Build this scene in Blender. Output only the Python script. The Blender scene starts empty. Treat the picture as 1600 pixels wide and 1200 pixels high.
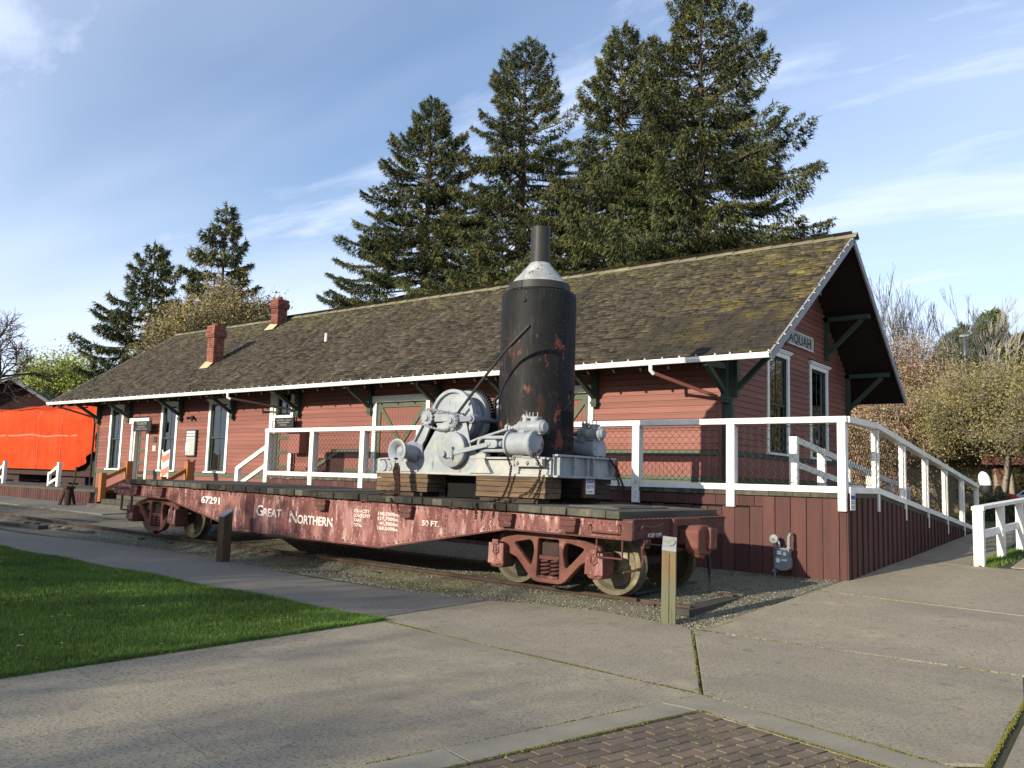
import bpy, bmesh, math, random
import numpy as np
from mathutils import Vector, Matrix, noise
random.seed(7); rng = np.random.default_rng(7)
PI = math.pi
scene = bpy.context.scene
COL = scene.collection

# ------------------------------------------------------------------ camera
cam_data = bpy.data.cameras.new("camera"); cam = bpy.data.objects.new("camera", cam_data); COL.objects.link(cam)
R = Matrix(((0.7902, 0.0453, 0.6112), (0.6128, -0.1060, -0.7831), (0.0293, 0.9933, -0.1116)))
cx_ = Vector((R[0][0], R[1][0], R[2][0])).normalized()
cz_ = Vector((R[0][2], R[1][2], R[2][2])); cz_ = (cz_ - cx_*cx_.dot(cz_)).normalized(); cy_ = cz_.cross(cx_)
cam.matrix_world = Matrix(((cx_.x, cy_.x, cz_.x, 0), (cx_.y, cy_.y, cz_.y, 0), (cx_.z, cy_.z, cz_.z, 1.65), (0, 0, 0, 1)))
cam_data.sensor_width = 36; cam_data.lens = 36*1338/1600; cam_data.clip_end = 2500; cam_data.clip_start = .05
scene.camera = cam

# ------------------------------------------------------------------ light
SUN_EL = math.radians(17.8); SUN_AZ = math.atan2(-.19, -1.0)      # towards the sun: from behind the camera, slightly left
world = bpy.data.worlds.new("World"); scene.world = world; world.use_nodes = True
wn = world.node_tree; wn.nodes.clear()
def wnode(t, **k):
    n = wn.nodes.new(t)
    for a, b in k.items(): setattr(n, a, b)
    return n
sky = wnode('ShaderNodeTexSky', sky_type='NISHITA', sun_disc=False, sun_elevation=SUN_EL, sun_rotation=SUN_AZ, altitude=50, air_density=1.0, dust_density=.6, ozone_density=1.3)
bgn = wnode('ShaderNodeBackground'); bgn.inputs[1].default_value = .132
out = wnode('ShaderNodeOutputWorld')
tc = wnode('ShaderNodeTexCoord')
sep = wnode('ShaderNodeSeparateXYZ'); wn.links.new(tc.outputs['Generated'], sep.inputs[0])
def wmath(op, a, b=None):
    n = wnode('ShaderNodeMath', operation=op)
    for i, s in enumerate((a, b)):
        if s is None: continue
        if isinstance(s, (int, float)): n.inputs[i].default_value = s
        else: wn.links.new(s, n.inputs[i])
    return n.outputs[0]
# clouds lie on a flat layer: direction divided by height, so that they flatten towards the horizon
hz = wmath('MAXIMUM', wmath('ADD', sep.outputs[2], .10), .04)
comb = wnode('ShaderNodeCombineXYZ')
wn.links.new(wmath('DIVIDE', sep.outputs[0], hz), comb.inputs[0]); wn.links.new(wmath('DIVIDE', sep.outputs[1], hz), comb.inputs[1])
mp = wnode('ShaderNodeMapping'); mp.inputs['Rotation'].default_value = (0, 0, math.radians(-34)); mp.inputs['Scale'].default_value = (.38, 1.15, 1); mp.inputs['Location'].default_value = (1.3, .55, 0)
wn.links.new(comb.outputs[0], mp.inputs[0])
nz = wnode('ShaderNodeTexNoise'); nz.inputs['Scale'].default_value = 1.9; nz.inputs['Detail'].default_value = 12; nz.inputs['Roughness'].default_value = .60; nz.inputs['Distortion'].default_value = .35
wn.links.new(mp.outputs[0], nz.inputs[0])
nz2 = wnode('ShaderNodeTexNoise'); nz2.inputs['Scale'].default_value = .7; nz2.inputs['Detail'].default_value = 4
wn.links.new(mp.outputs[0], nz2.inputs[0])
def wramp(src, a, b):
    n = wnode('ShaderNodeMapRange'); n.inputs[1].default_value = a; n.inputs[2].default_value = b; n.interpolation_type = 'SMOOTHSTEP'
    wn.links.new(src, n.inputs[0]); return n.outputs[0]
cl = wmath('MULTIPLY', wramp(wmath('ADD', wmath('MULTIPLY', nz.outputs[0], .65), wmath('MULTIPLY', nz2.outputs[0], .45)), .46, .66), .78)
veil = wmath('MULTIPLY', wramp(nz2.outputs[0], .25, .62), .42)
lowv = wmath('MULTIPLY', wramp(sep.outputs[2], .40, .04), .60)
mask = wmath('MINIMUM', wmath('MAXIMUM', cl, wmath('ADD', veil, lowv)), .92)
mixc = wnode('ShaderNodeMix', data_type='RGBA')
wn.links.new(mask, mixc.inputs[0]); wn.links.new(sky.outputs[0], mixc.inputs[6]); mixc.inputs[7].default_value = (5.4, 5.75, 6.4, 1)
tint = wnode('ShaderNodeMix', data_type='RGBA', blend_type='MULTIPLY'); tint.inputs[0].default_value = 1; tint.inputs[7].default_value = (.93, .98, 1.10, 1)
wn.links.new(mixc.outputs[2], tint.inputs[6])
wn.links.new(tint.outputs[2], bgn.inputs[0]); wn.links.new(bgn.outputs[0], out.inputs[0])

sl = bpy.data.lights.new("sun", 'SUN'); sl.energy = 5.0; sl.angle = math.radians(.55); sl.color = (1.0, .90, .73)
sun = bpy.data.objects.new("sun", sl); COL.objects.link(sun)
sd = Vector((math.sin(SUN_AZ)*math.cos(SUN_EL), math.cos(SUN_AZ)*math.cos(SUN_EL), math.sin(SUN_EL)))
sun.rotation_euler = sd.to_track_quat('Z', 'Y').to_euler()
scene.view_settings.view_transform = 'Standard'; scene.view_settings.look = 'None'; scene.view_settings.exposure = .55; scene.view_settings.gamma = 1
scene.render.engine = 'CYCLES'; scene.cycles.max_bounces = 6; scene.cycles.transparent_max_bounces = 12

# ------------------------------------------------------------------ materials
def M(name, c, c2=None, scale=3.0, rough=.8, metal=0, bump=.25, bscale=40, rnd=.18, tv=.35, layers=(), stretch=(1, 1, 1), spec=.3, dist=.01, lo=.35, hi=.65):
    """base colour c drifting to c2 by noise; rnd: value drift per object; tv: value drift by the face attribute 'tint';
    layers: (colour, scale, lo, hi, stretch) patches of wear, moss or stain."""
    m = bpy.data.materials.new(name); m.use_nodes = True; nt = m.node_tree; N = nt.nodes; L = nt.links
    b = N['Principled BSDF']; b.inputs['Roughness'].default_value = rough; b.inputs['Metallic'].default_value = metal; b.inputs['Specular IOR Level'].default_value = spec
    geo = N.new('ShaderNodeNewGeometry')
    def mapping(st):
        if tuple(st) == (1, 1, 1): return geo.outputs['Position']
        mp = N.new('ShaderNodeMapping'); mp.inputs['Scale'].default_value = st; L.new(geo.outputs['Position'], mp.inputs[0]); return mp.outputs[0]
    def noise_(s, st, d=5, r=.6):
        n = N.new('ShaderNodeTexNoise'); n.inputs['Scale'].default_value = s; n.inputs['Detail'].default_value = d; n.inputs['Roughness'].default_value = r
        L.new(mapping(st), n.inputs[0]); return n.outputs[0]
    def rng_(src, a, b_):
        n = N.new('ShaderNodeMapRange'); n.inputs[1].default_value = a; n.inputs[2].default_value = b_; L.new(src, n.inputs[0]); return n.outputs[0]
    def mixc(f, a, bb, mode='MIX'):
        n = N.new('ShaderNodeMix'); n.data_type = 'RGBA'; n.blend_type = mode
        for i, s in ((0, f), (6, a), (7, bb)):
            if isinstance(s, (int, float)): n.inputs[i].default_value = s
            elif isinstance(s, tuple): n.inputs[i].default_value = s + (1,) if len(s) == 3 else s
            else: L.new(s, n.inputs[i])
        return n.outputs[2]
    c2 = c2 or tuple(x*.7 for x in c)
    col = mixc(rng_(noise_(scale, stretch), lo, hi), tuple(c), tuple(c2))
    for ly in layers:
        lc, s, a, bb = ly[:4]; st = ly[4] if len(ly) > 4 else (1, 1, 1)
        f = rng_(noise_(s, st, 6, .65), a, bb)
        if len(ly) > 5:      # limited to a stretch of x: (x0, x1)
            sp = N.new('ShaderNodeSeparateXYZ'); L.new(geo.outputs['Position'], sp.inputs[0])
            mm = N.new('ShaderNodeMath'); mm.operation = 'MULTIPLY'; L.new(f, mm.inputs[0]); L.new(rng_(sp.outputs[ly[5][0]], ly[5][1], ly[5][2]), mm.inputs[1]); f = mm.outputs[0]
        col = mixc(f, col, tuple(lc))
    oi = N.new('ShaderNodeObjectInfo'); at = N.new('ShaderNodeAttribute'); at.attribute_name = 'tint'
    a1 = N.new('ShaderNodeMath'); a1.operation = 'MULTIPLY_ADD'; L.new(oi.outputs['Random'], a1.inputs[0]); a1.inputs[1].default_value = 2*rnd; a1.inputs[2].default_value = 1-rnd
    a2 = N.new('ShaderNodeMath'); a2.operation = 'MULTIPLY_ADD'; L.new(at.outputs['Fac'], a2.inputs[0]); a2.inputs[1].default_value = tv; L.new(a1.outputs[0], a2.inputs[2])
    hs = N.new('ShaderNodeHueSaturation'); L.new(a2.outputs[0], hs.inputs['Value']); L.new(col, hs.inputs['Color'])
    L.new(hs.outputs[0], b.inputs['Base Color'])
    if bump:
        bp = N.new('ShaderNodeBump'); bp.inputs['Strength'].default_value = bump; bp.inputs['Distance'].default_value = dist
        L.new(noise_(bscale, stretch, 6, .6), bp.inputs['Height']); L.new(bp.outputs[0], b.inputs['Normal'])
    return m
MT = {}
def defm(k, *a, **kw): MT[k] = M(k, *a, **kw)
defm('red_siding', (.225, .089, .068), (.185, .072, .056), scale=1.3, rough=.62, rnd=.15, bump=.18, bscale=30, stretch=(.4, 1, 3), layers=[((.27, .11, .085), 2.2, .60, .85, (.3, 1, 1))])
defm('red_board', (.086, .033, .027), (.060, .025, .021), scale=1.6, rough=.75, rnd=.22, bump=.35, bscale=26, stretch=(3, 3, .35), layers=[((.15, .062, .05), 5, .62, .8, (3, 3, .25)), ((.05, .03, .025), 3, .66, .85, (2, 2, .6))])
defm('red_dark', (.045, .017, .015), (.035, .013, .012), rough=.8)
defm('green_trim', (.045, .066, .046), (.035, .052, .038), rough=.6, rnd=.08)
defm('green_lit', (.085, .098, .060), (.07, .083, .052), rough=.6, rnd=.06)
defm('white_paint', (.80, .78, .72), (.72, .70, .63), scale=2, rough=.5, rnd=.05, bump=.2, bscale=22, layers=[((.40, .36, .29), 9, .61, .72, (1, 1, 2)), ((.56, .54, .43), 2.5, .52, .8), ((.30, .26, .2), 22, .66, .72)])
defm('white_trim', (.80, .79, .75), (.74, .73, .68), scale=2, rough=.5, rnd=.03, bump=.1, layers=[((.50, .48, .42), 7, .70, .85)])
defm('rake_paint', (.27, .27, .28), (.22, .22, .23), scale=4, rough=.6, rnd=.05, layers=[((.24, .22, .20), 12, .60, .72)])
defm('shingle', (.038, .031, .021), (.022, .0185, .013), scale=1.3, rough=.92, rnd=.32, tv=.80, bump=.6, bscale=22, stretch=(2.4, .6, .6),
     layers=[((.030, .031, .016), 1.6, .60, .74), ((.082, .064, .013), 1.6, .48, .70, (1, 1, 1), (0, -10.0, -6.6)), ((.048, .045, .014), 2.6, .46, .66, (1, 1, 1), (2, 6.2, 7.4))])
defm('ridge_wood', (.20, .18, .13), (.15, .14, .09), rough=.9, rnd=.2)
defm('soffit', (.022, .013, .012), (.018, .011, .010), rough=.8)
defm('deck_wood', (.090, .084, .064), (.052, .049, .038), scale=3, rough=.88, rnd=.25, bump=.5, bscale=18, stretch=(3, .3, 3), layers=[((.06, .07, .05), 3, .58, .72), ((.24, .21, .17), 9, .66, .74)])
defm('deck_dark', (.034, .030, .022), (.017, .016, .012), scale=5, rough=.9, rnd=.35, bump=.6, bscale=25, layers=[((.17, .15, .11), 7, .60, .70), ((.05, .07, .035), 4, .58, .70)])
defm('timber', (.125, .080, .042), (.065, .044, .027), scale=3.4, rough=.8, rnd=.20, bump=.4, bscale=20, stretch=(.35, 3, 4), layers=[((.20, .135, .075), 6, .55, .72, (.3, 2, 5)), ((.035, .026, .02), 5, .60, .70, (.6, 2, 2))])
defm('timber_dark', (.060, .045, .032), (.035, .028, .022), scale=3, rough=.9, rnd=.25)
defm('post_wood', (.205, .138, .066), (.145, .102, .054), scale=3, rough=.85, rnd=.1, bump=.5, bscale=24, stretch=(4, 4, .35), layers=[((.125, .135, .080), 2.2, .25, .55, (1, 1, 1), (2, .68, .40)), ((.20, .17, .085), 2.0, .45, .6, (1, 1, 1), (2, .3, .15)), ((.10, .075, .05), 7, .62, .7, (3, 3, .2))])
defm('post_top', (.30, .30, .24), (.18, .19, .15), scale=20, rough=.9)
defm('post_dark', (.085, .055, .030), (.05, .034, .02), scale=3, rough=.85, rnd=.1, stretch=(4, 4, .4))
defm('orange_wood', (.34, .130, .038), (.26, .095, .03), scale=3, rough=.6, rnd=.08)
defm('car_red', (.150, .048, .040), (.105, .035, .030), scale=3.5, rough=.62, rnd=.05, bump=.25, bscale=16,
     layers=[((.26, .125, .11), 3.2, .47, .62, (1.6, 1, .5)), ((.38, .28, .25), 8.5, .57, .65, (1.6, 1, .35)), ((.36, .27, .24), 22, .60, .66, (1.2, 1, .6)), ((.14, .055, .035), 5, .63, .74), ((.34, .13, .075), 2.2, .60, .75)])
defm('car_rust', (.105, .038, .030), (.072, .029, .024), scale=5, rough=.75, rnd=.1, bump=.3, bscale=30, layers=[((.22, .11, .085), 8, .58, .72), ((.10, .05, .04), 4, .60, .75)])
defm('rivet_worn', (.17, .070, .058), (.11, .042, .035), scale=9, rough=.6, rnd=0, bump=0, layers=[((.36, .27, .24), 12, .56, .64)])
defm('car_under', (.055, .030, .026), (.035, .022, .02), rough=.85)
defm('coupler', (.145, .052, .036), (.098, .038, .029), scale=6, rough=.75, layers=[((.25, .15, .115), 9, .60, .72), ((.085, .062, .035), 3, .54, .70)])
defm('wheel_steel', (.115, .098, .060), (.065, .058, .042), scale=5, rough=.55, metal=.3, bump=.2, layers=[((.22, .19, .11), 3, .55, .7)])
defm('rail_rust', (.075, .047, .032), (.050, .033, .024), scale=6, rough=.85)
defm('tie_wood', (.050, .045, .037), (.034, .031, .026), rough=.95, rnd=.3, stretch=(3, .4, 1), bump=.5)
defm('boiler_black', (.0125, .013, .0125), (.008, .0085, .009), scale=3, rough=.6, rnd=0, bump=.2, bscale=12, spec=.14,
     layers=[((.030, .030, .026), 4, .55, .75, (3, 3, .3)), ((.10, .095, .07), 9, .66, .70, (4, 4, .25)), ((.040, .022, .014), 2.4, .56, .66, (1, 1, .5), (2, 4.2, 3.3)), ((.125, .038, .026), 3.9, .60, .625, (1, 1, .6), (2, 4.15, 3.7)), ((.13, .042, .032), 9.0, .62, .65, (1, 1, .5), (2, 4.2, 3.4))])
defm('stack_grey', (.026, .025, .022), (.020, .020, .018), scale=4, rough=.55, rnd=0, bump=.08)
defm('cone_paint', (.29, .30, .30), (.21, .22, .22), scale=5, rough=.55, rnd=0, layers=[((.46, .46, .43), 4, .55, .7), ((.04, .04, .04), 9, .605, .625)])
defm('grey_iron', (.305, .325, .335), (.195, .222, .245), scale=3, rough=.48, rnd=.06, bump=.15, bscale=35, layers=[((.38, .37, .29), 3, .57, .74), ((.22, .245, .28), 6, .58, .73), ((.13, .105, .075), 11, .66, .72), ((.085, .08, .07), 6, .60, .72, (2, 2, .5)), ((.42, .22, .05), 4, .735, .76)])
defm('cream_iron', (.355, .352, .315), (.27, .28, .28), scale=5, rough=.55, rnd=.04, bump=.15, layers=[((.34, .30, .20), 8, .60, .72), ((.10, .09, .07), 10, .70, .76)])
defm('purple_iron', (.20, .21, .26), (.15, .16, .20), rough=.5, rnd=0)
defm('chain_rust', (.060, .030, .022), (.035, .02, .016), scale=20, rough=.8, metal=.3)
defm('black_iron', (.025, .024, .024), (.018, .018, .018), rough=.6)
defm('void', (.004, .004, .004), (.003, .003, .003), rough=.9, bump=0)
defm('wire', (.03, .022, .020), (.02, .017, .016), rough=.6, metal=.2, bump=0)
defm('brick', (.21, .080, .055), (.15, .056, .040), scale=9, rough=.85, tv=.35, bump=.3)
defm('mortar', (.33, .26, .21), (.26, .2, .17), rough=.95)
defm('concrete', (.296, .255, .180), (.244, .211, .150), scale=.9, rough=.9, rnd=.05, bump=.35, bscale=190, dist=.004,
     layers=[((.150, .125, .090), 42, .50, .60), ((.50, .44, .33), 62, .60, .68), ((.185, .156, .115), .55, .50, .75, (.5, 1, 1)), ((.335, .285, .195), 1.3, .58, .78), ((.165, .14, .105), 5, .58, .70), ((.12, .10, .075), 2.2, .66, .74), ((.10, .09, .07), 50, .70, .73)])
defm('path_grey', (.170, .158, .130), (.142, .133, .111), scale=.8, rough=.92, rnd=.03, bump=.35, bscale=170, dist=.004,
     layers=[((.10, .094, .078), 42, .48, .60), ((.28, .265, .22), 62, .61, .69), ((.145, .132, .11), .6, .52, .75)])
defm('band_concrete', (.285, .25, .18), (.225, .198, .145), scale=3, rough=.9, rnd=.06, bump=.5, bscale=150, dist=.004, layers=[((.19, .175, .14), 110, .48, .60), ((.58, .53, .43), 150, .64, .72)])
defm('paver', (.150, .112, .078), (.120, .092, .065), scale=6, rough=.92, rnd=.12, bump=.5, bscale=110, dist=.004, layers=[((.25, .19, .135), 60, .58, .70), ((.10, .09, .045), 4, .58, .74)])
defm('joint_soil', (.045, .050, .020), (.030, .030, .016), scale=30, rough=1, bump=.4)
defm('gravel', (.160, .150, .105), (.095, .090, .064), scale=28, rough=.95, rnd=0, bump=.9, bscale=75, dist=.02, layers=[((.26, .25, .21), 55, .56, .66), ((.07, .10, .035), 1.5, .58, .72), ((.06, .055, .045), 48, .60, .70)])
defm('stone', (.215, .20, .145), (.125, .118, .088), scale=30, rough=.9, tv=.6, bump=.2)
defm('soil_grass', (.050, .085, .020), (.060, .070, .028), scale=.5, rough=1, bump=.4)
defm('turf', (.040, .052, .016), (.028, .038, .012), scale=5, rough=1, bump=.5)
defm('grass', (.105, .180, .026), (.060, .118, .018), scale=1.2, rough=.7, tv=.6, bump=0, rnd=0, layers=[((.115, .165, .028), 3.5, .52, .72), ((.13, .12, .045), 9, .62, .72)])
defm('moss', (.150, .145, .028), (.10, .10, .022), scale=20, rough=1, tv=.4, bump=0)
defm('asphalt', (.085, .085, .082), (.065, .065, .063), scale=2, rough=.95, bump=.3)
defm('bark', (.105, .080, .058), (.07, .055, .042), scale=5, rough=.95, bump=.6, bscale=14, stretch=(3, 3, .5))
defm('bark_pale', (.25, .215, .165), (.19, .165, .125), scale=5, rough=.9, bump=.2)
defm('twig_grey', (.40, .36, .33), (.32, .29, .26), scale=5, rough=.9, bump=0)
def leafm(k, c, c2, **kw):
    defm(k, c, c2, rough=.75, bump=0, rnd=.04, **kw); m = MT[k]; b = m.node_tree.nodes['Principled BSDF']
    b.inputs['Specular IOR Level'].default_value = .15
leafm('fir', (.052, .066, .030), (.105, .106, .036), scale=.55, tv=.75, lo=.40, hi=.62)
leafm('fir_far', (.070, .090, .045), (.095, .112, .050), scale=.5, tv=.6)
leafm('olive_leaf', (.215, .185, .080), (.155, .14, .058), scale=.5, tv=.6)
leafm('olive_dark', (.25, .19, .080), (.17, .15, .05), scale=.5, tv=.6)
leafm('rust_leaf', (.34, .215, .155), (.20, .165, .080), scale=.45, tv=.7)
leafm('lime_leaf', (.33, .37, .085), (.24, .28, .06), scale=.5, tv=.5)
leafm('blossom', (.48, .36, .30), (.38, .27, .22), scale=.5, tv=.5)
defm('tarp', (.47, .052, .010), (.38, .038, .008), spec=.08, scale=1.5, rough=.7, rnd=0, bump=.15, bscale=3, dist=.05, layers=[((.52, .075, .025), 2.2, .52, .8, (1, 1, .25)), ((.30, .03, .01), 1.1, .58, .8)])
defm('sign_black', (.014, .013, .013), (.012, .011, .011), rough=.5, bump=0)
defm('sign_text', (.34, .33, .31), (.30, .29, .27), rough=.6, bump=0, rnd=0)
defm('letter_white', (.72, .66, .60), (.58, .50, .45), scale=6, rough=.7, rnd=0, bump=0, layers=[((.27, .075, .055), 11, .575, .63)])
defm('letter_clean', (.80, .76, .72), (.70, .66, .60), scale=6, rough=.7, rnd=0, bump=0)
defm('sign_cream', (.34, .335, .32), (.28, .275, .26), rough=.6)
defm('letter_black', (.02, .02, .02), (.02, .02, .02), bump=0)
defm('notice_blue', (.035, .12, .36), (.03, .10, .32), bump=0)
defm('paper', (.78, .78, .74), (.72, .72, .68), bump=0)
defm('meter_grey', (.20, .215, .205), (.16, .17, .165), scale=12, rough=.55, rnd=.03, layers=[((.30, .30, .27), 20, .62, .7)])
defm('chevron_red', (.62, .17, .10), (.55, .13, .08), rough=.6)
defm('tan_wall', (.42, .35, .21), (.36, .30, .18), rough=.8)
defm('brown_brick', (.115, .052, .036), (.085, .04, .03), rough=.9, tv=.3)
defm('bin_red', (.45, .03, .03), (.35, .02, .02), rough=.4)
defm('blind', (.42, .42, .38), (.36, .36, .33), bump=0, rough=.6)
defm('reflection_tan', (.30, .28, .20), (.16, .15, .10), scale=40, bump=0, rough=.9)
defm('car_white', (.65, .67, .68), (.6, .62, .63), rough=.3, bump=0)
defm('bulb', (.75, .72, .62), (.65, .62, .52), rough=.3, bump=0)
# window glass: clear pane that mirrors by angle
def glass():
    m = bpy.data.materials.new('glass'); m.use_nodes = True; nt = m.node_tree; nt.nodes.clear()
    o = nt.nodes.new('ShaderNodeOutputMaterial'); mx = nt.nodes.new('ShaderNodeMixShader'); t = nt.nodes.new('ShaderNodeBsdfTransparent'); g = nt.nodes.new('ShaderNodeBsdfGlossy'); f = nt.nodes.new('ShaderNodeFresnel')
    t.inputs[0].default_value = (.62, .66, .64, 1); g.inputs['Roughness'].default_value = .02; g.inputs[0].default_value = (.95, .97, 1, 1); f.inputs[0].default_value = 1.9
    nt.links.new(f.outputs[0], mx.inputs[0]); nt.links.new(t.outputs[0], mx.inputs[1]); nt.links.new(g.outputs[0], mx.inputs[2]); nt.links.new(mx.outputs[0], o.inputs[0]); return m
MT['glass'] = glass()

# ------------------------------------------------------------------ object helpers
ORG = {}
def thing(name, label, cat, loc=(0, 0, 0), group=None):
    o = bpy.data.objects.new(name, None); COL.objects.link(o); o.location = loc; o.empty_display_size = .3
    o['label'] = label; o['category'] = cat
    if group: o['group'] = group
    ORG[o.name] = Vector(loc); return o
def tag(o, label, cat, group=None):
    o['label'] = label; o['category'] = cat
    if group: o['group'] = group
    return o
class MB:
    def __init__(s): s.v = []; s.f = []; s.t = []
    def add(s, vs, fs, tint=0.0):
        n = len(s.v); s.v.extend([tuple(p) for p in vs]); s.f.extend([tuple(i+n for i in f) for f in fs]); s.t.extend([tint]*len(fs)); return s
    def box(s, x0, x1, y0, y1, z0, z1, tint=0.0):
        return s.add([(x0, y0, z0), (x1, y0, z0), (x1, y1, z0), (x0, y1, z0), (x0, y0, z1), (x1, y0, z1), (x1, y1, z1), (x0, y1, z1)],
                     [(0, 3, 2, 1), (4, 5, 6, 7), (0, 1, 5, 4), (1, 2, 6, 5), (2, 3, 7, 6), (3, 0, 4, 7)], tint)
    def beam(s, p0, p1, w, h, up=(0, 0, 1), tint=0.0):
        p0 = Vector(p0); p1 = Vector(p1); d = (p1-p0).normalized(); u = Vector(up)
        if abs(d.dot(u)) > .98: u = Vector((0, 1, 0))
        a = d.cross(u).normalized(); b = a.cross(d).normalized(); a = a*(w/2); b = b*(h/2)
        vs = [p0-a-b, p0+a-b, p0+a+b, p0-a+b, p1-a-b, p1+a-b, p1+a+b, p1-a+b]
        return s.add(vs, [(0, 3, 2, 1), (4, 5, 6, 7), (0, 1, 5, 4), (1, 2, 6, 5), (2, 3, 7, 6), (3, 0, 4, 7)][::1], tint)
    def tube(s, pts, r, n=8, closed=False, caps=True, tint=0.0):
        pts = [Vector(p) for p in pts]; m = len(pts); rs = r if isinstance(r, (list, tuple)) else [r]*m
        prev = None; base = len(s.v); vs = []
        for i, p in enumerate(pts):
            if closed: d = pts[(i+1) % m]-pts[i-1]
            else: d = pts[min(i+1, m-1)]-pts[max(i-1, 0)]
            d.normalize()
            if prev is None:
                u = Vector((0, 0, 1)) if abs(d.z) < .9 else Vector((0, 1, 0)); a = d.cross(u).normalized()
            else: a = (prev-d*prev.dot(d)).normalized()
            prev = a; b = d.cross(a)
            for k in range(n):
                t = 2*PI*k/n; vs.append(p+a*(math.cos(t)*rs[i])+b*(math.sin(t)*rs[i]))
        fs = []
        for i in range(m if closed else m-1):
            j = (i+1) % m
            for k in range(n): fs.append((i*n+k, i*n+(k+1) % n, j*n+(k+1) % n, j*n+k))
        if caps and not closed: fs.append(tuple(range(n))[::-1]); fs.append(tuple((m-1)*n+k for k in range(n)))
        return s.add(vs, fs, tint)
    def cyl(s, p0, p1, r0, r1=None, n=20, caps=True, tint=0.0): return s.tube([p0, p1], [r0, r0 if r1 is None else r1], n, caps=caps, tint=tint)
    def lathe(s, o, ax, prof, n=32, tint=0.0):
        o = Vector(o); d = Vector(ax).normalized(); u = Vector((0, 0, 1)) if abs(d.z) < .9 else Vector((1, 0, 0)); a = d.cross(u).normalized(); b = d.cross(a)
        vs = []
        for r, h in prof:
            for k in range(n):
                t = 2*PI*k/n; vs.append(o+d*h+a*(math.cos(t)*r)+b*(math.sin(t)*r))
        fs = [(i*n+k, i*n+(k+1) % n, (i+1)*n+(k+1) % n, (i+1)*n+k) for i in range(len(prof)-1) for k in range(n)]
        if prof[0][0] > 1e-4: fs.append(tuple(range(n))[::-1])
        if prof[-1][0] > 1e-4: fs.append(tuple((len(prof)-1)*n+k for k in range(n)))
        return s.add(vs, fs, tint)
    def prism(s, poly, axis, a, b, tint=0.0):
        """2D outline extruded along axis 'x','y' or 'z' from a to b"""
        def P(u, v, w): return (w, u, v) if axis == 'x' else ((u, w, v) if axis == 'y' else (u, v, w))
        n = len(poly); vs = [P(u, v, a) for u, v in poly]+[P(u, v, b) for u, v in poly]
        return s.add(vs, [tuple(range(n))[::-1], tuple(range(n, 2*n))]+[(i, (i+1) % n, (i+1) % n+n, i+n) for i in range(n)], tint)
    def dome(s, p, d, r, tint=0.0):
        p = Vector(p); d = Vector(d).normalized(); u = Vector((0, 0, 1)) if abs(d.z) < .9 else Vector((1, 0, 0)); a = d.cross(u).normalized(); b = d.cross(a)
        vs = [p+(a*math.cos(k*PI/3)+b*math.sin(k*PI/3))*r for k in range(6)]+[p+d*r*.6+(a*math.cos(k*PI/3)+b*math.sin(k*PI/3))*r*.6 for k in range(6)]
        return s.add(vs, [(k, (k+1) % 6, (k+1) % 6+6, k+6) for k in range(6)]+[(6, 7, 8, 9, 10, 11)], tint)
    def mesh(s, name, off=(0, 0, 0), smooth=False, fix=True):
        me = bpy.data.meshes.new(name); V = np.array(s.v, dtype=np.float32).reshape(-1, 3)-np.array(off, dtype=np.float32)
        me.from_pydata(V.tolist(), [], s.f)
        if any(s.t):
            at = me.attributes.new('tint', 'FLOAT', 'FACE'); at.data.foreach_set('value', np.array(s.t, dtype=np.float32))
        if fix and len(s.f) < 60000:
            bm = bmesh.new(); bm.from_mesh(me); bmesh.ops.recalc_face_normals(bm, faces=bm.faces); bm.to_mesh(me); bm.free()
        if smooth:
            me.shade_smooth()
            try: me.set_sharp_from_angle(angle=math.radians(38))
            except Exception: pass
        return me
    def build(s, name, mat, parent=None, smooth=False, bevel=0, kind=None, label=None, fix=True):
        off = ORG[parent.name] if parent is not None else Vector((0, 0, 0))
        me = s.mesh(name, off, smooth, fix); o = bpy.data.objects.new(name, me); COL.objects.link(o)
        if parent is not None: o.parent = parent
        ORG[o.name] = Vector(off)
        me.materials.append(MT[mat] if isinstance(mat, str) else mat)
        if bevel:
            md = o.modifiers.new('bevel', 'BEVEL'); md.width = bevel; md.segments = 2; md.limit_method = 'ANGLE'; md.harden_normals = False
        if kind: o['kind'] = kind
        if label: o['label'] = label
        return o
def place(name, me, parent, loc, scale=(1, 1, 1), rot=(0, 0, 0), mat=None, kind=None):
    """a piece that shares mesh data; loc in world coordinates of the untilted scene"""
    o = bpy.data.objects.new(name, me); COL.objects.link(o)
    off = ORG[parent.name] if parent is not None else Vector((0, 0, 0))
    if parent is not None: o.parent = parent
    o.location = Vector(loc)-off; o.scale = scale; o.rotation_euler = rot
    if kind: o['kind'] = kind
    ORG[o.name] = Vector(loc); return o
def np_mesh(name, V, F, mat, parent=None, tint=None, kind=None, k=3):
    me = bpy.data.meshes.new(name); V = np.asarray(V, dtype=np.float32).reshape(-1, 3)
    off = ORG[parent.name] if parent is not None else Vector((0, 0, 0)); V = V-np.array(off, dtype=np.float32)
    F = np.asarray(F, dtype=np.int32).reshape(-1, k); nf = len(F)
    me.vertices.add(len(V)); me.vertices.foreach_set('co', V.ravel()); me.loops.add(nf*k); me.loops.foreach_set('vertex_index', F.ravel())
    me.polygons.add(nf); me.polygons.foreach_set('loop_start', np.arange(0, nf*k, k, dtype=np.int32))
    try: me.polygons.foreach_set('loop_total', np.full(nf, k, dtype=np.int32))
    except Exception: pass
    me.update(calc_edges=True)
    if tint is not None:
        at = me.attributes.new('tint', 'FLOAT', 'FACE'); at.data.foreach_set('value', np.asarray(tint, dtype=np.float32))
    o = bpy.data.objects.new(name, me); COL.objects.link(o); me.materials.append(MT[mat])
    if parent is not None: o.parent = parent
    ORG[o.name] = Vector(off)
    if kind: o['kind'] = kind
    return o
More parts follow.
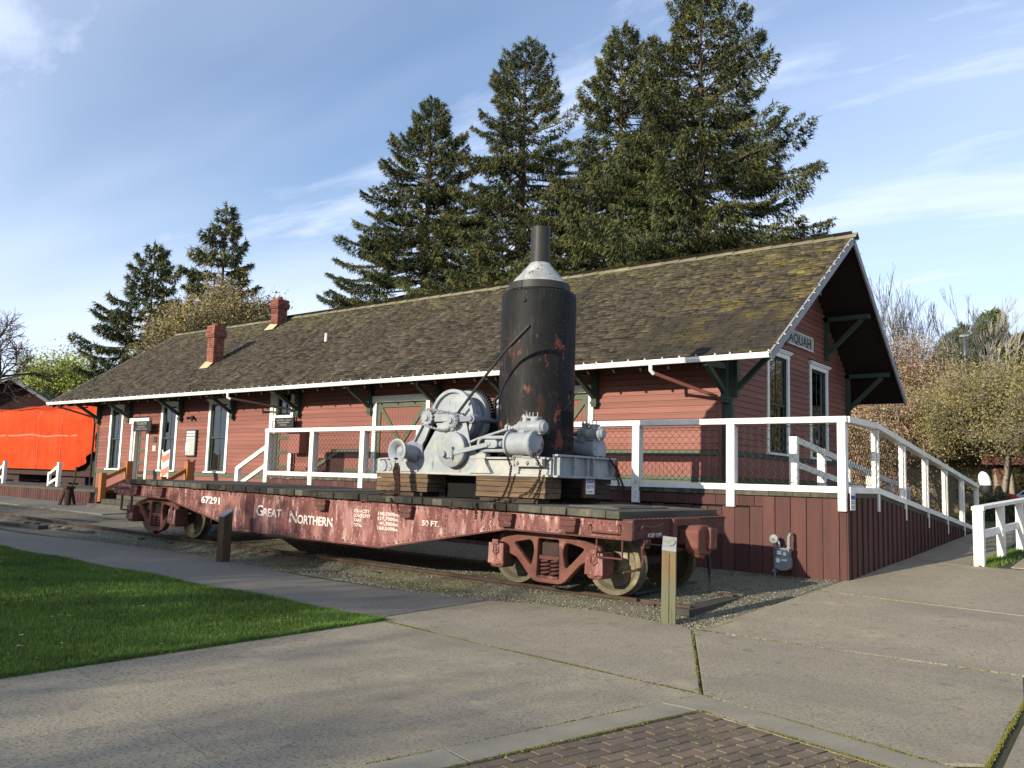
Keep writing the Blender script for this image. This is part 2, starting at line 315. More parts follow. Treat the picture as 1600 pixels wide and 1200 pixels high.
def curve_mesh(cu, mw, name, mat, parent, label=None, kind=None):
    tmp = bpy.data.objects.new('tmp', cu); COL.objects.link(tmp); dg = bpy.context.evaluated_depsgraph_get(); dg.update()
    me = bpy.data.meshes.new_from_object(tmp.evaluated_get(dg)); bpy.data.objects.remove(tmp); bpy.data.curves.remove(cu)
    off = ORG[parent.name] if parent is not None else Vector((0, 0, 0))
    me.transform(Matrix.Translation(-off) @ mw); me.materials.clear(); me.materials.append(MT[mat])
    o = bpy.data.objects.new(name, me); COL.objects.link(o)
    if parent is not None: o.parent = parent
    ORG[o.name] = Vector(off)
    if label: o['label'] = label
    if kind: o['kind'] = kind
    return o
def text(s, loc, h, mat, parent, face='front', width=None, depth=.002, name='lettering', spacing=1.0, bold=0):
    """lettering whose lower left corner is at loc; face 'front' looks to -Y, 'side' to +X"""
    cu = bpy.data.curves.new('t', 'FONT'); cu.body = s; cu.size = h/.69; cu.extrude = depth; cu.space_character = spacing; cu.resolution_u = 3; cu.offset = bold
    tmp = bpy.data.objects.new('t', cu); COL.objects.link(tmp); dg = bpy.context.evaluated_depsgraph_get(); dg.update()
    ev = tmp.evaluated_get(dg); w = max(c[0] for c in ev.bound_box)-min(c[0] for c in ev.bound_box); x0 = min(c[0] for c in ev.bound_box); bpy.data.objects.remove(tmp)
    sx = width/w if width else 1
    rot = Matrix.Rotation(PI/2, 4, 'X') if face == 'front' else Matrix.Rotation(PI/2, 4, 'Z') @ Matrix.Rotation(PI/2, 4, 'X')
    mw = Matrix.Translation(Vector(loc)) @ rot @ Matrix.Diagonal((sx, 1, 1, 1)) @ Matrix.Translation((-x0, 0, 0))
    return curve_mesh(cu, mw, name, mat, parent)
def cutplate(splines, y0, y1, name, mat, parent, bevel=.008, kind=None):
    """plate in the XZ plane with holes; splines: lists of (x, z)"""
    cu = bpy.data.curves.new('c', 'CURVE'); cu.dimensions = '2D'; cu.fill_mode = 'BOTH'
    for sp in splines:
        s = cu.splines.new('POLY'); s.points.add(len(sp)-1); s.use_cyclic_u = True
        for p, (x, z) in zip(s.points, sp): p.co = (x, z, 0, 1)
    cu.extrude = abs(y1-y0)/2-bevel; cu.bevel_depth = bevel; cu.bevel_resolution = 1; cu.offset = -bevel
    return curve_mesh(cu, Matrix.Translation((0, (y0+y1)/2, 0)) @ Matrix.Rotation(PI/2, 4, 'X'), name, mat, parent, kind=kind)
def rounded(poly, r=.04, n=4):
    out = []; m = len(poly)
    for i in range(m):
        p = Vector(poly[i]); a = Vector(poly[i-1]); b = Vector(poly[(i+1) % m]); da = (a-p); db = (b-p)
        ra = min(r, da.length*.45, db.length*.45); A = p+da.normalized()*ra; B = p+db.normalized()*ra
        for k in range(n+1):
            t = k/n; q = A*(1-t)**2+p*2*t*(1-t)+B*t*t; out.append((q.x, q.y))
    return out
def bed(x, y): return .062*min(1, max(0, (y-9.72)/.25))*min(1, max(0, (12.35-y)/.4))*min(1, max(0, (-5.0-x)/.5))
def gz(x, y): return .045*min(max(0., y-9.6), 16)+.009*min(max(0., -5.5-x), 40)
def obj_copy(root, loc, label=None, group=None, rotz=None):
    r = root.copy(); COL.objects.link(r); r.location = loc; ORG[r.name] = Vector(loc)
    if rotz is not None: r.rotation_euler.z = rotz
    if label: r['label'] = label
    if group: r['group'] = group
    for ch in list(root.children):
        c = ch.copy(); COL.objects.link(c); c.parent = r
        for g in list(ch.children):
            d = g.copy(); COL.objects.link(d); d.parent = c
    return r
# ================================================================== GROUND
def axis_pts(lo, hi, keys, near, far):
    s = set(keys); x = lo
    pts = list(keys)
    for a, b, st in far: 
        n = max(1, int((b-a)/st)); pts += [a+(b-a)*i/n for i in range(n+1)]
    return sorted(set(round(p, 3) for p in pts))
xs = axis_pts(0, 0, [-45.5, -5.5], 1, [(-700, -80, 90), (-80, 40, 6), (40, 500, 80)])
ys = axis_pts(0, 0, [9.6, 25.6], 1, [(-250, -30, 60), (-30, 60, 5), (60, 1200, 120)])
b = MB(); nx = len(xs); V = []
for y in ys:
    for x in xs: V.append((x, y, gz(x, y)-.035))
F = [(j*nx+i, j*nx+i+1, (j+1)*nx+i+1, (j+1)*nx+i) for j in range(len(ys)-1) for i in range(nx-1)]
b.add(V, F); ground = b.build('ground', 'soil_grass', kind='structure', fix=False)

def slab_mesh(poly, dz=.02, t=.12, gap=.006):
    """flat-laid piece that follows the terrain: outline shrunk by gap, cut where the terrain bends"""
    P = [Vector(p) for p in poly]; A = sum(P[i-1].x*P[i].y-P[i].x*P[i-1].y for i in range(len(P)))
    if A < 0: P.reverse()
    Q = []
    for i, p in enumerate(P):
        a = (p-P[i-1]).normalized(); c = (P[(i+1) % len(P)]-p).normalized(); na = Vector((-a.y, a.x)); nc = Vector((-c.y, c.x)); m = (na+nc)
        if m.length < .3: m = na
        m = m.normalized(); Q.append(p+m*(gap/max(.35, m.dot(na))))
    bm = bmesh.new(); f = bm.faces.new([bm.verts.new((q.x, q.y, 0)) for q in Q])
    for co, no in (((0, 9.6, 0), (0, 1, 0)), ((0, 25.6, 0), (0, 1, 0)), ((-5.5, 0, 0), (1, 0, 0)), ((-45.5, 0, 0), (1, 0, 0))):
        bmesh.ops.bisect_plane(bm, geom=bm.verts[:]+bm.edges[:]+bm.faces[:], plane_co=co, plane_no=no)
    for v in bm.verts: v.co.z = gz(v.co.x, v.co.y)+dz
    r = bmesh.ops.extrude_face_region(bm, geom=bm.faces[:])
    for e in r['geom']:
        if isinstance(e, bmesh.types.BMVert): e.co.z -= t
    bmesh.ops.recalc_face_normals(bm, faces=bm.faces); me = bpy.data.meshes.new('slab'); bm.to_mesh(me); bm.free(); return me
def slab(name, poly, mat, parent=None, dz=.02, t=.12, gap=.006, kind=None, bevel=.002):
    me = slab_mesh(poly, dz, t, gap); me.materials.append(MT[mat]); o = bpy.data.objects.new(name, me); COL.objects.link(o); o.parent = parent; ORG[o.name] = Vector((0, 0, 0))
    if kind: o['kind'] = kind
    if bevel:
        md = o.modifiers.new('bevel', 'BEVEL'); md.width = bevel; md.segments = 1; md.limit_method = 'ANGLE'; md.angle_limit = math.radians(50)
    return o
def struct_empty(name):
    o = bpy.data.objects.new(name, None); COL.objects.link(o); o['kind'] = 'structure'; ORG[o.name] = Vector((0, 0, 0)); return o
turf = slab('lawn_soil', [(-70, -14), (-7.22, -14), (-7.22, 6.99), (-70, 6.99)], 'turf', dz=.012, t=.05, kind='structure', bevel=0)
gravel = slab('gravel_bed', [(-75, 8.7), (-13.1, 8.95), (-10.5, 8.7), (-8.7, 8.8), (-7.4, 9.0), (-4.35, 9.0), (-4.2, 14.3), (-75, 14.3)], 'gravel', dz=.002, t=.05, gap=0, kind='structure', bevel=0)
gravel2 = slab('gravel_bed', [(-75, 14.3), (-28, 14.3), (-28, 27), (-75, 27)], 'gravel', dz=.002, t=.05, gap=0, kind='structure', bevel=0)
b = MB(); gx = [-60, -45.5, -40, -35, -30, -25, -20, -15, -10, -5.5, -5.25, -5.0, -4.9]; gy = [9.70, 9.72, 9.97, 10.5, 11.2, 11.95, 12.35, 12.4]
b.add([(x, y, gz(x, y)+.003+bed(x, y)) for y in gy for x in gx], [(j*len(gx)+i, j*len(gx)+i+1, (j+1)*len(gx)+i+1, (j+1)*len(gx)+i) for j in range(len(gy)-1) for i in range(len(gx)-1)]); b.build('ballast', 'gravel', kind='structure', fix=False)
seam_soil = slab('joint_soil', [(-7.22, -6), (-4.6, -6), (4, -6), (4, 40), (-4.16, 40), (-4.16, 14.2), (-4.33, 12), (-4.4, 9.3), (-7.3, 9.0), (-60, 8.75), (-60, 7.0), (-7.22, 6.98)], 'joint_soil', dz=.003, t=.05, gap=0, kind='structure', bevel=0)

walk = struct_empty('concrete_walk')
C0 = Vector((-3.06, 6.44)); SL = [
    [(-7.2, 3.52), (-7.2, 6.95), (C0.x, C0.y), (-3.40, 4.72), (-5.2, 5.32), (-7.2, 5.95)],
    [(-7.2, -4), (-5.2, -4), (-4.0, .4), (-3.73, 2.87), (-7.2, 3.52)],
    [(-7.35, 6.99), (C0.x, C0.y+.02), (-4.48, 9.20), (-5.1, 9.40), (-5.9, 9.60), (-6.9, 9.35), (-7.42, 9.13)],
    [(-3.04, 6.45), (-1.25, 5.88), (-.98, 6.1), (-1.045, 7.2), (-1.04, 8.0), (-1.2, 9.20), (-4.46, 9.21)],
    [(-4.47, 9.24), (-1.2, 9.23), (2.6, 9.1), (2.6, 12.3), (-1.62, 12.58), (-4.31, 12.93)],
    [(-4.31, 12.96), (-1.62, 12.61), (2.6, 12.33), (2.6, 17.1), (-2.85, 17.36), (-4.19, 17.4)],
    [(-4.19, 17.43), (-2.98, 17.39), (-2.98, 38), (-4.19, 38)],
    [(-2.45, 17.6), (2.6, 17.3), (2.6, 38), (-2.45, 38)],
    [(-.94, 6.0), (-.5, 2), (2.6, 2), (2.6, 9.05), (-1.12, 9.15), (-.98, 8.0), (-.985, 7.2)]]
# first slab is scored twice in the photograph: split it along the faint line
SL[0:1] = [[(-7.2, 5.97), (-7.2, 6.95), (C0.x, C0.y), (-3.42, 4.73), (-5.2, 5.33)], [(-7.2, 3.52), (-7.2, 5.97), (-5.2, 5.33), (-3.42, 4.73), (-3.73, 2.87)]]
for i, s in enumerate(SL): slab('slab', s, 'concrete', walk, bevel=0 if i < 3 else .005, gap=(.0025, .0025, .0025, .009, .007, .005, .004, .005, .008, .02)[i])
greypath = struct_empty('asphalt_path')
for a, c in ((-60, -30), (-30, -20.5), (-20.5, -11.9), (-11.9, -7.38)):
    top = [(c, 9.14 if c > -8 else 8.9), (a, 8.9)] if c > -8 else [(c, 8.9), (a, 8.95)]
    if c > -8: top = [(-7.45, 9.12), (-8.7, 8.90), (-10.5, 8.80), (-11.9, 8.9)]
    elif c > -12: top = [(-11.9, 8.9), (-13.1, 9.12), (-15.5, 9.2), (-18, 9.0), (-20.5, 8.6)]
    else: top = [(c, 8.6), (a, 8.5)]
    slab('slab', [(a, 7.04), (c, 7.03)]+top, 'path_grey', greypath, dz=.018, gap=.004)
for a, c in ((-75, -45), (-45, -35), (-35, -29.2), (-29.2, -24.6)):
    slab('slab', [(a, 12.5), (c, 12.5), (c, 14.1), (a, 14.1)], 'path_grey', greypath, dz=.03)
# plaza: band of pale concrete blocks round brown pavers
plaza = struct_empty('brick_plaza')
da = Vector((-.225, -.974)).normalized(); db = Vector((.960, -.280)).normalized()
def pl(u, v, o=C0): q = o+db*u+da*v; return (q.x, q.y)
WA, WB = .30, .36
slab('band_block', [pl(.0, .0), pl(.46, .0), pl(WA+.02, WB+.02), pl(.0, .46)], 'band_concrete', plaza, gap=.006, dz=.022)
for v0, v1 in ((.46, 2.45), (2.45, 4.5), (4.5, 6.5)): slab('band_block', [pl(.0, v0), pl(WA, v0 if v0 > .5 else WB+.03), pl(WA, v1), pl(0, v1)], 'band_concrete', plaza, gap=.008, dz=.022)
for u0, u1 in ((.46, 2.3), (2.3, 4.3)): slab('band_block', [pl(u0, .0), pl(u1, 0), pl(u1, WB), pl(u0 if u0 > .5 else WA+.03, WB)], 'band_concrete', plaza, gap=.008, dz=.022)
pb = MB(); BL, BW = .205, .105; pb.box(-BL/2+.005, BL/2-.005, -BW/2+.005, BW/2-.005, -.05, .0)
bm = bmesh.new(); me0 = pb.mesh('paver'); bm.from_mesh(me0); bmesh.ops.bevel(bm, geom=[e for e in bm.edges if all(v.co.z > -.01 for v in e.verts)], offset=.006, segments=1, affect='EDGES'); bm.to_mesh(me0); bm.free(); me0.materials.append(MT['paver'])
ang = math.atan2(db.y, db.x); cnt = 0
for i in range(34):
    for j in range(-1, 13):
        u = WA+.01+BW*(i+.5); v = WB+.01+BL*(j+.5+(.5 if i % 2 else 0))
        if v < WB+BL*.45 or u > 2.6 or v > 3.4: continue
        p = C0+db*u+da*v; cnt += 1
        if cnt > 300: break
        o = place('paver', me0, plaza, (p.x, p.y, .013+random.uniform(-.002, .002)), rot=(random.uniform(-.012, .012), random.uniform(-.012, .012), ang+PI/2+random.uniform(-.012, .012)), scale=(random.uniform(.96, 1), random.uniform(.95, 1), 1))
b = MB()
for i in range(34):
    u = WA+.01+BW*(i+.5)
    if i % 2 and u < 2.6: 
        p = C0+db*u+da*(WB+.01+BL*.25); c, s = math.cos(ang), math.sin(ang)
        vs = [(p.x+c*x-s*y, p.y+s*x+c*y, z) for x, y, z in [(-.045, -.047, -.03), (.045, -.047, -.03), (.045, .047, -.03), (-.045, .047, -.03), (-.045, -.047, .013), (.045, -.047, .013), (.045, .047, .013), (-.045, .047, .013)]]
        b.add(vs, [(0, 3, 2, 1), (4, 5, 6, 7), (0, 1, 5, 4), (1, 2, 6, 5), (2, 3, 7, 6), (3, 0, 4, 7)], random.uniform(-.3, .3))
b.build('half_pavers', 'paver', plaza, kind='stuff')

# grass blades
def blades(n, inside, hmin, hmax, w, seed):
    r = np.random.default_rng(seed); x, y = inside(r, n); n = len(x)
    h = r.uniform(hmin, hmax, n)*(1+.35*np.sin(x*2.3+np.cos(y*3.1)*2)*np.sin(y*2.9)); az = r.uniform(0, 2*PI, n); lean = r.uniform(.1, .8, n)*h; la = r.uniform(0, 2*PI, n)
    z = .012+.009*np.clip(-5.5-x, 0, 40)+.045*np.clip(y-9.6, 0, 16)
    dx = np.cos(az)*w/2; dy = np.sin(az)*w/2
    V = np.stack([np.stack([x-dx, y-dy, z], 1), np.stack([x+dx, y+dy, z], 1), np.stack([x+np.cos(la)*lean, y+np.sin(la)*lean, z+h], 1)], 1).reshape(-1, 3)
    return V, np.arange(n*3).reshape(-1, 3), np.clip(r.uniform(-.8, .8, n)+.35*np.sin(x*1.1+2*np.sin(y*.9))*np.cos(y*1.4), -1, 1)
def near_lawn(r, n):
    x = -7.17-(r.random(n)**1.25)*12.5; y = 6.99-r.random(n)*5.2
    k = (y > 2.2+(-x-7.2)*.30-.6); return x[k], y[k]
V1, F1, T1 = blades(330000, near_lawn, .022, .060, .0085, 3)
def far_lawn(r, n): return -7.2-r.random(n)*30, 7.0-r.random(n)*11
V2, F2, T2 = blades(70000, far_lawn, .03, .06, .02, 4)
def edge_lawn(r, n):
    k = r.random(n) < .45; t = r.random(n)
    return np.where(k, -7.19+r.normal(0, .02, n), -7.2-t*13), np.where(k, 2.5+t*4.5, 6.99+r.normal(0, .022, n))
V3, F3, T3 = blades(16000, edge_lawn, .03, .06, .007, 5)
np_mesh('lawn_grass', np.concatenate([V1, V2, V3]), np.concatenate([F1, F2+len(V1), F3+len(V1)+len(V2)]), 'grass', tint=np.concatenate([T1, T2, T3]), kind='stuff')
def litter_pts(r, n): return -7.4-r.random(n)**1.4*11, 6.8-r.random(n)*4.6
V, F, T = blades(170, litter_pts, .004, .012, .05, 91); V[:, 2] += .045; V[2::3, :2] += np.random.default_rng(92).normal(0, .03, (len(V)//3, 2))
np_mesh('fallen_leaves', V, F, 'rust_leaf', tint=T, kind='stuff')
# moss and weeds in the joints
def line_pts(segs, r, per, jit):
    X = []; Y = []
    for (x0, y0), (x1, y1), dens in segs:
        L = math.hypot(x1-x0, y1-y0); n = int(L*per*dens); t = r.random(n); keep = r.random(n) < .35+.65*(np.sin(t*L*5+x0)*np.sin(t*L*2.3) > -.2)
        X.append((x0+(x1-x0)*t+r.normal(0, jit, n))[keep]); Y.append((y0+(y1-y0)*t+r.normal(0, jit, n))[keep])
    return np.concatenate(X), np.concatenate(Y)
segs = [((-7.3, 6.97), (-3.06, 6.45), 1.6), ((-3.06, 6.44), (-1.2, 5.87), 1.0), ((-3.06, 6.44), (-4.48, 9.2), .25), ((-4.45, 9.23), (-1.2, 9.2), .35), ((-.99, 5.8), (-1.08, 9.0), 1.6),
        (pl(0, .1), pl(0, 3), .45), (pl(WA, WB), pl(WA, 3), .9), (pl(WA, WB), pl(2.4, WB), 1.3), ((-4.31, 12.95), (-1, 12.6), .5), ((-4.33, 10), (-4.4, 9.3), .8), ((-2.9, 17.3), (-2.6, 17.4), 3), ((-2.7, 17.5), (-2.7, 30), .9), ((-4.24, 14.3), (-4.24, 24), .35)]
rr = np.random.default_rng(9)
def moss_line(r, n): return line_pts(segs, rr, 560, .007)
V4, F4, T4 = blades(1, moss_line, .006, .017, .013, 6)
V4[:, 2] += .004
def moss_pave(r, n):
    u = r.random(n)*2.4+WA; v = r.random(n)*2.8+WB; v = WB+np.round((v-WB)/BW)*BW+r.normal(0, .006, n); k = np.sin(u*7)*np.sin(v*5+u) > .25
    return (C0.x+db.x*u+da.x*v)[k], (C0.y+db.y*u+da.y*v)[k]
V5, F5, T5 = blades(2600, moss_pave, .008, .016, .012, 8)
np_mesh('joint_moss', np.concatenate([V4, V5]), np.concatenate([F4, F5+len(V4)]), 'moss', tint=np.concatenate([T4, T5]), kind='stuff')
def weeds(r, n):
    x = r.uniform(-13, -4.7, n); y = r.uniform(9.15, 10.05, n); k = (np.sin(x*1.9)+np.sin(x*.7+2)) > .45; return x[k], y[k]
V6, F6, T6 = blades(7000, weeds, .008, .024, .010, 12); V6[:, 2] += .004+.062*np.clip((V6[:, 1]-9.72)/.25, 0, 1)*np.clip((-5.0-V6[:, 0])/.5, 0, 1)
np_mesh('gravel_weeds', V6, F6, 'moss', tint=T6, kind='stuff')
# loose stones of the track bed
def stones(n, r):
    x = -4.4-(r.random(n)**1.3)*15; y = 8.98+r.random(n)**1.4*5.2
    k = r.random(n) < np.where(y < 10.2, 1, .55); x = x[k]; y = y[k]; n = len(x)
    lim = np.where(x > -4.6, 9.4, 8.95); 
    s = r.uniform(.006, .017, n); z = .006+.009*np.clip(-5.5-x, 0, 40)+.045*np.clip(y-9.6, 0, 16)+.062*np.clip((y-9.72)/.25, 0, 1)*np.clip((12.35-y)/.4, 0, 1)*np.clip((-5.0-x)/.5, 0, 1)
    base = np.array([(1, 0, 0), (-1, 0, 0), (0, 1, 0), (0, -1, 0), (0, 0, .7), (0, 0, -.5)])
    rot = r.uniform(0, 2*PI, n); c, q = np.cos(rot), np.sin(rot); B = np.repeat(base[None], n, 0)*r.uniform(.6, 1.3, (n, 6, 1))
    X = (B[..., 0]*c[:, None]-B[..., 1]*q[:, None])*s[:, None]+x[:, None]; Y = (B[..., 0]*q[:, None]+B[..., 1]*c[:, None])*s[:, None]+y[:, None]; Z = B[..., 2]*s[:, None]+z[:, None]
    V = np.stack([X, Y, Z], 2).reshape(-1, 3); f = np.array([(0, 2, 4), (2, 1, 4), (1, 3, 4), (3, 0, 4), (2, 0, 5), (1, 2, 5), (3, 1, 5), (0, 3, 5)])
    return V, (f[None]+np.arange(n)[:, None, None]*6).reshape(-1, 3), np.repeat(r.uniform(-1, 1, n), 8)
V, F, T = stones(42000, np.random.default_rng(21)); np_mesh('gravel_stones', V, F, 'stone', tint=T, kind='stuff')
# fallen catkins on the pavers and walk
r = np.random.default_rng(31); n = 260; u = r.random(n)*2.3+.2; v = r.random(n)*2.6+.2
def litter(r_, n_): return C0.x+db.x*u+da.x*v, C0.y+db.y*u+da.y*v
V, F, T = blades(1, litter, .003, .006, .016, 14); V[:, 2] += .014; V[2::3, :2] += r.normal(0, .014, (len(V)//3, 2))
np_mesh('fallen_catkins', V, F, 'lime_leaf', tint=T, kind='stuff')

# ================================================================== TRACK
TILT = .0105
track = thing('railway_track', 'rusty railway track under the red flatcar, sunk in gravel', 'railway track', (-5.45, 10.9, 0.0)); track.rotation_euler.y = TILT
rp = [(-.065, 0), (.065, 0), (.065, .012), (.012, .025), (.010, .095), (.034, .105), (.034, .140), (.028, .146), (-.028, .146), (-.034, .140), (-.034, .105), (-.010, .095), (-.012, .025), (-.065, .012)]
for y in (10.15, 11.65):
    for x0, x1 in ((-60, -36), (-36, -24), (-24, -14.02), (-14.0, -5.72), (-5.66, -4.95 if y < 11 else -5.0)):
        b = MB(); b.prism([(y+u, .005+z) for u, z in rp], 'x', x0, x1); b.build('rail', 'rail_rust', track)
for x0, x1 in ((-14.35, -13.65), (-5.95, -5.45)):
    b = MB(); b.box(x0, x1, 10.10, 10.112, .06, .115)
    for k in range(4): x = x0+.08+(x1-x0-.16)*k/3; b.cyl((x, 10.085, .09), (x, 10.101, .09), .014, n=6)
    b.build('joint_bar', 'rail_rust', track)
tm = MB(); tm.box(-.11, .11, -1.02, 1.15, -.15, 0); tme = tm.mesh('tie'); tme.materials.append(MT['tie_wood'])
for i in range(66):
    x = -5.9-.56*i+random.uniform(-.04, .04)
    place('tie', tme, track, (x, 10.9+random.uniform(-.05, .05), .052+random.uniform(-.008, .006)), rot=(0, 0, random.uniform(-.02, .02)))
def beam_thing(name, label, cat, x0, x1, y0, y1, z0, z1, mat, rotz=0, group=None):
    c = Vector(((x0+x1)/2, (y0+y1)/2, z0)); b = MB(); b.box(x0-c.x, x1-c.x, y0-c.y, y1-c.y, 0, z1-z0); o = b.build(name, mat, bevel=.008); o.location = c; o.rotation_euler.z = rotz
    return tag(o, label, cat, group)
beam_thing('track_timber', 'long dark timber lying across the track end beside the brown bollard', 'timber', -5.16, -4.94, 10.0, 13.0, .03, .112, 'tie_wood', .04)
beam_thing('loose_plank', 'weathered grey plank across the rails just behind the last wheel', 'plank', -6.05, -5.87, 10.3, 12.3, .165, .20, 'tie_wood', .03)
beam_thing('crossing_timber', 'dark timber lying in the gravel, nearest the left edge of the photo', 'timber', -24.0, -21.6, 9.3, 9.55, .14, .24, 'tie_wood', .12)
beam_thing('crossing_timber', 'dark timber in the gravel left of the flatcar, short of the brick red platform', 'timber', -24.2, -21.9, 10.8, 11.05, .19, .29, 'tie_wood', .03)
beam_thing('crossing_timber', 'thin dark timber in the gravel just left of the far truck of the flatcar', 'timber', -21.3, -19.6, 9.75, 9.93, .13, .185, 'tie_wood', .05)
beam_thing('crossing_plank', 'tan plank lying along the near rail left of the flatcar', 'plank', -23.2, -19.2, 9.93, 10.05, .13, .20, 'timber', .02)
# ================================================================== DEPOT
XL, XR, YF, YB = -32.3, -6.99, 16.0, 23.5
DK, DKL = 1.61, .93            # freight deck and passenger deck heights
EY, EZ, RY, RZ, BY = 14.92, 4.10, 20.04, 7.50, 24.56
SF = (RZ-EZ)/(RY-EY); SB = (RZ-4.10)/(BY-RY)
def roof_z(y): return EZ+(y-EY)*SF if y < RY else RZ-(y-RY)*SB
depot = thing('depot_building', 'long dark red wooden railway depot with mossy shingle roof and white gutter', 'building', (-19.6, 19.7, .6))
def face(mb, side, u0, u1, v0, v1, z0, z1, tint=0):
    """box on a wall: u along it, v outward, side 'f' front or 'g' gable"""
    return mb.box(u0, u1, YF-v1, YF-v0, z0, z1, tint) if side == 'f' else mb.box(XR+v0, XR+v1, u0, u1, z0, z1, tint)
def cut(lo, hi, holes):
    out = [(lo, hi)]
    for a, b_ in holes:
        nw = []
        for l, h in out:
            if b_ <= l or a >= h: nw.append((l, h)); continue
            if a > l: nw.append((l, a))
            if b_ < h: nw.append((b_, h))
        out = nw
    return [(l, h) for l, h in out if h-l > .03]
FW = [(-31.40, -30.44, 1.60, 3.98), (-27.88, -26.82, 1.60, 3.98), (-25.00, -23.86, 1.60, 3.98)]       # windows of the front
FD = [(-29.80, -28.60, DKL, 3.46), (-21.75, -20.62, DKL, 4.10), (-17.20, -15.10, DK, 3.80), (-12.30, -10.16, DK, 3.80)]
GW = [(17.87, 19.20, 2.36, 4.72), (20.58, 21.92, 2.36, 4.72)]
HF = FW+FD
def sheath(side, lo, hi, z0, z1, holes, name):
    zs = sorted({z0, z1} | {h[2] for h in holes if z0 < h[2] < z1} | {h[3] for h in holes if z0 < h[3] < z1}); b = MB()
    for a, c in zip(zs[:-1], zs[1:]):
        for l, h in cut(lo, hi, [(q[0]+.06, q[1]-.06) for q in holes if q[2] < (a+c)/2 < q[3]]): face(b, side, l, h, -.10, 0, a, c)
    return b.build(name, 'red_dark', depot)
wf = sheath('f', XL, XR-.1, .3, 4.66, HF, 'front_wall')
wg = sheath('g', YF, YB, .6, 4.70, GW, 'gable_wall')
b = MB(); b.prism([(YF+.02, 4.705), (YB-.02, 4.705), (RY, RZ-.16)], 'x', XR-.1, XR-.002)
b.build('gable_peak', 'red_dark', wg)
b = MB(); b.box(XL, XR-.1, YB-.1, YB, .6, 4.8); b.box(XL-.1, XL-.002, YF, YB, .3, 4.7); b.box(XL+.1, XR-.12, YF+.15, YB-.12, 1.3, 1.58); b.build('rear_wall', 'red_dark', depot)
b = MB(); b.prism([(YF+.02, 4.705), (YB-.02, 4.705), (RY, RZ-.16)], 'x', XL-.1, XL-.002); b.box(XL+.05, XR-.15, 20.0, 20.1, 1.6, 4.7); b.build('inner_wall', 'red_dark', depot)
# siding boards: a unit board (length 1 along x) shared by all
def unit_board(h=.128, t=.020):
    b = MB(); b.prism([(0, 0), (0, h-.003), (-t*.25, h-.003), (-t*.35, h-.030), (-t, h-.042), (-t, .004), (-t*.8, 0)], 'x', -.5, .5); me = b.mesh('siding_board'); me.materials.append(MT['red_siding']); return me
UB = unit_board()
def diag_x(z): return -20.15+(z-1.60)*(1.55/.76)
zc = 1.604
while zc < 4.62:
    if zc < 2.355: spans = [(XL+.12, diag_x(zc)-.05)]
    else: spans = [(XL+.12, XR-.14)]
    hs = [(q[0]-.004, q[1]+.004) for q in HF if q[2]-.02 < zc+.06 < q[3]+.03]
    for lo, hi in spans:
        for l, h in cut(lo, hi, hs):
            parts_ = []
            if h-l > 4.6:
                c = random.uniform(l+1.6, h-1.6); parts_ = [(l, c-.002), (c+.002, h)]
            else: parts_ = [(l, h)]
            for a, c in parts_: place('siding_board', UB, wf, ((a+c)/2, YF-.002, zc), scale=(c-a, 1, 1), rot=(random.uniform(-.006, .006), 0, 0))
    zc += .128
zc = 2.364
while zc < RZ-.35:
    lo, hi = YF+.13, YB-.05
    if zc > 4.55: lo = max(lo, EY+(zc+.10-EZ)/SF+.16); hi = min(hi, RY+(RZ-zc-.22)/SB)
    for l, h in cut(lo, hi, [(q[0]-.004, q[1]+.004) for q in GW if q[2] < zc+.06 < q[3]+.10]):
        place('siding_board', UB, wg, (XR+.002, (l+h)/2, zc), scale=(h-l, 1, 1), rot=(0, 0, PI/2))
    zc += .128
# wainscot of narrow upright boards, belt and base trim
b = MB(); 
for side, lo, hi, hs in (('f', -18.3, XR-.14, [(q[0], q[1]) for q in FD[2:]]), ('g', YF+.13, YB-.05, [])):
    u = lo
    while u < hi:
        if not any(a-.03 < u+.04 < c+.03 for a, c in hs): face(b, side, u, min(u+.083, hi), .002, .014, 1.84, 2.262)
        u += .088
b.build('wainscot', 'red_siding', depot, kind='stuff')
b = MB(); 
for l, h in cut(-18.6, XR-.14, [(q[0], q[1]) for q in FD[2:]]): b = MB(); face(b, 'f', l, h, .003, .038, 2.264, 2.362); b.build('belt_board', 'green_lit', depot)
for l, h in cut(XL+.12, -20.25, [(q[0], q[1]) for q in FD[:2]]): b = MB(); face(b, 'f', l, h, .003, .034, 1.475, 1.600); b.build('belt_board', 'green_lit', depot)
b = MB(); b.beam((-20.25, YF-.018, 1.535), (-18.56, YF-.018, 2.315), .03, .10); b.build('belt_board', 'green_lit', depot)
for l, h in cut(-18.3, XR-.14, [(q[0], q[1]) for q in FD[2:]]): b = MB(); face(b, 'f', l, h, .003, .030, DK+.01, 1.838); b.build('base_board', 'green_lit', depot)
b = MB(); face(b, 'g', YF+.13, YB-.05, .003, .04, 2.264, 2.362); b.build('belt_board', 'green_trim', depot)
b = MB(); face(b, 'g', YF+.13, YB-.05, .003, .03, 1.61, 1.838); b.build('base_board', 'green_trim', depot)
b = MB(); u = XL+.12
while u < -18.4:
    if not any(a-.03 < u+.05 < c+.03 for a, c in [(q[0], q[1]) for q in FD[:2]]): face(b, 'f', u, u+.10, .002, .014, DKL, 1.473)
    u += .105
b.build('lower_boards', 'red_siding', depot, kind='stuff')
for nm, x0, x1 in (('corner_board', XR-.135, XR+.02), ('corner_board', XL-.02, XL+.115)):
    b = MB(); b.box(x0, x1, YF-.03, YF-.0015, .95 if x0 < -20 else DK, 4.45); b.build(nm, 'green_trim', depot)
b = MB(); b.box(XR+.002, XR+.03, YF-.0015, YF+.125, DK, 4.5); b.box(XR+.002, XR+.03, YB-.045, YB+.02, DK, 4.7); b.build('corner_board', 'green_trim', depot)

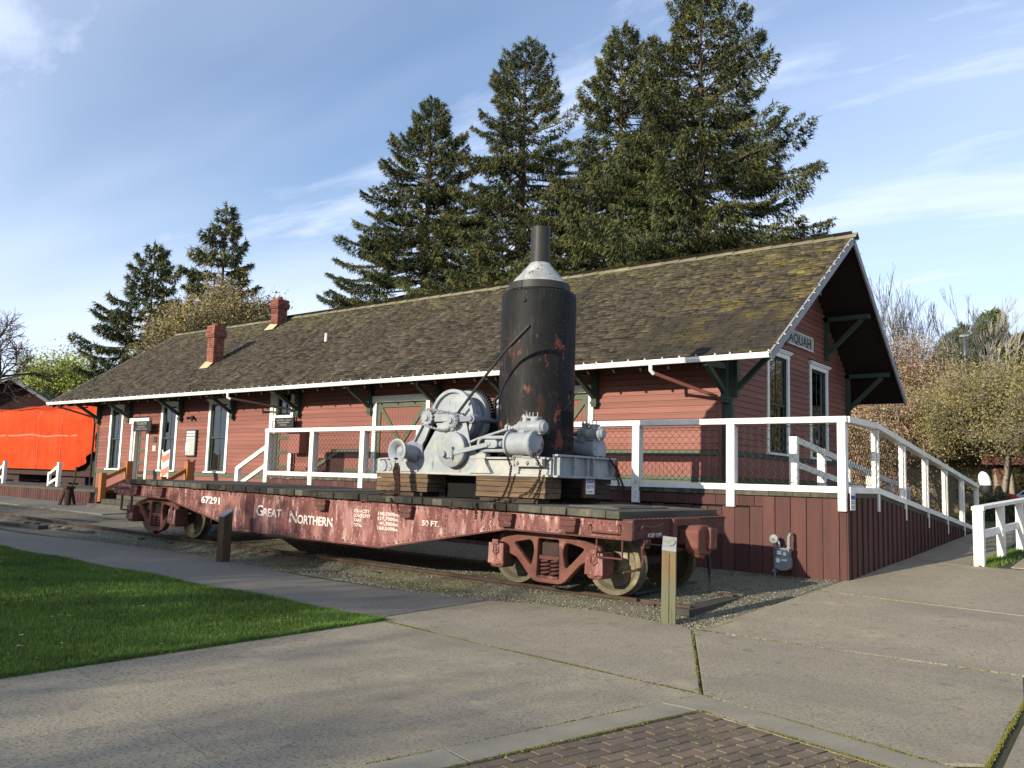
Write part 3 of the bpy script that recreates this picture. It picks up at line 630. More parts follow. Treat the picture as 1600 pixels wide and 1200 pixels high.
def window(side, u0, u1, z0, z1, blind=None, green='green_trim'):
    w = .115; b = MB()
    face(b, side, u0, u0+w, .0, .045, z0+.05, z1-.16); face(b, side, u1-w, u1, .0, .045, z0+.05, z1-.16)
    face(b, side, u0-.01, u1+.01, .0, .05, z1-.16, z1-.055); face(b, side, u0-.05, u1+.05, .0, .085, z1-.055, z1-.02); face(b, side, u0-.075, u1+.075, .0, .11, z1-.02, z1+.012)
    face(b, side, u0-.05, u1+.05, -.02, .09, z0, z0+.05)
    win = b.build('window', 'white_trim', depot, bevel=.004)
    iu0, iu1, iz0, iz1 = u0+w, u1-w, z0+.05, z1-.16; zm = (iz0+iz1)/2; um = (iu0+iu1)/2
    for nm, a, c, v in (('lower_sash', iz0, zm+.02, -.055), ('upper_sash', zm-.02, iz1, -.025)):
        b = MB(); f = .05
        face(b, side, iu0, iu0+f, v-.03, v, a, c); face(b, side, iu1-f, iu1, v-.03, v, a, c); face(b, side, iu0+f, iu1-f, v-.03, v, a, a+f); face(b, side, iu0+f, iu1-f, v-.03, v, c-f, c)
        face(b, side, um-.014, um+.014, v-.028, v-.004, a+f, c-f); b.build(nm, green, win)
        for p0, p1 in ((iu0+f, um-.014), (um+.014, iu1-f)):
            b = MB(); face(b, side, p0, p1, v-.018, v-.013, a+f, c-f); b.build('pane', 'glass', win)
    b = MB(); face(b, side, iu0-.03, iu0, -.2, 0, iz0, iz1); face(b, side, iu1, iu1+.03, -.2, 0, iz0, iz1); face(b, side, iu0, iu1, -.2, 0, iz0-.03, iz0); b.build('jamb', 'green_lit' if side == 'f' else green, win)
    if blind == 'slats':
        b = MB(); z = iz0+.05
        while z < iz1: face(b, side, um+.02, iu1-.02, -.16, -.135, z, z+.022); z += .05
        b.build('blind', 'blind', win)
    if blind == 'reflection_panel':
        b = MB(); face(b, side, iu0, iu1, -.20, -.19, iz0, iz1 if side == 'g' else zm); b.build('reflection_panel', 'reflection_tan', win)  # tan sheet added behind the glass, tree reflection put into its colour
    return win
window('f', *FW[0]); w2 = window('f', *FW[1]); window('f', *FW[2], blind='slats')
window('g', *GW[0], blind='reflection_panel'); window('g', *GW[1])
b = MB(); face(b, 'f', -27.08, -26.98, -.10, -.095, 1.75, 2.2); b.build('paper_notice', 'paper', w2)

def door_panel(u0, u1, z0, z1, name='door', back=.10):
    b = MB(); face(b, 'f', u0, u1, -back-.04, -back, z0, z1); d = b.build(name, 'red_siding', depot)
    b = MB(); st = .11
    face(b, 'f', u0, u0+st, -back, -back+.02, z0, z1); face(b, 'f', u1-st, u1, -back, -back+.02, z0, z1)
    n = 6
    for i in range(n): 
        zz = z0+(z1-z0-.1)*i/(n-1); face(b, 'f', u0+st, u1-st, -back, -back+.02, zz, zz+.10)
    b.build('door_frame', 'green_lit', d); b = MB(); b.tube([(u1-.06, YF+back-.03, z0+1.0), (u1-.06, YF+back-.09, z0+1.0)], .028, 8); b.build('door_knob', 'black_iron', d); return d
# ticket door with deep reveal
b = MB(); a, c, z0, z1 = FD[0]
face(b, 'f', a, a+.13, 0, .05, z0, z1-.2); face(b, 'f', c-.13, c, 0, .05, z0, z1-.2); face(b, 'f', a-.06, c+.06, 0, .11, z1-.2, z1); face(b, 'f', a+.13, a+.20, -.18, 0, z0, z1-.2)
b.build('door_casing', 'white_trim', depot, bevel=.004); door_panel(a+.20, c-.13, z0, z1-.2, back=.16)
# office door with glazed transom
b = MB(); a, c, z0, z1 = FD[1]
face(b, 'f', a, a+.14, 0, .05, z0, z1); face(b, 'f', c-.14, c, 0, .05, z0, z1); face(b, 'f', a+.14, c-.14, 0, .05, 3.22, 3.38); face(b, 'f', a+.14, a+.22, -.18, 0, z0, z1); face(b, 'f', a-.04, c+.04, 0, .08, z1, z1+.12)
b.build('door_casing', 'white_trim', depot, bevel=.004); door_panel(a+.22, c-.14, z0, 3.2, back=.14)
b = MB(); face(b, 'f', a+.22, c-.14, -.14, -.10, 3.385, 3.44); face(b, 'f', a+.22, c-.14, -.14, -.10, 4.02, 4.09)
for u in (a+.22, (a+c)/2+.02, c-.18): face(b, 'f', u, u+.04, -.14, -.10, 3.44, 4.02)
tr = b.build('transom', 'green_trim', depot); b = MB(); face(b, 'f', a+.26, c-.18, -.125, -.118, 3.44, 4.02); b.build('pane', 'glass', tr)
# sliding freight doors
for a, c, z0, z1 in FD[2:]:
    b = MB(); face(b, 'f', a, a+.13, 0, .06, z0, z1-.17); face(b, 'f', c-.13, c, 0, .06, z0, z1-.17); face(b, 'f', a-.03, c+.03, 0, .09, z1-.17, z1); b.build('door_casing', 'white_trim', depot, bevel=.004)
    b = MB(); u0, u1, t0, t1 = a+.13, c-.13, z0+.02, z1-.17; n = 17; wdt = (u1-u0)/n
    for i in range(n): face(b, 'f', u0+i*wdt+.002, u0+(i+1)*wdt-.003, -.06, -.03, t0, t1)
    d = b.build('freight_door', 'red_siding', depot); um = (u0+u1)/2; zl = t0+.95
    b = MB()
    for m0, m1 in ((u0, um-.004), (um+.004, u1)):
        if m0 == u0: face(b, 'f', m0, m0+.12, -.03, 0, t0, t1)
        face(b, 'f', m0, m1, -.03, .002, t1-.14, t1); face(b, 'f', m0, m1, -.03, .001, t0, t0+.14)
    face(b, 'f', u1-.12, u1, -.03, .001, t0, t1)
    b.beam((u0+.10, YF+.012, t1-.12), (um-.06, YF+.012, zl), .03, .115); b.beam((u1-.10, YF+.012, t1-.12), (um+.06, YF+.012, zl), .03, .115)
    b.build('door_brace', 'green_lit', d)

# roof
b = MB(); X0, X1 = -34.10, -5.76
for (ya, za, yb, zb) in ((EY, EZ, RY, RZ), (BY, 4.10, RY, RZ)):
    t = .07; b.add([(X0, ya, za-.02), (X1, ya, za-.02), (X1, yb, zb-.02), (X0, yb, zb-.02), (X0, ya, za-.02-t), (X1, ya, za-.02-t), (X1, yb, zb-.02-t), (X0, yb, zb-.02-t)],
          [(0, 1, 2, 3), (7, 6, 5, 4), (0, 4, 5, 1), (1, 5, 6, 2), (2, 6, 7, 3), (3, 7, 4, 0)])
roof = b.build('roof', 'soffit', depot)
b = MB()
for i in range(44):
    x = X0+.25+i*.62
    b.beam((x, EY+.02, EZ-.16), (x, RY, RZ-.16), .05, .12); b.beam((x, BY-.02, 4.10-.16), (x, RY, RZ-.16), .05, .12)
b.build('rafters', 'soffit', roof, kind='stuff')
th = math.atan(SF); Ls = math.hypot(RY-EY, RZ-EZ); ct, st_ = math.cos(th), math.sin(th)
# hand-split shingles: the 300 nearest are single pieces, the rest one part
var = []
for k in range(8):
    bb = MB(); l1, l2 = random.uniform(.024, .044), .006; q = random.uniform(-.015, .015)
    bb.add([(-.5, 0, 0), (.5, q, 0), (.5, .30, -.005), (-.5, .30, -.005), (-.5, 0, l1), (.5, q, l1*random.uniform(.7, 1.2)), (.5, .30, l2), (-.5, .30, l2)], [(4, 5, 6, 7), (0, 1, 5, 4), (1, 2, 6, 5), (3, 0, 4, 7), (2, 3, 7, 6)]); bb.t = [-.1, 1.5, .3, .2, 0]  # butt face lightest: weathered edge plus caught sunlight put into the tint
    m_ = bb.mesh('shingle', fix=False); m_.materials.append(MT['shingle']); var.append(m_)
rs = np.random.default_rng(5); rows = int(Ls/.150); near = 0; SV = []; ST = []
for i in range(rows+1):
    s0 = i*.150-.03; x = X1-.004+.05*0; off = rs.uniform(0, .1); x = X1+.03
    wob = .012*math.sin(i*1.7)
    while x > X0:
        w = float(rs.uniform(.09, .255)); xa, xb = x-w, x-.004; x -= w
        s = s0+float(rs.normal(0, .018))+.010*math.sin(xa*1.3+i)+.02*math.sin(xa*.45)+(.0 if rs.random() > .04 else -.03)
        if s+.1 > Ls: s = Ls-.13
        if near < 300 and xa > -9.1 and i < 16:
            near += 1; place('shingle', random.choice(var), roof, ((xa+xb)/2, EY+s*ct, EZ-.02+s*st_), scale=(xb-xa, 1, 1), rot=(th, 0, 0)); continue
        l1 = float(rs.uniform(.022, .055)); l1b = l1*float(rs.uniform(.6, 1.2)); dq = float(rs.normal(0, .006)); e = min(s+.30, Ls)
        SV.append([(xa, s, 0), (xb, s+dq, 0), (xb, e, -.004), (xa, e, -.004), (xa, s, l1), (xb, s+dq, l1b), (xb, e, .005), (xa, e, .005)]); tt_ = float(np.clip(rs.normal(-.15, .55), -1, 1.3)); ST += [tt_, tt_+1.7, tt_+.4, tt_+.2]  # butts tinted lighter here too, for pale weathering and painted-in sunlight
SV = np.array(SV); n = len(SV); P = np.empty_like(SV); P[..., 0] = SV[..., 0]; P[..., 1] = EY+SV[..., 1]*ct-SV[..., 2]*st_; P[..., 2] = EZ-.02+SV[..., 1]*st_+SV[..., 2]*ct
f = np.array([(4, 5, 6, 7), (0, 1, 5, 4), (1, 2, 6, 5), (3, 0, 4, 7)]); F = (f[None]+np.arange(n)[:, None, None]*8).reshape(-1, 4)
np_mesh('shingles', P.reshape(-1, 3), F, 'shingle', roof, tint=np.array(ST), kind='stuff', k=4)
b = MB()
for j in range(42):
    s0 = j*.137; y = BY-s0*math.cos(math.atan(SB)); z = 4.10+s0*math.sin(math.atan(SB)); x = X1+.03
    while x > X0: 
        w = random.uniform(.25, .5); xa = max(x-w, X0); xb = x-.006; lf = random.uniform(.018, .034); b.add([(xa, y, z-.01), (xb, y, z-.01), (xb, y-.16, z-.01+.16*SB), (xa, y-.16, z-.01+.16*SB), (xa, y, z-.01+lf), (xb, y, z-.01+lf), (xb, y-.16, z+.16*SB), (xa, y-.16, z+.16*SB)], [(4, 5, 6, 7), (0, 1, 5, 4), (1, 2, 6, 5), (3, 0, 4, 7)]); x -= w
b.build('rear_shingles', 'shingle', roof, kind='stuff')
cap = MB(); cap.add([(-.26, -.13, -.10), (.26, -.13, -.10), (.26, 0, .0), (-.26, 0, .0), (.26, .13, -.105), (-.26, .13, -.105), (-.26, -.13, -.085), (.26, -.13, -.06), (.26, 0, .045), (-.26, 0, .022), (.26, .13, -.065), (-.26, .13, -.085)], [(6, 7, 8, 9), (9, 8, 10, 11), (0, 1, 7, 6), (1, 2, 8, 7), (2, 4, 10, 8), (4, 5, 11, 10), (5, 3, 9, 11), (3, 0, 6, 9)])
cme = cap.mesh('ridge_cap'); cme.materials.append(MT['ridge_wood'])
for i in range(57): place('ridge_cap', cme, roof, (X1-.14-i*.50, RY, RZ+.045+random.uniform(-.006, .006)), rot=(0, random.uniform(-.012, .012), random.uniform(-.02, .02)))
for xe, sgn in ((X1, 1), (X0, -1)):
    for ya, za, yb in ((EY-.03, EZ-.10, RY), (BY+.03, 3.99, RY)):
        b = MB(); za = roof_z(min(max(ya, EY), BY)) - .10; L0 = Vector((0, ya, za)); L1 = Vector((0, yb, RZ-.085)); 
        b.beam((xe+sgn*.022, ya, za), (xe+sgn*.022, yb, RZ-.085), .04, .17); b.build('rake_board', 'rake_paint', roof, bevel=.004)
b = MB(); prof = [(EY-.02, EZ-.02), (EY-.02, EZ-.115), (EY-.085, EZ-.115), (EY-.12, EZ-.06), (EY-.125, EZ-.02), (EY-.112, EZ-.02), (EY-.105, EZ-.055), (EY-.08, EZ-.10), (EY-.034, EZ-.10), (EY-.034, EZ-.02)]
b.prism(prof, 'x', X0, X1+.02); b.build('gutter', 'white_trim', roof)
for x, pts in ((-7.35, [(-8.15, 14.86, 3.99), (-8.15, 14.86, 3.90), (-8.13, 14.92, 3.84), (-7.2, 15.84, 3.42), (-7.16, 15.90, 3.34), (-7.16, 15.91, 1.75)]), (-22, [(-22.35, 14.86, 3.99), (-22.35, 14.86, 3.90), (-22.33, 14.92, 3.84), (-20.55, 15.84, 3.52), (-20.50, 15.90, 3.45), (-20.50, 15.91, 1.05)]), (-32, [(-33.2, 14.86, 3.99), (-33.2, 14.86, 3.9), (-32.45, 15.85, 3.55), (-32.42, 15.9, 3.4), (-32.42, 15.9, 1.0)])):
    b = MB(); b.tube(pts, .036, 8); b.build('downspout', 'red_siding' if x > -8 else 'soffit', depot, smooth=True)
b = MB(); b.tube([(-8.15, 14.86, 3.99), (-8.15, 14.86, 3.88), (-8.12, 14.93, 3.82)], .04, 8); b.tube([(-22.35, 14.86, 3.99), (-22.35, 14.86, 3.86), (-22.3, 14.93, 3.82)], .04, 8); b.build('downspout_elbow', 'white_trim', depot, smooth=True)
for x in (-7.06, -10.1, -12.45, -14.8, -17.28, -20.35, -23.62, -26.6, -29.95, -32.2):
    b = MB(); b.box(x-.065, x+.065, YF-.15, YF-.004, 3.30, 4.45); b.box(x-.085, x+.085, YF-.17, YF-.002, 3.36, 3.42)
    b.beam((x, YF-.10, 3.50), (x, EY+.10, 4.00), .09, .10); b.beam((x, YF-.02, 4.03), (x, EY+.04, 3.985), .10, .12); b.build('roof_bracket', 'green_trim', depot, bevel=.004)
for y, zt in ((16.10, 4.52), (18.05, 5.86), (21.75, 5.98), (23.45, 4.72)):
    b = MB(); zb = zt-.95; b.box(XR+.004, XR+.13, y-.065, y+.065, zb-.15, zt)
    b.beam((XR, y, zt-.06), (X1-.10, y, zt-.06), .11, .13, up=(0, 1, 0)); b.beam((XR+.08, y, zb), (X1-.28, y, zt-.12), .10, .10, up=(0, 1, 0)); b.build('gable_bracket', 'green_trim', depot, bevel=.004)
# chimneys, brick by brick but joined (a brick is only a few pixels)
def chimney(x0, x1, y0, y1, z0, z1):
    b = MB(); b.box(x0+.02, x1-.02, y0+.02, y1-.02, z0, z1-.02); ch = b.build('brick_chimney', 'mortar', roof)
    b = MB(); z = z0; i = 0
    while z < z1-.01:
        f = (z-z0)/(z1-z0); o = 0
        if z > z1-.16: o = .03
        elif z > z1-.32: o = .06
        elif z > z1-.40: o = .045
        a0, a1, c0, c1 = x0-o, x1+o, y0-o, y1+o
        for (p0, p1, fn) in ((a0, a1, lambda s, e: b.box(s+.004, e-.004, c0, c0+.1, z+.004, z+.066, random.uniform(-1, 1))), (a0, a1, lambda s, e: b.box(s+.004, e-.004, c1-.1, c1, z+.004, z+.066, random.uniform(-1, 1))),
                          (c0+.1, c1-.1, lambda s, e: b.box(a0, a0+.1, s+.004, e-.004, z+.004, z+.066, random.uniform(-1, 1))), (c0+.1, c1-.1, lambda s, e: b.box(a1-.1, a1, s+.004, e-.004, z+.004, z+.066, random.uniform(-1, 1)))):
            s = p0-(.1 if i % 2 else 0)
            while s < p1-.01: fn(max(s, p0), min(s+.2, p1)); s += .2
        z += .071; i += 1
    b.build('bricks', 'brick', ch, kind='stuff')
    b = MB(); b.cyl(((x0+x1)/2, (y0+y1)/2, z1-.03), ((x0+x1)/2, (y0+y1)/2, z1+.13), .10, .09, 12); b.box(x0+.08, x1-.08, y0+.08, y1-.08, z1-.06, z1+.02); b.build('chimney_pot', 'brick', ch, smooth=True)
    b = MB(); zf = roof_z(y0); b.add([(x0-.08, y0-.22, roof_z(y0-.22)+.035), (x1+.02, y0-.22, roof_z(y0-.22)+.035), (x1+.02, y0-.01, zf+.10), (x0-.02, y0-.01, zf+.16)], [(0, 1, 2, 3)]); b.build('flashing', 'tan_wall', ch)
chimney(-26.50, -26.10, 16.68, 17.08, 5.05, 6.64); chimney(-26.66, -26.26, 19.35, 19.78, 6.85, 8.12)
b = MB(); b.cyl((-21.34, 17.62, 5.75), (-21.34, 17.62, 6.14), .045, n=10); b.build('vent_pipe', 'white_trim', roof, smooth=True)
# clip-on string lights along gutter and rake
sl_ = thing('string_lights', 'row of small pale clip-on bulbs along the depot gutter and gable edge', 'string lights', (-19.6, 14.85, 4.1))
b = MB(); x = X1
while x > X0: b.lathe((x, EY-.05, EZ+.015), (random.uniform(-.4, .4), -.5, 1), [(.001, 0), (.008, .006), (.008, .016), (.001, .024)], 6); b.box(x-.02, x+.02, EY-.055, EY-.047, EZ+.003, EZ+.014); x -= random.uniform(.30, .40)
s = .3
while s < Ls: 
    b.lathe((X1+.05, EY+s*ct, EZ+s*st_+.01), (1, 0, .4), [(.001, 0), (.010, .01), (.010, .022), (.001, .034)], 6); s += .40
s = .3
while s < 5.6: b.lathe((X1+.05, BY-s*math.cos(math.atan(SB)), 4.1+s*math.sin(math.atan(SB))+.01), (1, 0, .4), [(.001, 0), (.010, .01), (.010, .022), (.001, .034)], 6); s += .40
b.build('bulbs', 'bulb', sl_, kind='stuff'); b = MB(); b.tube([(X0, EY-.05, EZ+.01), (X1, EY-.05, EZ+.01), (X1+.045, EY, EZ), (X1+.045, RY, RZ-.01)], .006, 4); b.build('cord', 'black_iron', sl_)

# ------------------------------------------------------------------ signs and fittings on the wall
def board_sign(name, label, cat, x0, x1, z0, z1, y=15.72, mat='sign_black', hang=True):
    t = thing(name, label, cat, ((x0+x1)/2, y, z0)); b = MB(); b.box(x0, x1, y-.02, y+.02, z0, z1); b.build('sign_board', mat, t, bevel=.004)
    if hang:
        b = MB()
        for x in (x0+.08, x1-.08): b.tube([(x, y, z1), (x, y+.02, z1+.12), (x, YF-.02, z1+.16)], .008, 5)
        b.build('hanger', 'black_iron', t)
    return t
t = board_sign('hanging_sign', 'black sign reading TICKETS over the narrow left door', 'sign', -29.22, -28.05, 2.97, 3.33)
text('TICKETS', (-29.0, 15.699, 3.20), .082, 'sign_text', t, width=.66); text('PASSENGER', (-28.93, 15.699, 3.11), .042, 'sign_text', t, width=.52); text('WAITING  ROOM', (-29.04, 15.699, 3.03), .042, 'sign_text', t, width=.74)
t = board_sign('hanging_sign', 'black sign reading TELEGRAPH OFFICE over the taller door near the white steps rail', 'sign', -21.15, -20.27, 2.97, 3.28)
text('WESTERN  UNION', (-21.06, 15.699, 3.19), .036, 'sign_text', t, width=.68); text('TELEGRAPH', (-21.02, 15.699, 3.115), .046, 'sign_text', t, width=.56); text('OFFICE', (-20.90, 15.699, 3.04), .042, 'sign_text', t, width=.32)
t = thing('notice_board', 'tall narrow notice board with white title strips between two depot windows', 'notice board', (-25.85, 15.93, 2.13))
b = MB(); b.box(-26.16, -25.56, 15.90, 15.975, 2.13, 3.0); b.build('case', 'green_trim', t, bevel=.004); b = MB(); b.box(-26.12, -25.60, 15.894, 15.90, 2.16, 2.70); b.build('panel', 'blind', t)
b = MB(); b.box(-26.10, -25.62, 15.893, 15.90, 2.90, 2.96); b.box(-26.10, -25.62, 15.893, 15.90, 2.81, 2.87); b.box(-26.10, -25.62, 15.893, 15.90, 2.71, 2.77); b.box(-26.11, -25.92, 15.888, 15.894, 2.30, 2.58); b.build('paper', 'paper', t)
t = thing('wall_lamp', 'small black double spotlight on the red wall above the notice board', 'lamp', (-25.9, 15.9, 3.4)); b = MB(); b.box(-25.96, -25.84, 15.93, 15.978, 3.36, 3.48); b.build('mount', 'black_iron', t)
for dx in (-.07, .08): b = MB(); b.cyl((-25.9+dx*.5, 15.93, 3.42), (-25.9+dx*1.6, 15.80, 3.38), .03, .055, 10); b.build('lamp_head', 'black_iron', t, smooth=True)
for z, lb, m_ in ((2.60, 'dark square plaque beside the ticket door, the upper of two', 'post_dark'), (2.29, 'pale square plaque beside the ticket door, the lower of two', 'blind')):
    b = MB(); b.box(-28.30, -28.08, 15.955, 15.978, z, z+.2); tag(b.build('wall_plaque', m_, bevel=.003), lb, 'plaque')
t = thing('wall_cabinet', 'red wooden cabinet with slanted top on the depot wall beside the office door', 'cabinet', (-20.2, 15.8, 2.2)); b = MB(); b.prism([(15.68, 2.24), (15.975, 2.24), (15.975, 2.95), (15.68, 2.84)], 'x', -20.42, -19.92); b.build('cabinet_body', 'red_siding', t, bevel=.004)
b = MB(); b.beam((-20.17, 15.62, 2.83), (-20.17, 15.98, 2.97), .58, .03, up=(0, 0, 1)); b.build('cabinet_lid', 'green_trim', t)
t = thing('station_name_sign', 'white board with dark letters high on the gable wall, partly behind the roof edge', 'sign', (XR+.05, 19.6, 4.97)); b = MB(); b.box(XR+.024, XR+.05, 18.60, 20.74, 4.98, 5.28); b.build('sign_board', 'sign_cream', t)
b = MB(); b.box(XR+.05, XR+.065, 18.25, 20.74, 4.955, 4.98); b.box(XR+.05, XR+.065, 20.74, 20.77, 4.955, 5.30); b.box(XR+.05, XR+.065, 18.25, 20.74, 5.28, 5.30); b.build('sign_frame', 'white_trim', t)
text('ISSAQUAH', (XR+.052, 18.70, 5.02), .22, 'letter_black', t, face='side', width=1.92, bold=.002)

# ================================================================== FREIGHT PLATFORM
YP = 14.2; XP = -4.22
def deckz(y): return DK if y < 15.95 else DK-(y-15.95)*.1005
plat = thing('freight_platform', 'high freight platform with brick red skirt boards and weathered deck', 'platform', (-11.8, 15.1, .2))
dm = MB(); dm.box(-.068, .068, -.92, .92, -.088, 0); dme = dm.mesh('deck_plank'); dme.materials.append(MT['deck_wood'])
for i in range(108):
    x = -19.35+.1405*i
    place('deck_plank', dme, plat, (x, YP+.90+random.uniform(-.008, .008), DK+random.uniform(-.004, .002)))
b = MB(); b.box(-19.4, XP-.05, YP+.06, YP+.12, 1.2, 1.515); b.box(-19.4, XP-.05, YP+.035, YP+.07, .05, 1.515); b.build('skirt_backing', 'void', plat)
def skirt(name, x0, x1, z0, z1, par): return None
ubm = MB(); ubm.box(-.5, .5, -.028, 0, 0, 1); ume = ubm.mesh('skirt_board'); ume.materials.append(MT['red_board'])
x = -4.235; lines = [-4.235, -4.354, -4.616, -4.883, -5.148, -5.406, -5.62]
for a, c in zip(lines[:-1], lines[1:]):
    place('skirt_board', ume, plat, ((a+c)/2, YP+.03+random.uniform(-.004, .004), gz(a, YP)-.03), scale=(a-c-.012, 1, 1.505-gz(a, YP)+.03), rot=(0, random.uniform(-.004, .004), 0))
x = -5.625
while x > -19.4:
    w = random.choice((.27, .25, .23, .285)); 
    place('skirt_board', ume, plat, (x-w/2, YP+.03+random.uniform(-.006, .006), gz(x, YP)-.03+random.uniform(0, .03)), scale=(w-random.choice((.008, .012, .03)), 1, 1.325-gz(x, YP)), rot=(0, random.uniform(-.008, .008), 0)); x -= w
x = -5.61
while x > -19.4:
    w = random.choice((.23, .26, .15, .28)); place('skirt_board', ume, plat, (x-w/2, YP+.026, 1.335), scale=(w-.008, 1, .172)); x -= w
# ramp going down along the gable side
ramp = thing('access_ramp', 'long sloping wooden ramp with ribbed dark red side boards right of the depot', 'ramp', (-5.0, 20.4, .4))
b = MB(); ya, yb = 16.02, 25.0
b.add([(-5.75, ya, deckz(ya)), (XP-.03, ya, deckz(ya)), (XP-.03, yb, deckz(yb)), (-5.75, yb, deckz(yb)), (-5.75, ya, deckz(ya)-.1), (XP-.03, ya, deckz(ya)-.1), (XP-.03, yb, deckz(yb)-.1), (-5.75, yb, deckz(yb)-.1)], [(0, 1, 2, 3), (7, 6, 5, 4), (0, 4, 5, 1), (1, 5, 6, 2), (2, 6, 7, 3), (3, 7, 4, 0)]); b.build('ramp_deck', 'deck_wood', ramp)
b = MB(); b.beam((XP-.012, YP+.05, DK-.045), (XP-.012, 15.95, DK-.045), .03, .085); b.beam((XP-.012, 15.95, DK-.045), (XP-.012, 25.0, deckz(25.0)-.045), .03, .085); b.build('edge_board', 'deck_wood', ramp)
y = YP+.01; b = MB(); i = 0
b.add([(XP-.035, YP+.04, .1), (XP-.035, 25, .6), (XP-.035, 25, deckz(25)-.09), (XP-.035, 15.95, DK-.09), (XP-.035, YP+.04, DK-.09)], [(0, 1, 2, 3, 4)]); b.build('ramp_backing', 'red_dark', ramp)
k = 0
while y < 24.6:
    w = .135; z0 = gz(XP, y)-.02; z1 = min(deckz(y), deckz(y+w))-.092
    if z1-z0 < .08: break
    bb = place('skirt_board', ume, ramp, (XP-.028+(.028 if k % 2 else .004), y+w/2, z0), scale=(w-.01, 1, z1-z0), rot=(0, 0, PI/2)); y += w+(.035 if k % 2 else .005); k += 1

def chainlink(P0, U, L, Hh, name, parent, pitch=.068):
    """woven wire between two posts; U is the unit direction (may slope), up is z"""
    b = MB(); U = Vector(U); n = int(L/pitch); m = int(Hh/pitch*1.0); r = .0042; P0 = Vector(P0); N = Vector((U.y, -U.x, 0)).normalized()*.002
    hh = Hh/m
    for i in range(-0, n):
        x0 = i*pitch; b.tube([P0+U*(x0+(pitch if (j+i) % 2 else 0))+Vector((0, 0, j*hh))+N*(1 if (j+i) % 2 else -1) for j in range(m+1)], r, 3, caps=False)
    for z in (0, Hh): b.tube([P0+Vector((0, 0, z))-U*.03, P0+U*(L+.03)+Vector((0, 0, z))], .005, 4)
    return b.build(name, 'wire', parent, fix=False)
rail = thing('platform_railing', 'white post and rail fence with wire mesh along the freight platform edge', 'railing', (-11.8, YP, 1.3))
PX = [-4.29, -6.18, -8.06, -9.95, -11.83, -13.72, -15.6, -17.49, -19.34]
for i, x in enumerate(PX):
    b = MB(); w = .085 if i else .075; b.box(x-w+.01, x+w-.01, YP-.055, YP+.03+.0, 1.31, 2.73 if i else 2.735); b.build('post', 'white_paint', rail, bevel=.006)
    b = MB(); b.box(x-w+.02, x+w-.02, YP+.035, YP+.13, DK, 2.72); b.build('post', 'white_paint', rail, bevel=.006)
    if i: 
        b = MB()
        for z in (1.40, 1.49, 1.66, 1.70): b.cyl((x+.01, YP-.062, z), (x+.01, YP-.05, z), .010, n=6)
        b.build('bolts', 'rail_rust', rail, kind='stuff')
for a, c in ((-4.20, -8.1), (-8.105, -13.7), (-13.705, -19.42)):
    b = MB(); b.box(c, a, YP-.075, YP+.14, 2.735, 2.835); b.build('top_rail', 'white_paint', rail, bevel=.008)
for a, c in zip(PX[:-1], PX[1:]):
    b = MB(); b.box(c+.078, a-.078, YP-.04, YP+.035, 1.60, 1.705); b.build('bottom_rail', 'white_paint', rail, bevel=.006)
    chainlink((c+.11, YP+.04, 1.745), (1, 0, 0), a-c-.26, .95, 'wire_mesh', rail)
b = MB(); b.beam((-19.36, YP-.01, 2.36), (-20.64, YP-.01, 1.76), .07, .115); b.build('stair_rail', 'white_paint', rail, bevel=.006)
b = MB(); b.beam((-19.36, YP-.01, 1.86), (-20.64, YP-.01, 1.26), .07, .10); b.build('stair_rail', 'white_paint', rail, bevel=.006)
b = MB(); b.box(-20.71, -20.57, YP-.05, YP+.06, .95, 1.79); b.build('stair_post', 'white_paint', rail, bevel=.006)
# ramp railing
rr_ = thing('ramp_railing', 'white railing with wire mesh descending along the outside of the ramp', 'railing', (XP, 20.4, .8))
RYs = [15.93, 17.80, 19.67, 21.54, 23.41, 25.28]
for y in RYs:
    b = MB(); zt = deckz(y)+1.13; b.box(XP-.075, XP+.0, y-.085, y+.02, deckz(y)-.005, zt); b.box(XP+.002, XP+.036, y-.03, y+.05, deckz(y)-.32, zt-.02); b.build('post', 'white_paint', rr_, bevel=.006)
pts = [YP+.02]+RYs
for a, c in zip(pts[:-1], pts[1:]):
    b = MB(); b.beam((XP-.02, a-.02, deckz(a)+1.175), (XP-.02, c-.02, deckz(c)+1.175), .15, .10); b.build('top_rail', 'white_paint', rr_, bevel=.006)
    b = MB(); b.beam((XP+.02, a+.03, deckz(a)+.04), (XP+.02, c-.04, deckz(c)+.04), .035, .10); b.build('bottom_rail', 'white_paint', rr_, bevel=.005)
    u = Vector((0, c-a-.2, deckz(c)-deckz(a))); L = u.length; chainlink((XP-.03, a+.08, deckz(a)+.13), u.normalized(), L-.06, .93, 'wire_mesh', rr_)
hr = thing('ramp_handrail', 'inner white two-bar handrail of the ramp, nearest the gable windows', 'railing', (-5.72, 20.4, .8))
HY = [16.02, 17.6, 19.3, 21.0, 22.7, 24.4]
for y in HY: b = MB(); b.box(-5.80, -5.65, y-.06, y+.06, deckz(y)-.2, deckz(y)+1.02); b.build('post', 'white_paint', hr, bevel=.006)
for o_ in (.96, .50):
    for a, c in zip(HY[:-1], HY[1:]): b = MB(); b.beam((-5.70, a, deckz(a)+o_), (-5.70, c, deckz(c)+o_), .06, .12); b.build('rail', 'white_paint', hr, bevel=.006)
t = thing('small_sign', 'small white and blue sign on the ramp side just right of the white corner post', 'sign', (XP, YP+.2, 1.2)); b = MB(); b.box(XP+.03, XP+.036, YP+.05, YP+.30, 1.33, 1.60); b.build('sign_plate', 'paper', t)
b = MB(); b.box(XP+.036, XP+.038, YP+.07, YP+.28, 1.50, 1.565); b.build('print_band', 'notice_blue', t); b = MB()
for z in (1.46, 1.43, 1.39, 1.36): b.box(XP+.036, XP+.0375, YP+.08, YP+.27, z, z+.012)
b.build('print_lines', 'letter_black', t)

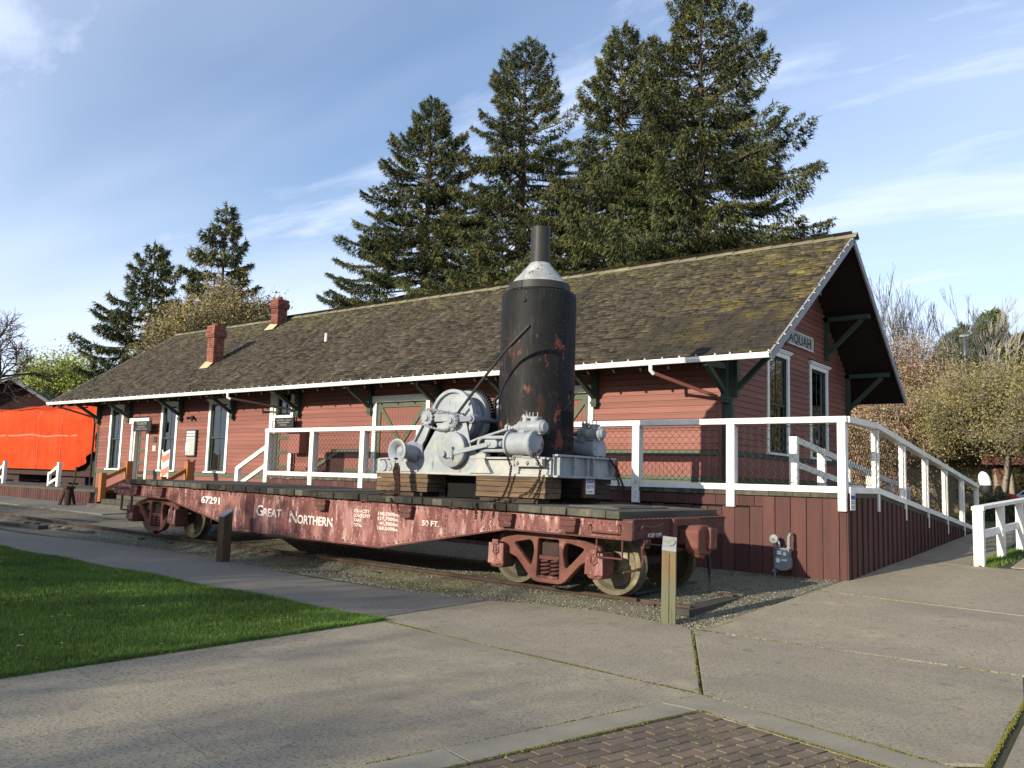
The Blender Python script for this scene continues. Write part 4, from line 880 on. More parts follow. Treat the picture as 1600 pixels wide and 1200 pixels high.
# ================================================================== PASSENGER PLATFORM (left)
pp = thing('passenger_platform', 'low boarding platform with slatted brick red front at the far left', 'platform', (-35, 15, .4))
b = MB(); b.box(-75, -28.42, YP, 15.98, DKL-.09, DKL); b.box(-28.42, -19.45, 15.0, 15.98, DKL-.09, DKL-.002); b.box(-75, -32.5, 15.98, 17.2, DKL-.09, DKL); b.build('platform_deck', 'deck_wood', pp)
b = MB(); b.box(-75, -28.45, YP+.05, YP+.08, .2, DKL-.09); b.box(-28.5, -28.47, YP+.08, 15.0, .2, DKL-.09); b.box(-28.42, -19.45, 15.03, 15.06, .2, DKL-.09); b.build('skirt_backing', 'red_dark', pp)
x = -28.43
for i in range(110):
    w = .185; place('skirt_board', ume, pp, (x-w/2, YP+.045, gz(x, YP)-.02), scale=(w-.02, 1, DKL-.09-gz(x, YP)+.02), rot=(0, random.uniform(-.012, .012), 0)); x -= w+.004
b = MB(); b.box(-28.45, -28.42, YP+.02, 15.0, .25, DKL-.09); b.build('end_board', 'red_dark', pp)
for i, (y0, y1, z1) in enumerate(((13.55, 14.0, .52), (14.0, 14.5, .66), (14.5, 15.0, .80))):
    b = MB(); b.box(-27.7, -24.3, y0, y1, .28, z1); st0 = b.build('wooden_step', 'deck_wood', pp, bevel=.006)
def handrail(lbl, x, y0, y1, zl, zh):
    t = thing('step_handrail', lbl, 'handrail', (x, (y0+y1)/2, .9), 'orange brown handrails beside the platform steps')
    b = MB(); b.box(x-.09, x+.09, y0-.09, y0+.09, .55, zl); b.build('post', 'orange_wood', t, bevel=.006); b = MB(); b.box(x-.10, x+.10, y1-.10, y1+.10, .8, zh); b.build('post', 'orange_wood', t, bevel=.006)
    for dz in (-.22, -.62): b = MB(); b.beam((x, y0, zl+dz), (x, y1, zh+dz), .06, .12); b.build('rail', 'orange_wood', t, bevel=.004)
handrail('orange brown handrail of the platform steps, left one by the corner window', -28.2, 14.25, 15.1, 1.50, 1.92)
handrail('orange brown handrail of the platform steps, right one beside the chevron marker', -24.55, 14.25, 15.1, 1.45, 1.93)
t = thing('chevron_marker', 'upright white marker board with red downward chevrons on the platform', 'marker board', (-26.0, 15.1, .93))
b = MB()
for s_ in (-1, 1): b.add([(-26.0, 15.06, .95), (-26.0+s_*.23, 15.14, .95), (-26.0+s_*.23, 15.14, 2.32), (-26.0, 15.06, 2.20), (-26.0, 15.08, .95), (-26.0+s_*.23, 15.16, .95), (-26.0+s_*.23, 15.16, 2.32), (-26.0, 15.08, 2.20)], [(0, 1, 2, 3), (7, 6, 5, 4), (1, 5, 6, 2), (2, 6, 7, 3), (0, 4, 5, 1)])
b.build('marker_board', 'white_trim', t); b = MB()
for z in (1.99, 1.55, 1.11):
    for s_ in (-1, 1): b.add([(-26.0, 15.052, z-.12), (-26.0+s_*.22, 15.131, z+.02), (-26.0+s_*.22, 15.131, z+.24), (-26.0, 15.052, z+.10)], [(0, 1, 2, 3)])
b.build('chevrons', 'chevron_red', t)
def white_rail(lbl, x, y=15.0):
    t = thing('white_stair_rail', lbl, 'handrail', (x, y, .93)); b = MB(); b.box(x+.35, x+.50, y-.06, y+.06, .93, 1.82); b.build('post', 'white_paint', t); b = MB(); b.box(x-.36, x-.26, y-.05, y+.05, .93, 1.45); b.build('post', 'white_paint', t)
    for dz in (0, -.45): b = MB(); b.beam((x-.31, y, 1.38+dz*.8), (x+.4, y, 1.70+dz), .05, .10); b.build('rail', 'white_paint', t)
white_rail('short white sloping handrail on the left platform in front of the orange tarp', -33.2, 14.9); white_rail('white handrail cut off by the left edge of the photo', -37.9, 14.9)
t = thing('switch_stand', 'dark iron switch stand with upright lever before the left platform', 'switch stand', (-28.9, 13.5, gz(-28.9, 13.5)))
b = MB(); 
for dx, dy in ((-.28, -.15), (.28, -.15), (.0, .25)): b.beam((-28.9+dx, 13.5+dy, .33), (-28.9+dx*.35, 13.5+dy*.35, 1.0), .07, .07)
b.box(-29.05, -28.75, 13.36, 13.64, .94, 1.03); b.box(-28.97, -28.83, 13.42, 13.58, .35, .95); b.build('stand', 'chain_rust', t); b = MB(); b.tube([(-28.75, 13.5, 1.0), (-28.55, 13.5, 1.25), (-28.50, 13.5, 1.68)], .028, 6); b.build('lever', 'black_iron', t, smooth=True)
# ================================================================== FLATCAR (built level, then tilted with the track)
CT = .0118
car = thing('flatcar', 'weathered red railway flatcar lettered GREAT NORTHERN carrying a steam donkey engine', 'flatcar', (-5.45, 10.9, .15)); car.rotation_euler.y = CT
FX0, FX1, FY0, FY1 = -18.1, -5.45, 9.50, 12.25
ST_, SB_ = 1.19, .95
side = [(FX0, ST_), (FX1, ST_), (FX1, SB_), (-7.45, SB_), (-9.95, .49), (-13.6, .49), (-16.15, SB_), (FX0, SB_)]
for y in (FY0, FY1):
    s = 1 if y == FY0 else -1
    b = MB(); b.prism(side, 'y', y, y+s*.03); web = b.build('side_sill', 'car_red', car)
    b = MB(); b.box(FX0, FX1+.01, y-s*.004 if s > 0 else y-.09, y+.09 if s > 0 else y+.004, ST_-.012, ST_+.012)
    pts = side[2:]
    for a, c in zip(pts[:-1], pts[1:]): b.beam((a[0], y+s*.04, a[1]), (c[0], y+s*.04, c[1]), .11, .022)
    b.build('flange', 'car_rust', web)
# rivets along the near side
b = MB()
def riv(x, z, y=FY0): b.dome((x, y, z), (0, -1, 0), .018)
x = FX0+.1
while x < FX1: riv(x, ST_-.05); x += .13
def zbot(x):
    for a, c in zip(side[2:-1], side[3:]):
        if c[0] <= x <= a[0]: return a[1]+(c[1]-a[1])*(x-a[0])/(c[0]-a[0])
    return SB_
x = FX0+.05
while x < FX1: riv(x, zbot(x)+.045); x += .105
for xs_ in (-5.55, -5.75, -7.9, -7.75, -8.6, -16.0, -16.3, -13.30, -13.46, -17.6, -17.9):
    z = zbot(xs_)+.1
    while z < ST_-.08: riv(xs_, z); z += .075
for xs_ in np.arange(-8.9, -7.3, .17): 
    riv(xs_, 1.06); riv(xs_, .99+.02)
for xs_ in np.arange(-16.9, -15.2, .14): riv(xs_, 1.08); riv(xs_, 1.0)
b.build('rivets', 'rivet_worn', car, smooth=True, kind='stuff')
for a, c, z in ((-13.50, -13.26, .52), (-5.62, FX1, SB_+.01)): b = MB(); b.box(a, c, FY0-.012, FY0-.001, z, ST_-.02); b.build('splice_plate', 'car_rust', car)
# stake pockets
for x in (-17.3, -16.33, -11.33, -9.35, -7.42, -6.37):
    b = MB(); b.prism([(x-.13, ST_-.02), (x+.13, ST_-.02), (x+.10, .985), (x-.10, .985)], 'y', FY0-.085, FY0-.001)
    for z in (1.155, 1.075, 1.0): b.box(x-.13+(1.17-z)*.2, x+.13-(1.17-z)*.2, FY0-.10, FY0-.06, z-.012, z+.012)
    b.build('stake_pocket', 'car_rust', car, bevel=.004)
for x in (-12.15, -10.3, -8.4, -13.9, -15.1):
    b = MB(); b.tube([(x-.10, FY0-.01, ST_-.02), (x-.07, FY0-.06, ST_+.01), (x+.07, FY0-.06, ST_+.01), (x+.10, FY0-.01, ST_-.02)], .012, 6); b.build('tie_loop', 'car_rust', car)
# grab irons on side and end, sill step, lettering
def bar(name, pts, r=.011, mat='car_rust'): b = MB(); b.tube(pts, r, 6); return b.build(name, mat, car, smooth=True)
bar('grab_iron', [(-6.06, FY0, 1.10), (-6.06, FY0-.06, 1.10), (-6.06, FY0-.06, 1.02), (-5.62, FY0-.06, 1.02), (-5.62, FY0-.06, 1.12), (-5.62, FY0, 1.12)])
bar('sill_step', [(-5.98, FY0+.02, .95), (-5.98, FY0+.02, .70), (-5.60, FY0+.02, .70), (-5.60, FY0+.02, .95)], .016)
bar('sill_step', [(-17.95, FY0+.02, .95), (-17.95, FY0+.02, .64), (-17.55, FY0+.02, .64), (-17.55, FY0+.02, .95)], .024)
bar('grab_iron', [(FX1, 9.66, 1.06), (FX1+.06, 9.66, 1.12), (FX1+.07, 9.9, 1.10), (FX1+.06, 10.2, 1.14), (FX1, 10.2, 1.13)])
bar('grab_iron', [(FX0-.28, FY0-.03, 1.12), (FX0+.1, FY0-.06, 1.10), (FX0+.5, FY0-.06, 1.12)], .012)
def lets(s, x, z, h, w, y=FY0-.0035, mat='letter_white', bold=.004): return text(s, (x, y, z), h, mat, car, width=w, bold=bold, depth=.0012)
u = lambda xw: CT*(-5.45-xw)
lets('67291', -14.93, .935, .125, .60, mat='letter_clean'); lets('G', -13.17, .80, .185, .19); lets('REAT', -12.96, .80, .135, .50); lets('N', -12.22, .74, .19, .20); lets('ORTHERN', -12.0, .735, .14, .90)
for i, (a_, b_) in enumerate((('CAPACITY', '100,000lbs.'), ('LOAD LIMIT', '127,700lbs.'), ('TARE', '41,300lbs.'), ('TOTAL', '168,000lbs.'))):
    z = 1.005-.075*i; lets(a_, -10.58, z, .050, {0: .36, 1: .38, 2: .17, 3: .20}[i], bold=.001); lets(b_, -10.02+(.04 if i == 2 else 0), z-.012, .050, .46 if i != 2 else .42, bold=.001)
lets('50 FT.', -9.06, .895, .075, .34, bold=.002)
# end sill with striking casting and coupler
b = MB(); b.box(FX1-.03, FX1, FY0+.03, FY1-.03, SB_+.005, ST_); es = b.build('end_sill', 'car_rust', car)
b = MB(); b.box(FX1-.10, FX1+.012, FY0+.0, FY1, ST_, ST_+.014)
y = FY0+.08
while y < FY1: b.dome((FX1-.02, y, ST_+.014), (0, 0, 1), .018); b.dome((FX1+.001, y, SB_+.04), (1, 0, 0), .013); y += .125
for yy in (9.58, 9.64, 10.40, 10.46, 12.1, 12.17):
    z = 1.0
    while z < 1.17: b.dome((FX1, yy, z), (1, 0, 0), .014); z += .05
b.build('end_flange', 'car_rust', es)
text('KEEP OFF', (FX1+.003, 9.90, .975), .045, 'letter_clean', car, face='side', width=.36, depth=.001)
b = MB(); b.box(FX1, FX1+.05, 10.52, 10.62, .80, 1.20); b.box(FX1, FX1+.05, 11.22, 11.32, .80, 1.20); b.box(FX1, FX1+.05, 10.62, 11.22, 1.10, 1.20); b.box(FX1, FX1+.05, 10.62, 11.22, .76, .80); b.build('striking_plate', 'coupler', car, bevel=.008)
b = MB(); b.box(FX1-.5, FX1+.14, 10.80, 11.04, .84, 1.04); cs = b.build('coupler_shank', 'coupler', car, bevel=.02)
b = MB(); b.prism([(10.66, .82), (10.72, .74), (11.02, .72), (11.14, .80), (11.10, 1.06), (11.02, 1.12), (10.76, 1.12), (10.66, 1.05)], 'x', FX1+.14, FX1+.34); b.prism([(10.90, .80), (11.12, .79), (11.15, 1.07), (10.92, 1.10)], 'x', FX1+.27, FX1+.40)
b.prism([(10.66, .88), (10.76, .70), (10.88, .66), (10.96, .74)], 'x', FX1+.18, FX1+.32); b.build('coupler_head', 'coupler', cs, bevel=.022)
bar('uncoupling_rod', [(FX1+.06, 9.75, .90), (FX1+.07, 10.2, .86), (FX1+.09, 10.75, .78), (FX1+.18, 10.85, .74)], .013, 'rail_rust')
bar('uncoupling_handle', [(FX1+.06, 9.75, .90), (FX1+.06, 9.70, .90), (FX1+.06, 9.64, .82), (FX1+.05, 9.70, .70), (FX1+.04, 9.66, .60), (FX1-.02, 9.52, .56), (FX1-.06, 9.40, .55)], .016)
b = MB(); b.box(FX1+.0, FX1+.05, 9.72, 9.88, .84, .95); b.dome((FX1+.05, 9.77, .93), (1, 0, 1), .03); b.dome((FX1+.05, 9.84, .93), (1, 0, 1), .03); b.build('rod_bracket', 'car_rust', car)
bar('brake_hose', [(FX1+.02, 11.35, .90), (FX1+.10, 11.40, .84), (FX1+.16, 11.40, .60), (FX1+.17, 11.38, .42)], .028, 'black_iron')
b = MB(); 
for i in range(5): b.tube([Vector((FX1+.17, 11.38, .40-.045*i))+Vector((math.cos(t)*.014*(i % 2), math.cos(t)*.014*(1-i % 2), math.sin(t)*.03)) for t in np.linspace(0, 2*PI, 9)[:-1]], .006, 4, closed=True)
b.build('hose_chain', 'black_iron', car)
b = MB(); b.box(FX0-.22, FX0+.25, FY0+.02, FY0+.5, .98, 1.16); b.box(FX0-.05, FX0, FY0+.03, FY1-.03, SB_, ST_); b.build('end_sill', 'car_rust', car)
# underframe
b = MB(); cs_ = [(FX0+.1, 1.15), (FX1-.05, 1.15), (FX1-.05, .92), (-7.6, .90), (-10.0, .56), (-13.5, .56), (-16.1, .90), (FX0+.1, .92)]
b.prism(cs_, 'y', 10.70, 10.74); b.prism(cs_, 'y', 11.06, 11.10)
for x in np.arange(-17.2, -6.0, 1.1): b.box(x-.04, x+.04, FY0+.03, FY1-.03, 1.02, 1.16)
b.box(-12.6, -11.2, 10.0, 10.45, .58, .86); b.cyl((-12.9, 11.5, .72), (-11.5, 11.5, .72), .17, n=14); b.build('underframe', 'car_under', car)
# deck planks
pm = MB(); pm.box(-.098, .098, -1.44, 1.44, 0, .095); pme = pm.mesh('deck_plank'); bm = bmesh.new(); bm.from_mesh(pme); bmesh.ops.bevel(bm, geom=bm.edges[:], offset=.005, segments=1, affect='EDGES'); bm.to_mesh(pme); bm.free(); pme.materials.append(MT['deck_dark'])
pme2 = pme.copy(); pme2.materials.clear(); pme2.materials.append(MT['deck_wood'])
for i in range(60):
    x = -5.70-.2007*i
    me_ = pme2 if (x > -6.95 or random.random() < .18 or -16.5 < x < -14.9) else pme
    place('deck_plank', me_, car, (x, 10.86+random.uniform(-.02, .015), 1.205+random.uniform(-.006, .004)), rot=(0, 0, random.uniform(-.004, .004)))
b = MB(); b.box(-6.75, -5.95, 10.0, 11.4, 1.301, 1.318); b.box(-6.6, -6.1, 10.1, 11.2, 1.318, 1.326); b.build('deck_patch', 'deck_wood', car)

def make_truck(cx):
    t = MB()
    frames = []
    for y0, y1, nm in ((9.70, 9.82, 'n'), (11.98, 12.10, 'f')):
        L = lambda P: [(cx+u_, z_) for u_, z_ in P]
        outer = rounded(L([(-.86, .63), (-.84, .80), (-.55, .88), (-.22, .935), (.22, .935), (.55, .88), (.84, .80), (.86, .63), (.66, .60), (.54, .56), (.27, .285), (.18, .255), (-.18, .255), (-.27, .285), (-.54, .56), (-.66, .60)]), .05)
        h1 = rounded(L([(-.60, .765), (-.285, .825), (-.235, .70), (-.285, .455)]), .06); h2 = rounded(L([(.60, .765), (.285, .825), (.235, .70), (.285, .455)]), .06); h3 = rounded(L([(-.175, .85), (.175, .85), (.19, .32), (-.19, .32)]), .03)
        frames.append(cutplate([outer, h1, h2, h3], y0, y1, 'side_frame', 'coupler' if nm == 'n' else 'car_rust', car, bevel=.012))
        if nm == 'n':
            fr = frames[-1]; b = MB(); b.box(cx-.15, cx+.15, 9.76, 9.9, .56, .80); b.build('bolster_end', 'car_under', fr, bevel=.02); b = MB(); b.box(cx-.165, cx+.165, 9.72, 9.86, .565, .62); b.build('spring_cap', 'car_rust', fr, bevel=.01); b = MB(); b.box(cx-.17, cx+.17, 9.71, 9.9, .322, .35); b.build('spring_seat', 'car_rust', fr, bevel=.005)
            for sx in (-.085, .085):
                b = MB(); b.tube([(cx+sx+.066*math.cos(k*PI/5), 9.79+.066*math.sin(k*PI/5), .352+k*.0052) for k in range(40)], .019, 6); b.build('coil_spring', 'car_rust', fr, smooth=True)
            for sx in (-1, 1):
                jx = cx+sx*.815; b = MB(); b.prism([(jx-.125, .44), (jx-.09, .40), (jx+.09, .40), (jx+.125, .44), (jx+.125, .74), (jx-.125, .74)], 'y', 9.60, 9.88); jb = b.build('journal_box', 'coupler', fr, bevel=.02)
                b = MB(); b.prism([(jx-.14, .455), (jx-.06, .455), (jx, .435), (jx+.06, .455), (jx+.14, .455), (jx+.13, .74), (jx-.13, .74)], 'y', 9.575, 9.598); b.box(jx-.05, jx+.05, 9.55, 9.60, .72, .79); b.tube([(jx-.045, 9.57, .70), (jx-.05, 9.56, .62), (jx, 9.56, .585), (jx+.05, 9.56, .62), (jx+.045, 9.57, .70)], .012, 6); b.cyl((jx, 9.558, .66), (jx, 9.58, .66), .03, n=8); b.build('journal_lid', 'car_red', fr, bevel=.005)
    for sx in (-1, 1):
        wx = cx+sx*.815; b = MB(); b.cyl((wx, 9.9, .565), (wx, 11.9, .565), .075, n=14); ax = b.build('axle', 'car_under', car, smooth=True)
        for wy, s in ((10.09, 1), (11.71, -1)):
            prof = [(.07, -.02), (.12, -.02), (.13, .02), (.18, .045), (.29, .04), (.335, .0), (.345, -.012), (.408, -.012), (.412, .085), (.425, .10), (.440, .115), (.436, .135), (.35, .135), (.33, .10), (.2, .08), (.1, .10), (.07, .10)]
            b = MB(); b.lathe((wx, wy, .565), (0, s, 0), prof, 40); b.build('wheel', 'wheel_steel', ax, smooth=True)
    b = MB(); b.box(cx-.13, cx+.13, 9.9, 11.9, .58, .84); b.cyl((cx, 10.9, .8), (cx, 10.9, .98), .18, n=12)
    for sx in (-1, 1): b.beam((cx+sx*.36, 9.95, .45), (cx+sx*.36, 11.85, .45), .08, .12); b.box(cx+sx*.36-.03, cx+sx*.36+.03, 10.02, 10.14, .36, .62)
    b.beam((cx-.36, 10.5, .42), (cx+.36, 10.5, .40), .04, .04); b.build('truck_bolster', 'car_under', car)
make_truck(-6.87); make_truck(-16.88)
bar('brake_lever', [(-6.20, 10.25, .72), (-6.33, 10.2, .30)], .022, 'wheel_steel')

# ================================================================== TIMBER CRIBBING under the engine
def crib(name, label, x0, x1, y0, y1, zb, zt, n, par_axis='x', mat='timber'):
    t = thing(name, label, 'timber stack', ((x0+x1)/2, (y0+y1)/2, zb), 'timber stacks under the donkey engine'); h = (zt-zb-.07)/n
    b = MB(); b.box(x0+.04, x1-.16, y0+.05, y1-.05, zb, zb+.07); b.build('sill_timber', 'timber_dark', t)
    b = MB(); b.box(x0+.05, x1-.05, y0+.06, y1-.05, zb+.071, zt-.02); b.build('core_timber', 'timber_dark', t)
    for i in range(n):
        b = MB(); q = random.uniform(-.008, .008); b.box(x0+q, x1+random.uniform(-.01, .01), y0+random.uniform(-.012, .006), y1, zb+.07+h*i+.002, zb+.07+h*(i+1)-.003); b.build('timber', mat, t, bevel=.006)
    return t
ez = 1.738
crib('timber_crib', 'stack of four brown timbers under the winch end, behind a bundle of rusty chain', -10.56, -9.40, 9.95, 10.45, 1.353, ez-.03, 4)
crib('timber_crib', 'stack of four light brown timbers under the near cylinder of the donkey engine', -8.40, -7.12, 9.95, 10.35, 1.328, ez-.03, 4)
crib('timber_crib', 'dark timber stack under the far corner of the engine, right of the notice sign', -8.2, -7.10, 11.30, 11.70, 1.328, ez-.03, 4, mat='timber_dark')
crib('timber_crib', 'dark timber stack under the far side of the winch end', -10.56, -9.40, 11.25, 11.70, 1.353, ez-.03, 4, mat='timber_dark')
t = thing('notice_sign', 'small red board with blue and white NOTICE KEEP OFF sign below the boiler frame', 'sign', (-7.08, 10.95, 1.38)); t.rotation_euler.z = 0
b = MB(); b.box(-7.10, -7.06, 10.86, 11.21, 1.42, 1.735); b.build('back_board', 'red_board', t); b = MB(); b.box(-7.06, -7.052, 10.915, 11.145, 1.475, 1.72); b.build('sign_plate', 'paper', t, bevel=.002)
b = MB(); b.box(-7.052, -7.050, 10.93, 11.13, 1.640, 1.700); b.build('blue_band', 'notice_blue', t)
text('NOTICE', (-7.0495, 10.945, 1.652), .036, 'paper', t, face='side', width=.17, depth=.0006); text('KEEP OFF', (-7.0515, 10.935, 1.560), .055, 'letter_black', t, face='side', width=.19, depth=.0006); text('EQUIPMENT', (-7.0515, 10.955, 1.500), .022, 'letter_black', t, face='side', width=.15, depth=.0006)

# ================================================================== DONKEY ENGINE
eng = thing('donkey_engine', 'grey steam donkey engine with tall black rusting boiler and conical stack', 'steam engine', (-8.8, 10.8, ez))
EC = 10.8
# bed frame
b = MB()
for s, y0, y1 in ((1, 9.95, 10.10), (-1, 11.50, 11.65)):
    b.box(-10.58, -7.07, y0, y1, ez-.03, ez+.005); b.box(-8.55, -7.07, y0+.06, y0+.09, ez+.005, ez+.24); 
    b.box(-8.55, -7.07, y0, y1, ez+.22, ez+.25)
for x in (-7.12, -8.6, -10.5): b.box(x-.025, x+.025, 10.1, 11.5, ez-.03, ez+.22)
b.build('bed_frame', 'cream_iron', eng, bevel=.004)
b = MB(); b.box(-7.08, -6.98, 10.05, 11.66, ez-.03, ez); b.box(-7.08, -6.98, 10.05, 11.66, ez+.27, ez+.30); b.box(-7.08, -7.045, 10.05, 11.66, ez, ez+.27)
for y in (10.12, 10.52, 10.86, 11.02, 11.60): b.box(-7.06, -6.985, y-.012, y+.012, ez, ez+.27)
b.build('end_beam', 'grey_iron', eng, bevel=.003)
# winch side plates
for y0, y1, m in ((9.965, 9.99, 'grey_iron'), (11.54, 11.58, 'grey_iron')):
    b = MB(); b.prism([(-10.52, ez), (-8.25, ez), (-8.3, ez+.20), (-8.55, ez+.42), (-8.68, ez+.86), (-8.80, ez+.93), (-9.40, ez+.95), (-9.48, ez+.85), (-9.86, ez+.22), (-10.44, ez+.17), (-10.52, ez+.20)], 'y', y0, y1); b.build('side_plate', m, eng, bevel=.004)
    b = MB(); yy = y0-.03; pts_ = [(-10.52, ez+.0), (-10.52, ez+.20), (-9.88, ez+.24), (-9.48, ez+.86), (-9.40, ez+.96), (-8.80, ez+.94)]
    for a, c in zip(pts_[:-1], pts_[1:]): b.beam((a[0], yy+.02, a[1]), (c[0], yy+.02, c[1]), .07, .022)
    b.build('plate_flange', m, eng)
b = MB(); b.lathe((-10.42, 9.93, ez+.09), (0, 1, 0), [(.03, 0), (.09, 0), (.09, .03), (.05, .04), (.05, .10), (.02, .11)], 16); b.lathe((-10.30, 9.95, ez+.075), (0, 1, 0), [(.02, 0), (.07, 0), (.07, .03), (.04, .05), (.04, .10)], 14); b.build('bearing_boss', 'grey_iron', eng, smooth=True)
# main drum, friction discs and gear
DX, DZ = -9.0, 2.605
def ringdisc(y, r, name, mat, dish=True, rim=.05):
    b = MB(); b.lathe((DX, y, DZ), (0, 1, 0), [(.05, -.015), (.10, -.015), (.10, .01), (.16, .02), (r-rim-.01, .02), (r-rim, -.03), (r, -.03), (r, .055), (r-rim, .055), (r-rim-.01, .035), (.10, .035), (.05, .05)], 64); return b.build(name, mat, eng, smooth=True)
ringdisc(10.035, .445, 'drum_flange', 'grey_iron'); ringdisc(10.37, .452, 'drum_flange', 'grey_iron')
b = MB(); b.lathe((DX, 10.07, DZ), (0, 1, 0), [(.33, 0), (.30, .04), (.30, .25), (.33, .29)], 40); b.lathe((DX, 10.56, DZ), (0, 1, 0), [(.28, 0), (.24, .05), (.24, .70), (.3, .78)], 40); b.build('winch_drum', 'grey_iron', eng, smooth=True)
b = MB(); R0 = .452; nt_ = 64
poly = []
for i in range(nt_):
    for q, rr2 in ((0, R0), (.12, R0+.040), (.42, R0+.040), (.55, R0)): t_ = 2*PI*(i+q)/nt_; poly.append((DX+math.cos(t_)*rr2, DZ+math.sin(t_)*rr2))
b.prism(poly, 'y', 10.44, 10.53); b.build('bull_gear', 'black_iron', eng)
b = MB(); b.lathe((DX, 10.432, DZ), (0, 1, 0), [(.30, 0), (R0-.005, 0), (R0-.005, .006), (.30, .006)], 48); b.build('gear_rim', 'purple_iron', eng, smooth=True)
ringdisc(11.35, .43, 'drum_flange', 'grey_iron')
b = MB(); b.cyl((DX, 9.94, DZ), (DX, 11.7, DZ), .05, n=14); b.build('drum_shaft', 'grey_iron', eng, smooth=True)
# yoke with two sprockets and roller chain in front of the drum
b = MB(); b.box(-9.34, -8.92, 9.90, 10.02, 2.53, 2.66); b.box(-9.22, -8.98, 9.88, 10.0, 2.66, 2.70); b.prism([(-9.10, 2.53), (-8.94, 2.53), (-9.0, 2.36), (-9.08, 2.36)], 'y', 9.92, 10.02); b.build('bearing_yoke', 'grey_iron', eng, bevel=.012)
def sprocket(x, z, r, nt):
    b = MB(); poly = []
    for i in range(nt):
        for q, k in ((0, r*.86), (.25, r), (.5, r), (.75, r*.86)): a_ = 2*PI*(i+q)/nt; poly.append((x+math.cos(a_)*k, z+math.sin(a_)*k))
    b.prism(poly, 'y', 9.85, 9.885); b.lathe((x, 9.81, z), (0, 1, 0), [(.02, 0), (.05, 0), (.05, .02), (.07, .03), (.07, .06)], 14); b.build('sprocket', 'grey_iron', eng, smooth=False)
sprocket(-9.385, 2.60, .125, 12); sprocket(-8.87, 2.545, .105, 11)
def links(pts, pitch, r, b, ln=None):
    P = [Vector(p) for p in pts]; acc = 0; k = 0; out = []
    d = [0]
    for a, c in zip(P[:-1], P[1:]): d.append(d[-1]+(c-a).length)
    n = int(d[-1]/pitch)
    for i in range(n+1):
        s = i*pitch; j = max(0, min(len(P)-2, next((q for q in range(len(d)-1) if d[q+1] >= s), len(P)-2))); f_ = (s-d[j])/max(1e-6, d[j+1]-d[j]); p = P[j].lerp(P[j+1], min(1, f_)); t_ = (P[j+1]-P[j]).normalized(); out.append((p, t_))
    for i, (p, t_) in enumerate(out):
        up = Vector((0, 0, 1)) if abs(t_.z) < .8 else Vector((1, 0, 0)); a_ = t_.cross(up).normalized(); c_ = t_.cross(a_); w = a_ if i % 2 else c_; l = (ln or pitch*1.45)/2
        b.tube([p+t_*math.cos(q)*l+w*math.sin(q)*l*.55 for q in np.linspace(0, 2*PI, 9)[:-1]], r, 4, closed=True)
b = MB(); arc = []
for a_ in np.linspace(PI*.5, PI*1.5, 8): arc.append((-9.385+math.cos(a_)*.135, 9.868, 2.60+math.sin(a_)*.135))
arc += [(-9.2, 9.868, 2.42), (-9.0, 9.868, 2.395)]
for a_ in np.linspace(-PI*.6, PI*.5, 8): arc.append((-8.87+math.cos(a_)*.115, 9.868, 2.545+math.sin(a_)*.115))
arc += [(-9.1, 9.868, 2.70), (-9.385, 9.868, 2.735)]
links(arc, .032, .008, b); b.build('roller_chain', 'grey_iron', eng)
b = MB(); b.cyl((-8.87, 9.86, 2.545), (-8.87, 10.0, 2.55), .038, n=12); b.beam((-8.87, 9.93, 2.56), (-8.52, 9.95, 2.57), .07, .08); b.cyl((-8.53, 9.90, 2.57), (-8.53, 11.5, 2.57), .036, n=12); b.lathe((-8.53, 9.93, 2.57), (0, 1, 0), [(.04, 0), (.07, 0), (.075, .12), (.05, .14)], 14); b.lathe((-8.53, 10.75, 2.57), (0, 1, 0), [(.04, 0), (.055, 0), (.055, .05), (.04, .05)], 12); b.cyl((-8.42, 10.55, 2.62), (-8.42, 11.5, 2.62), .055, n=12); b.build('counter_shaft', 'purple_iron', eng, smooth=True)
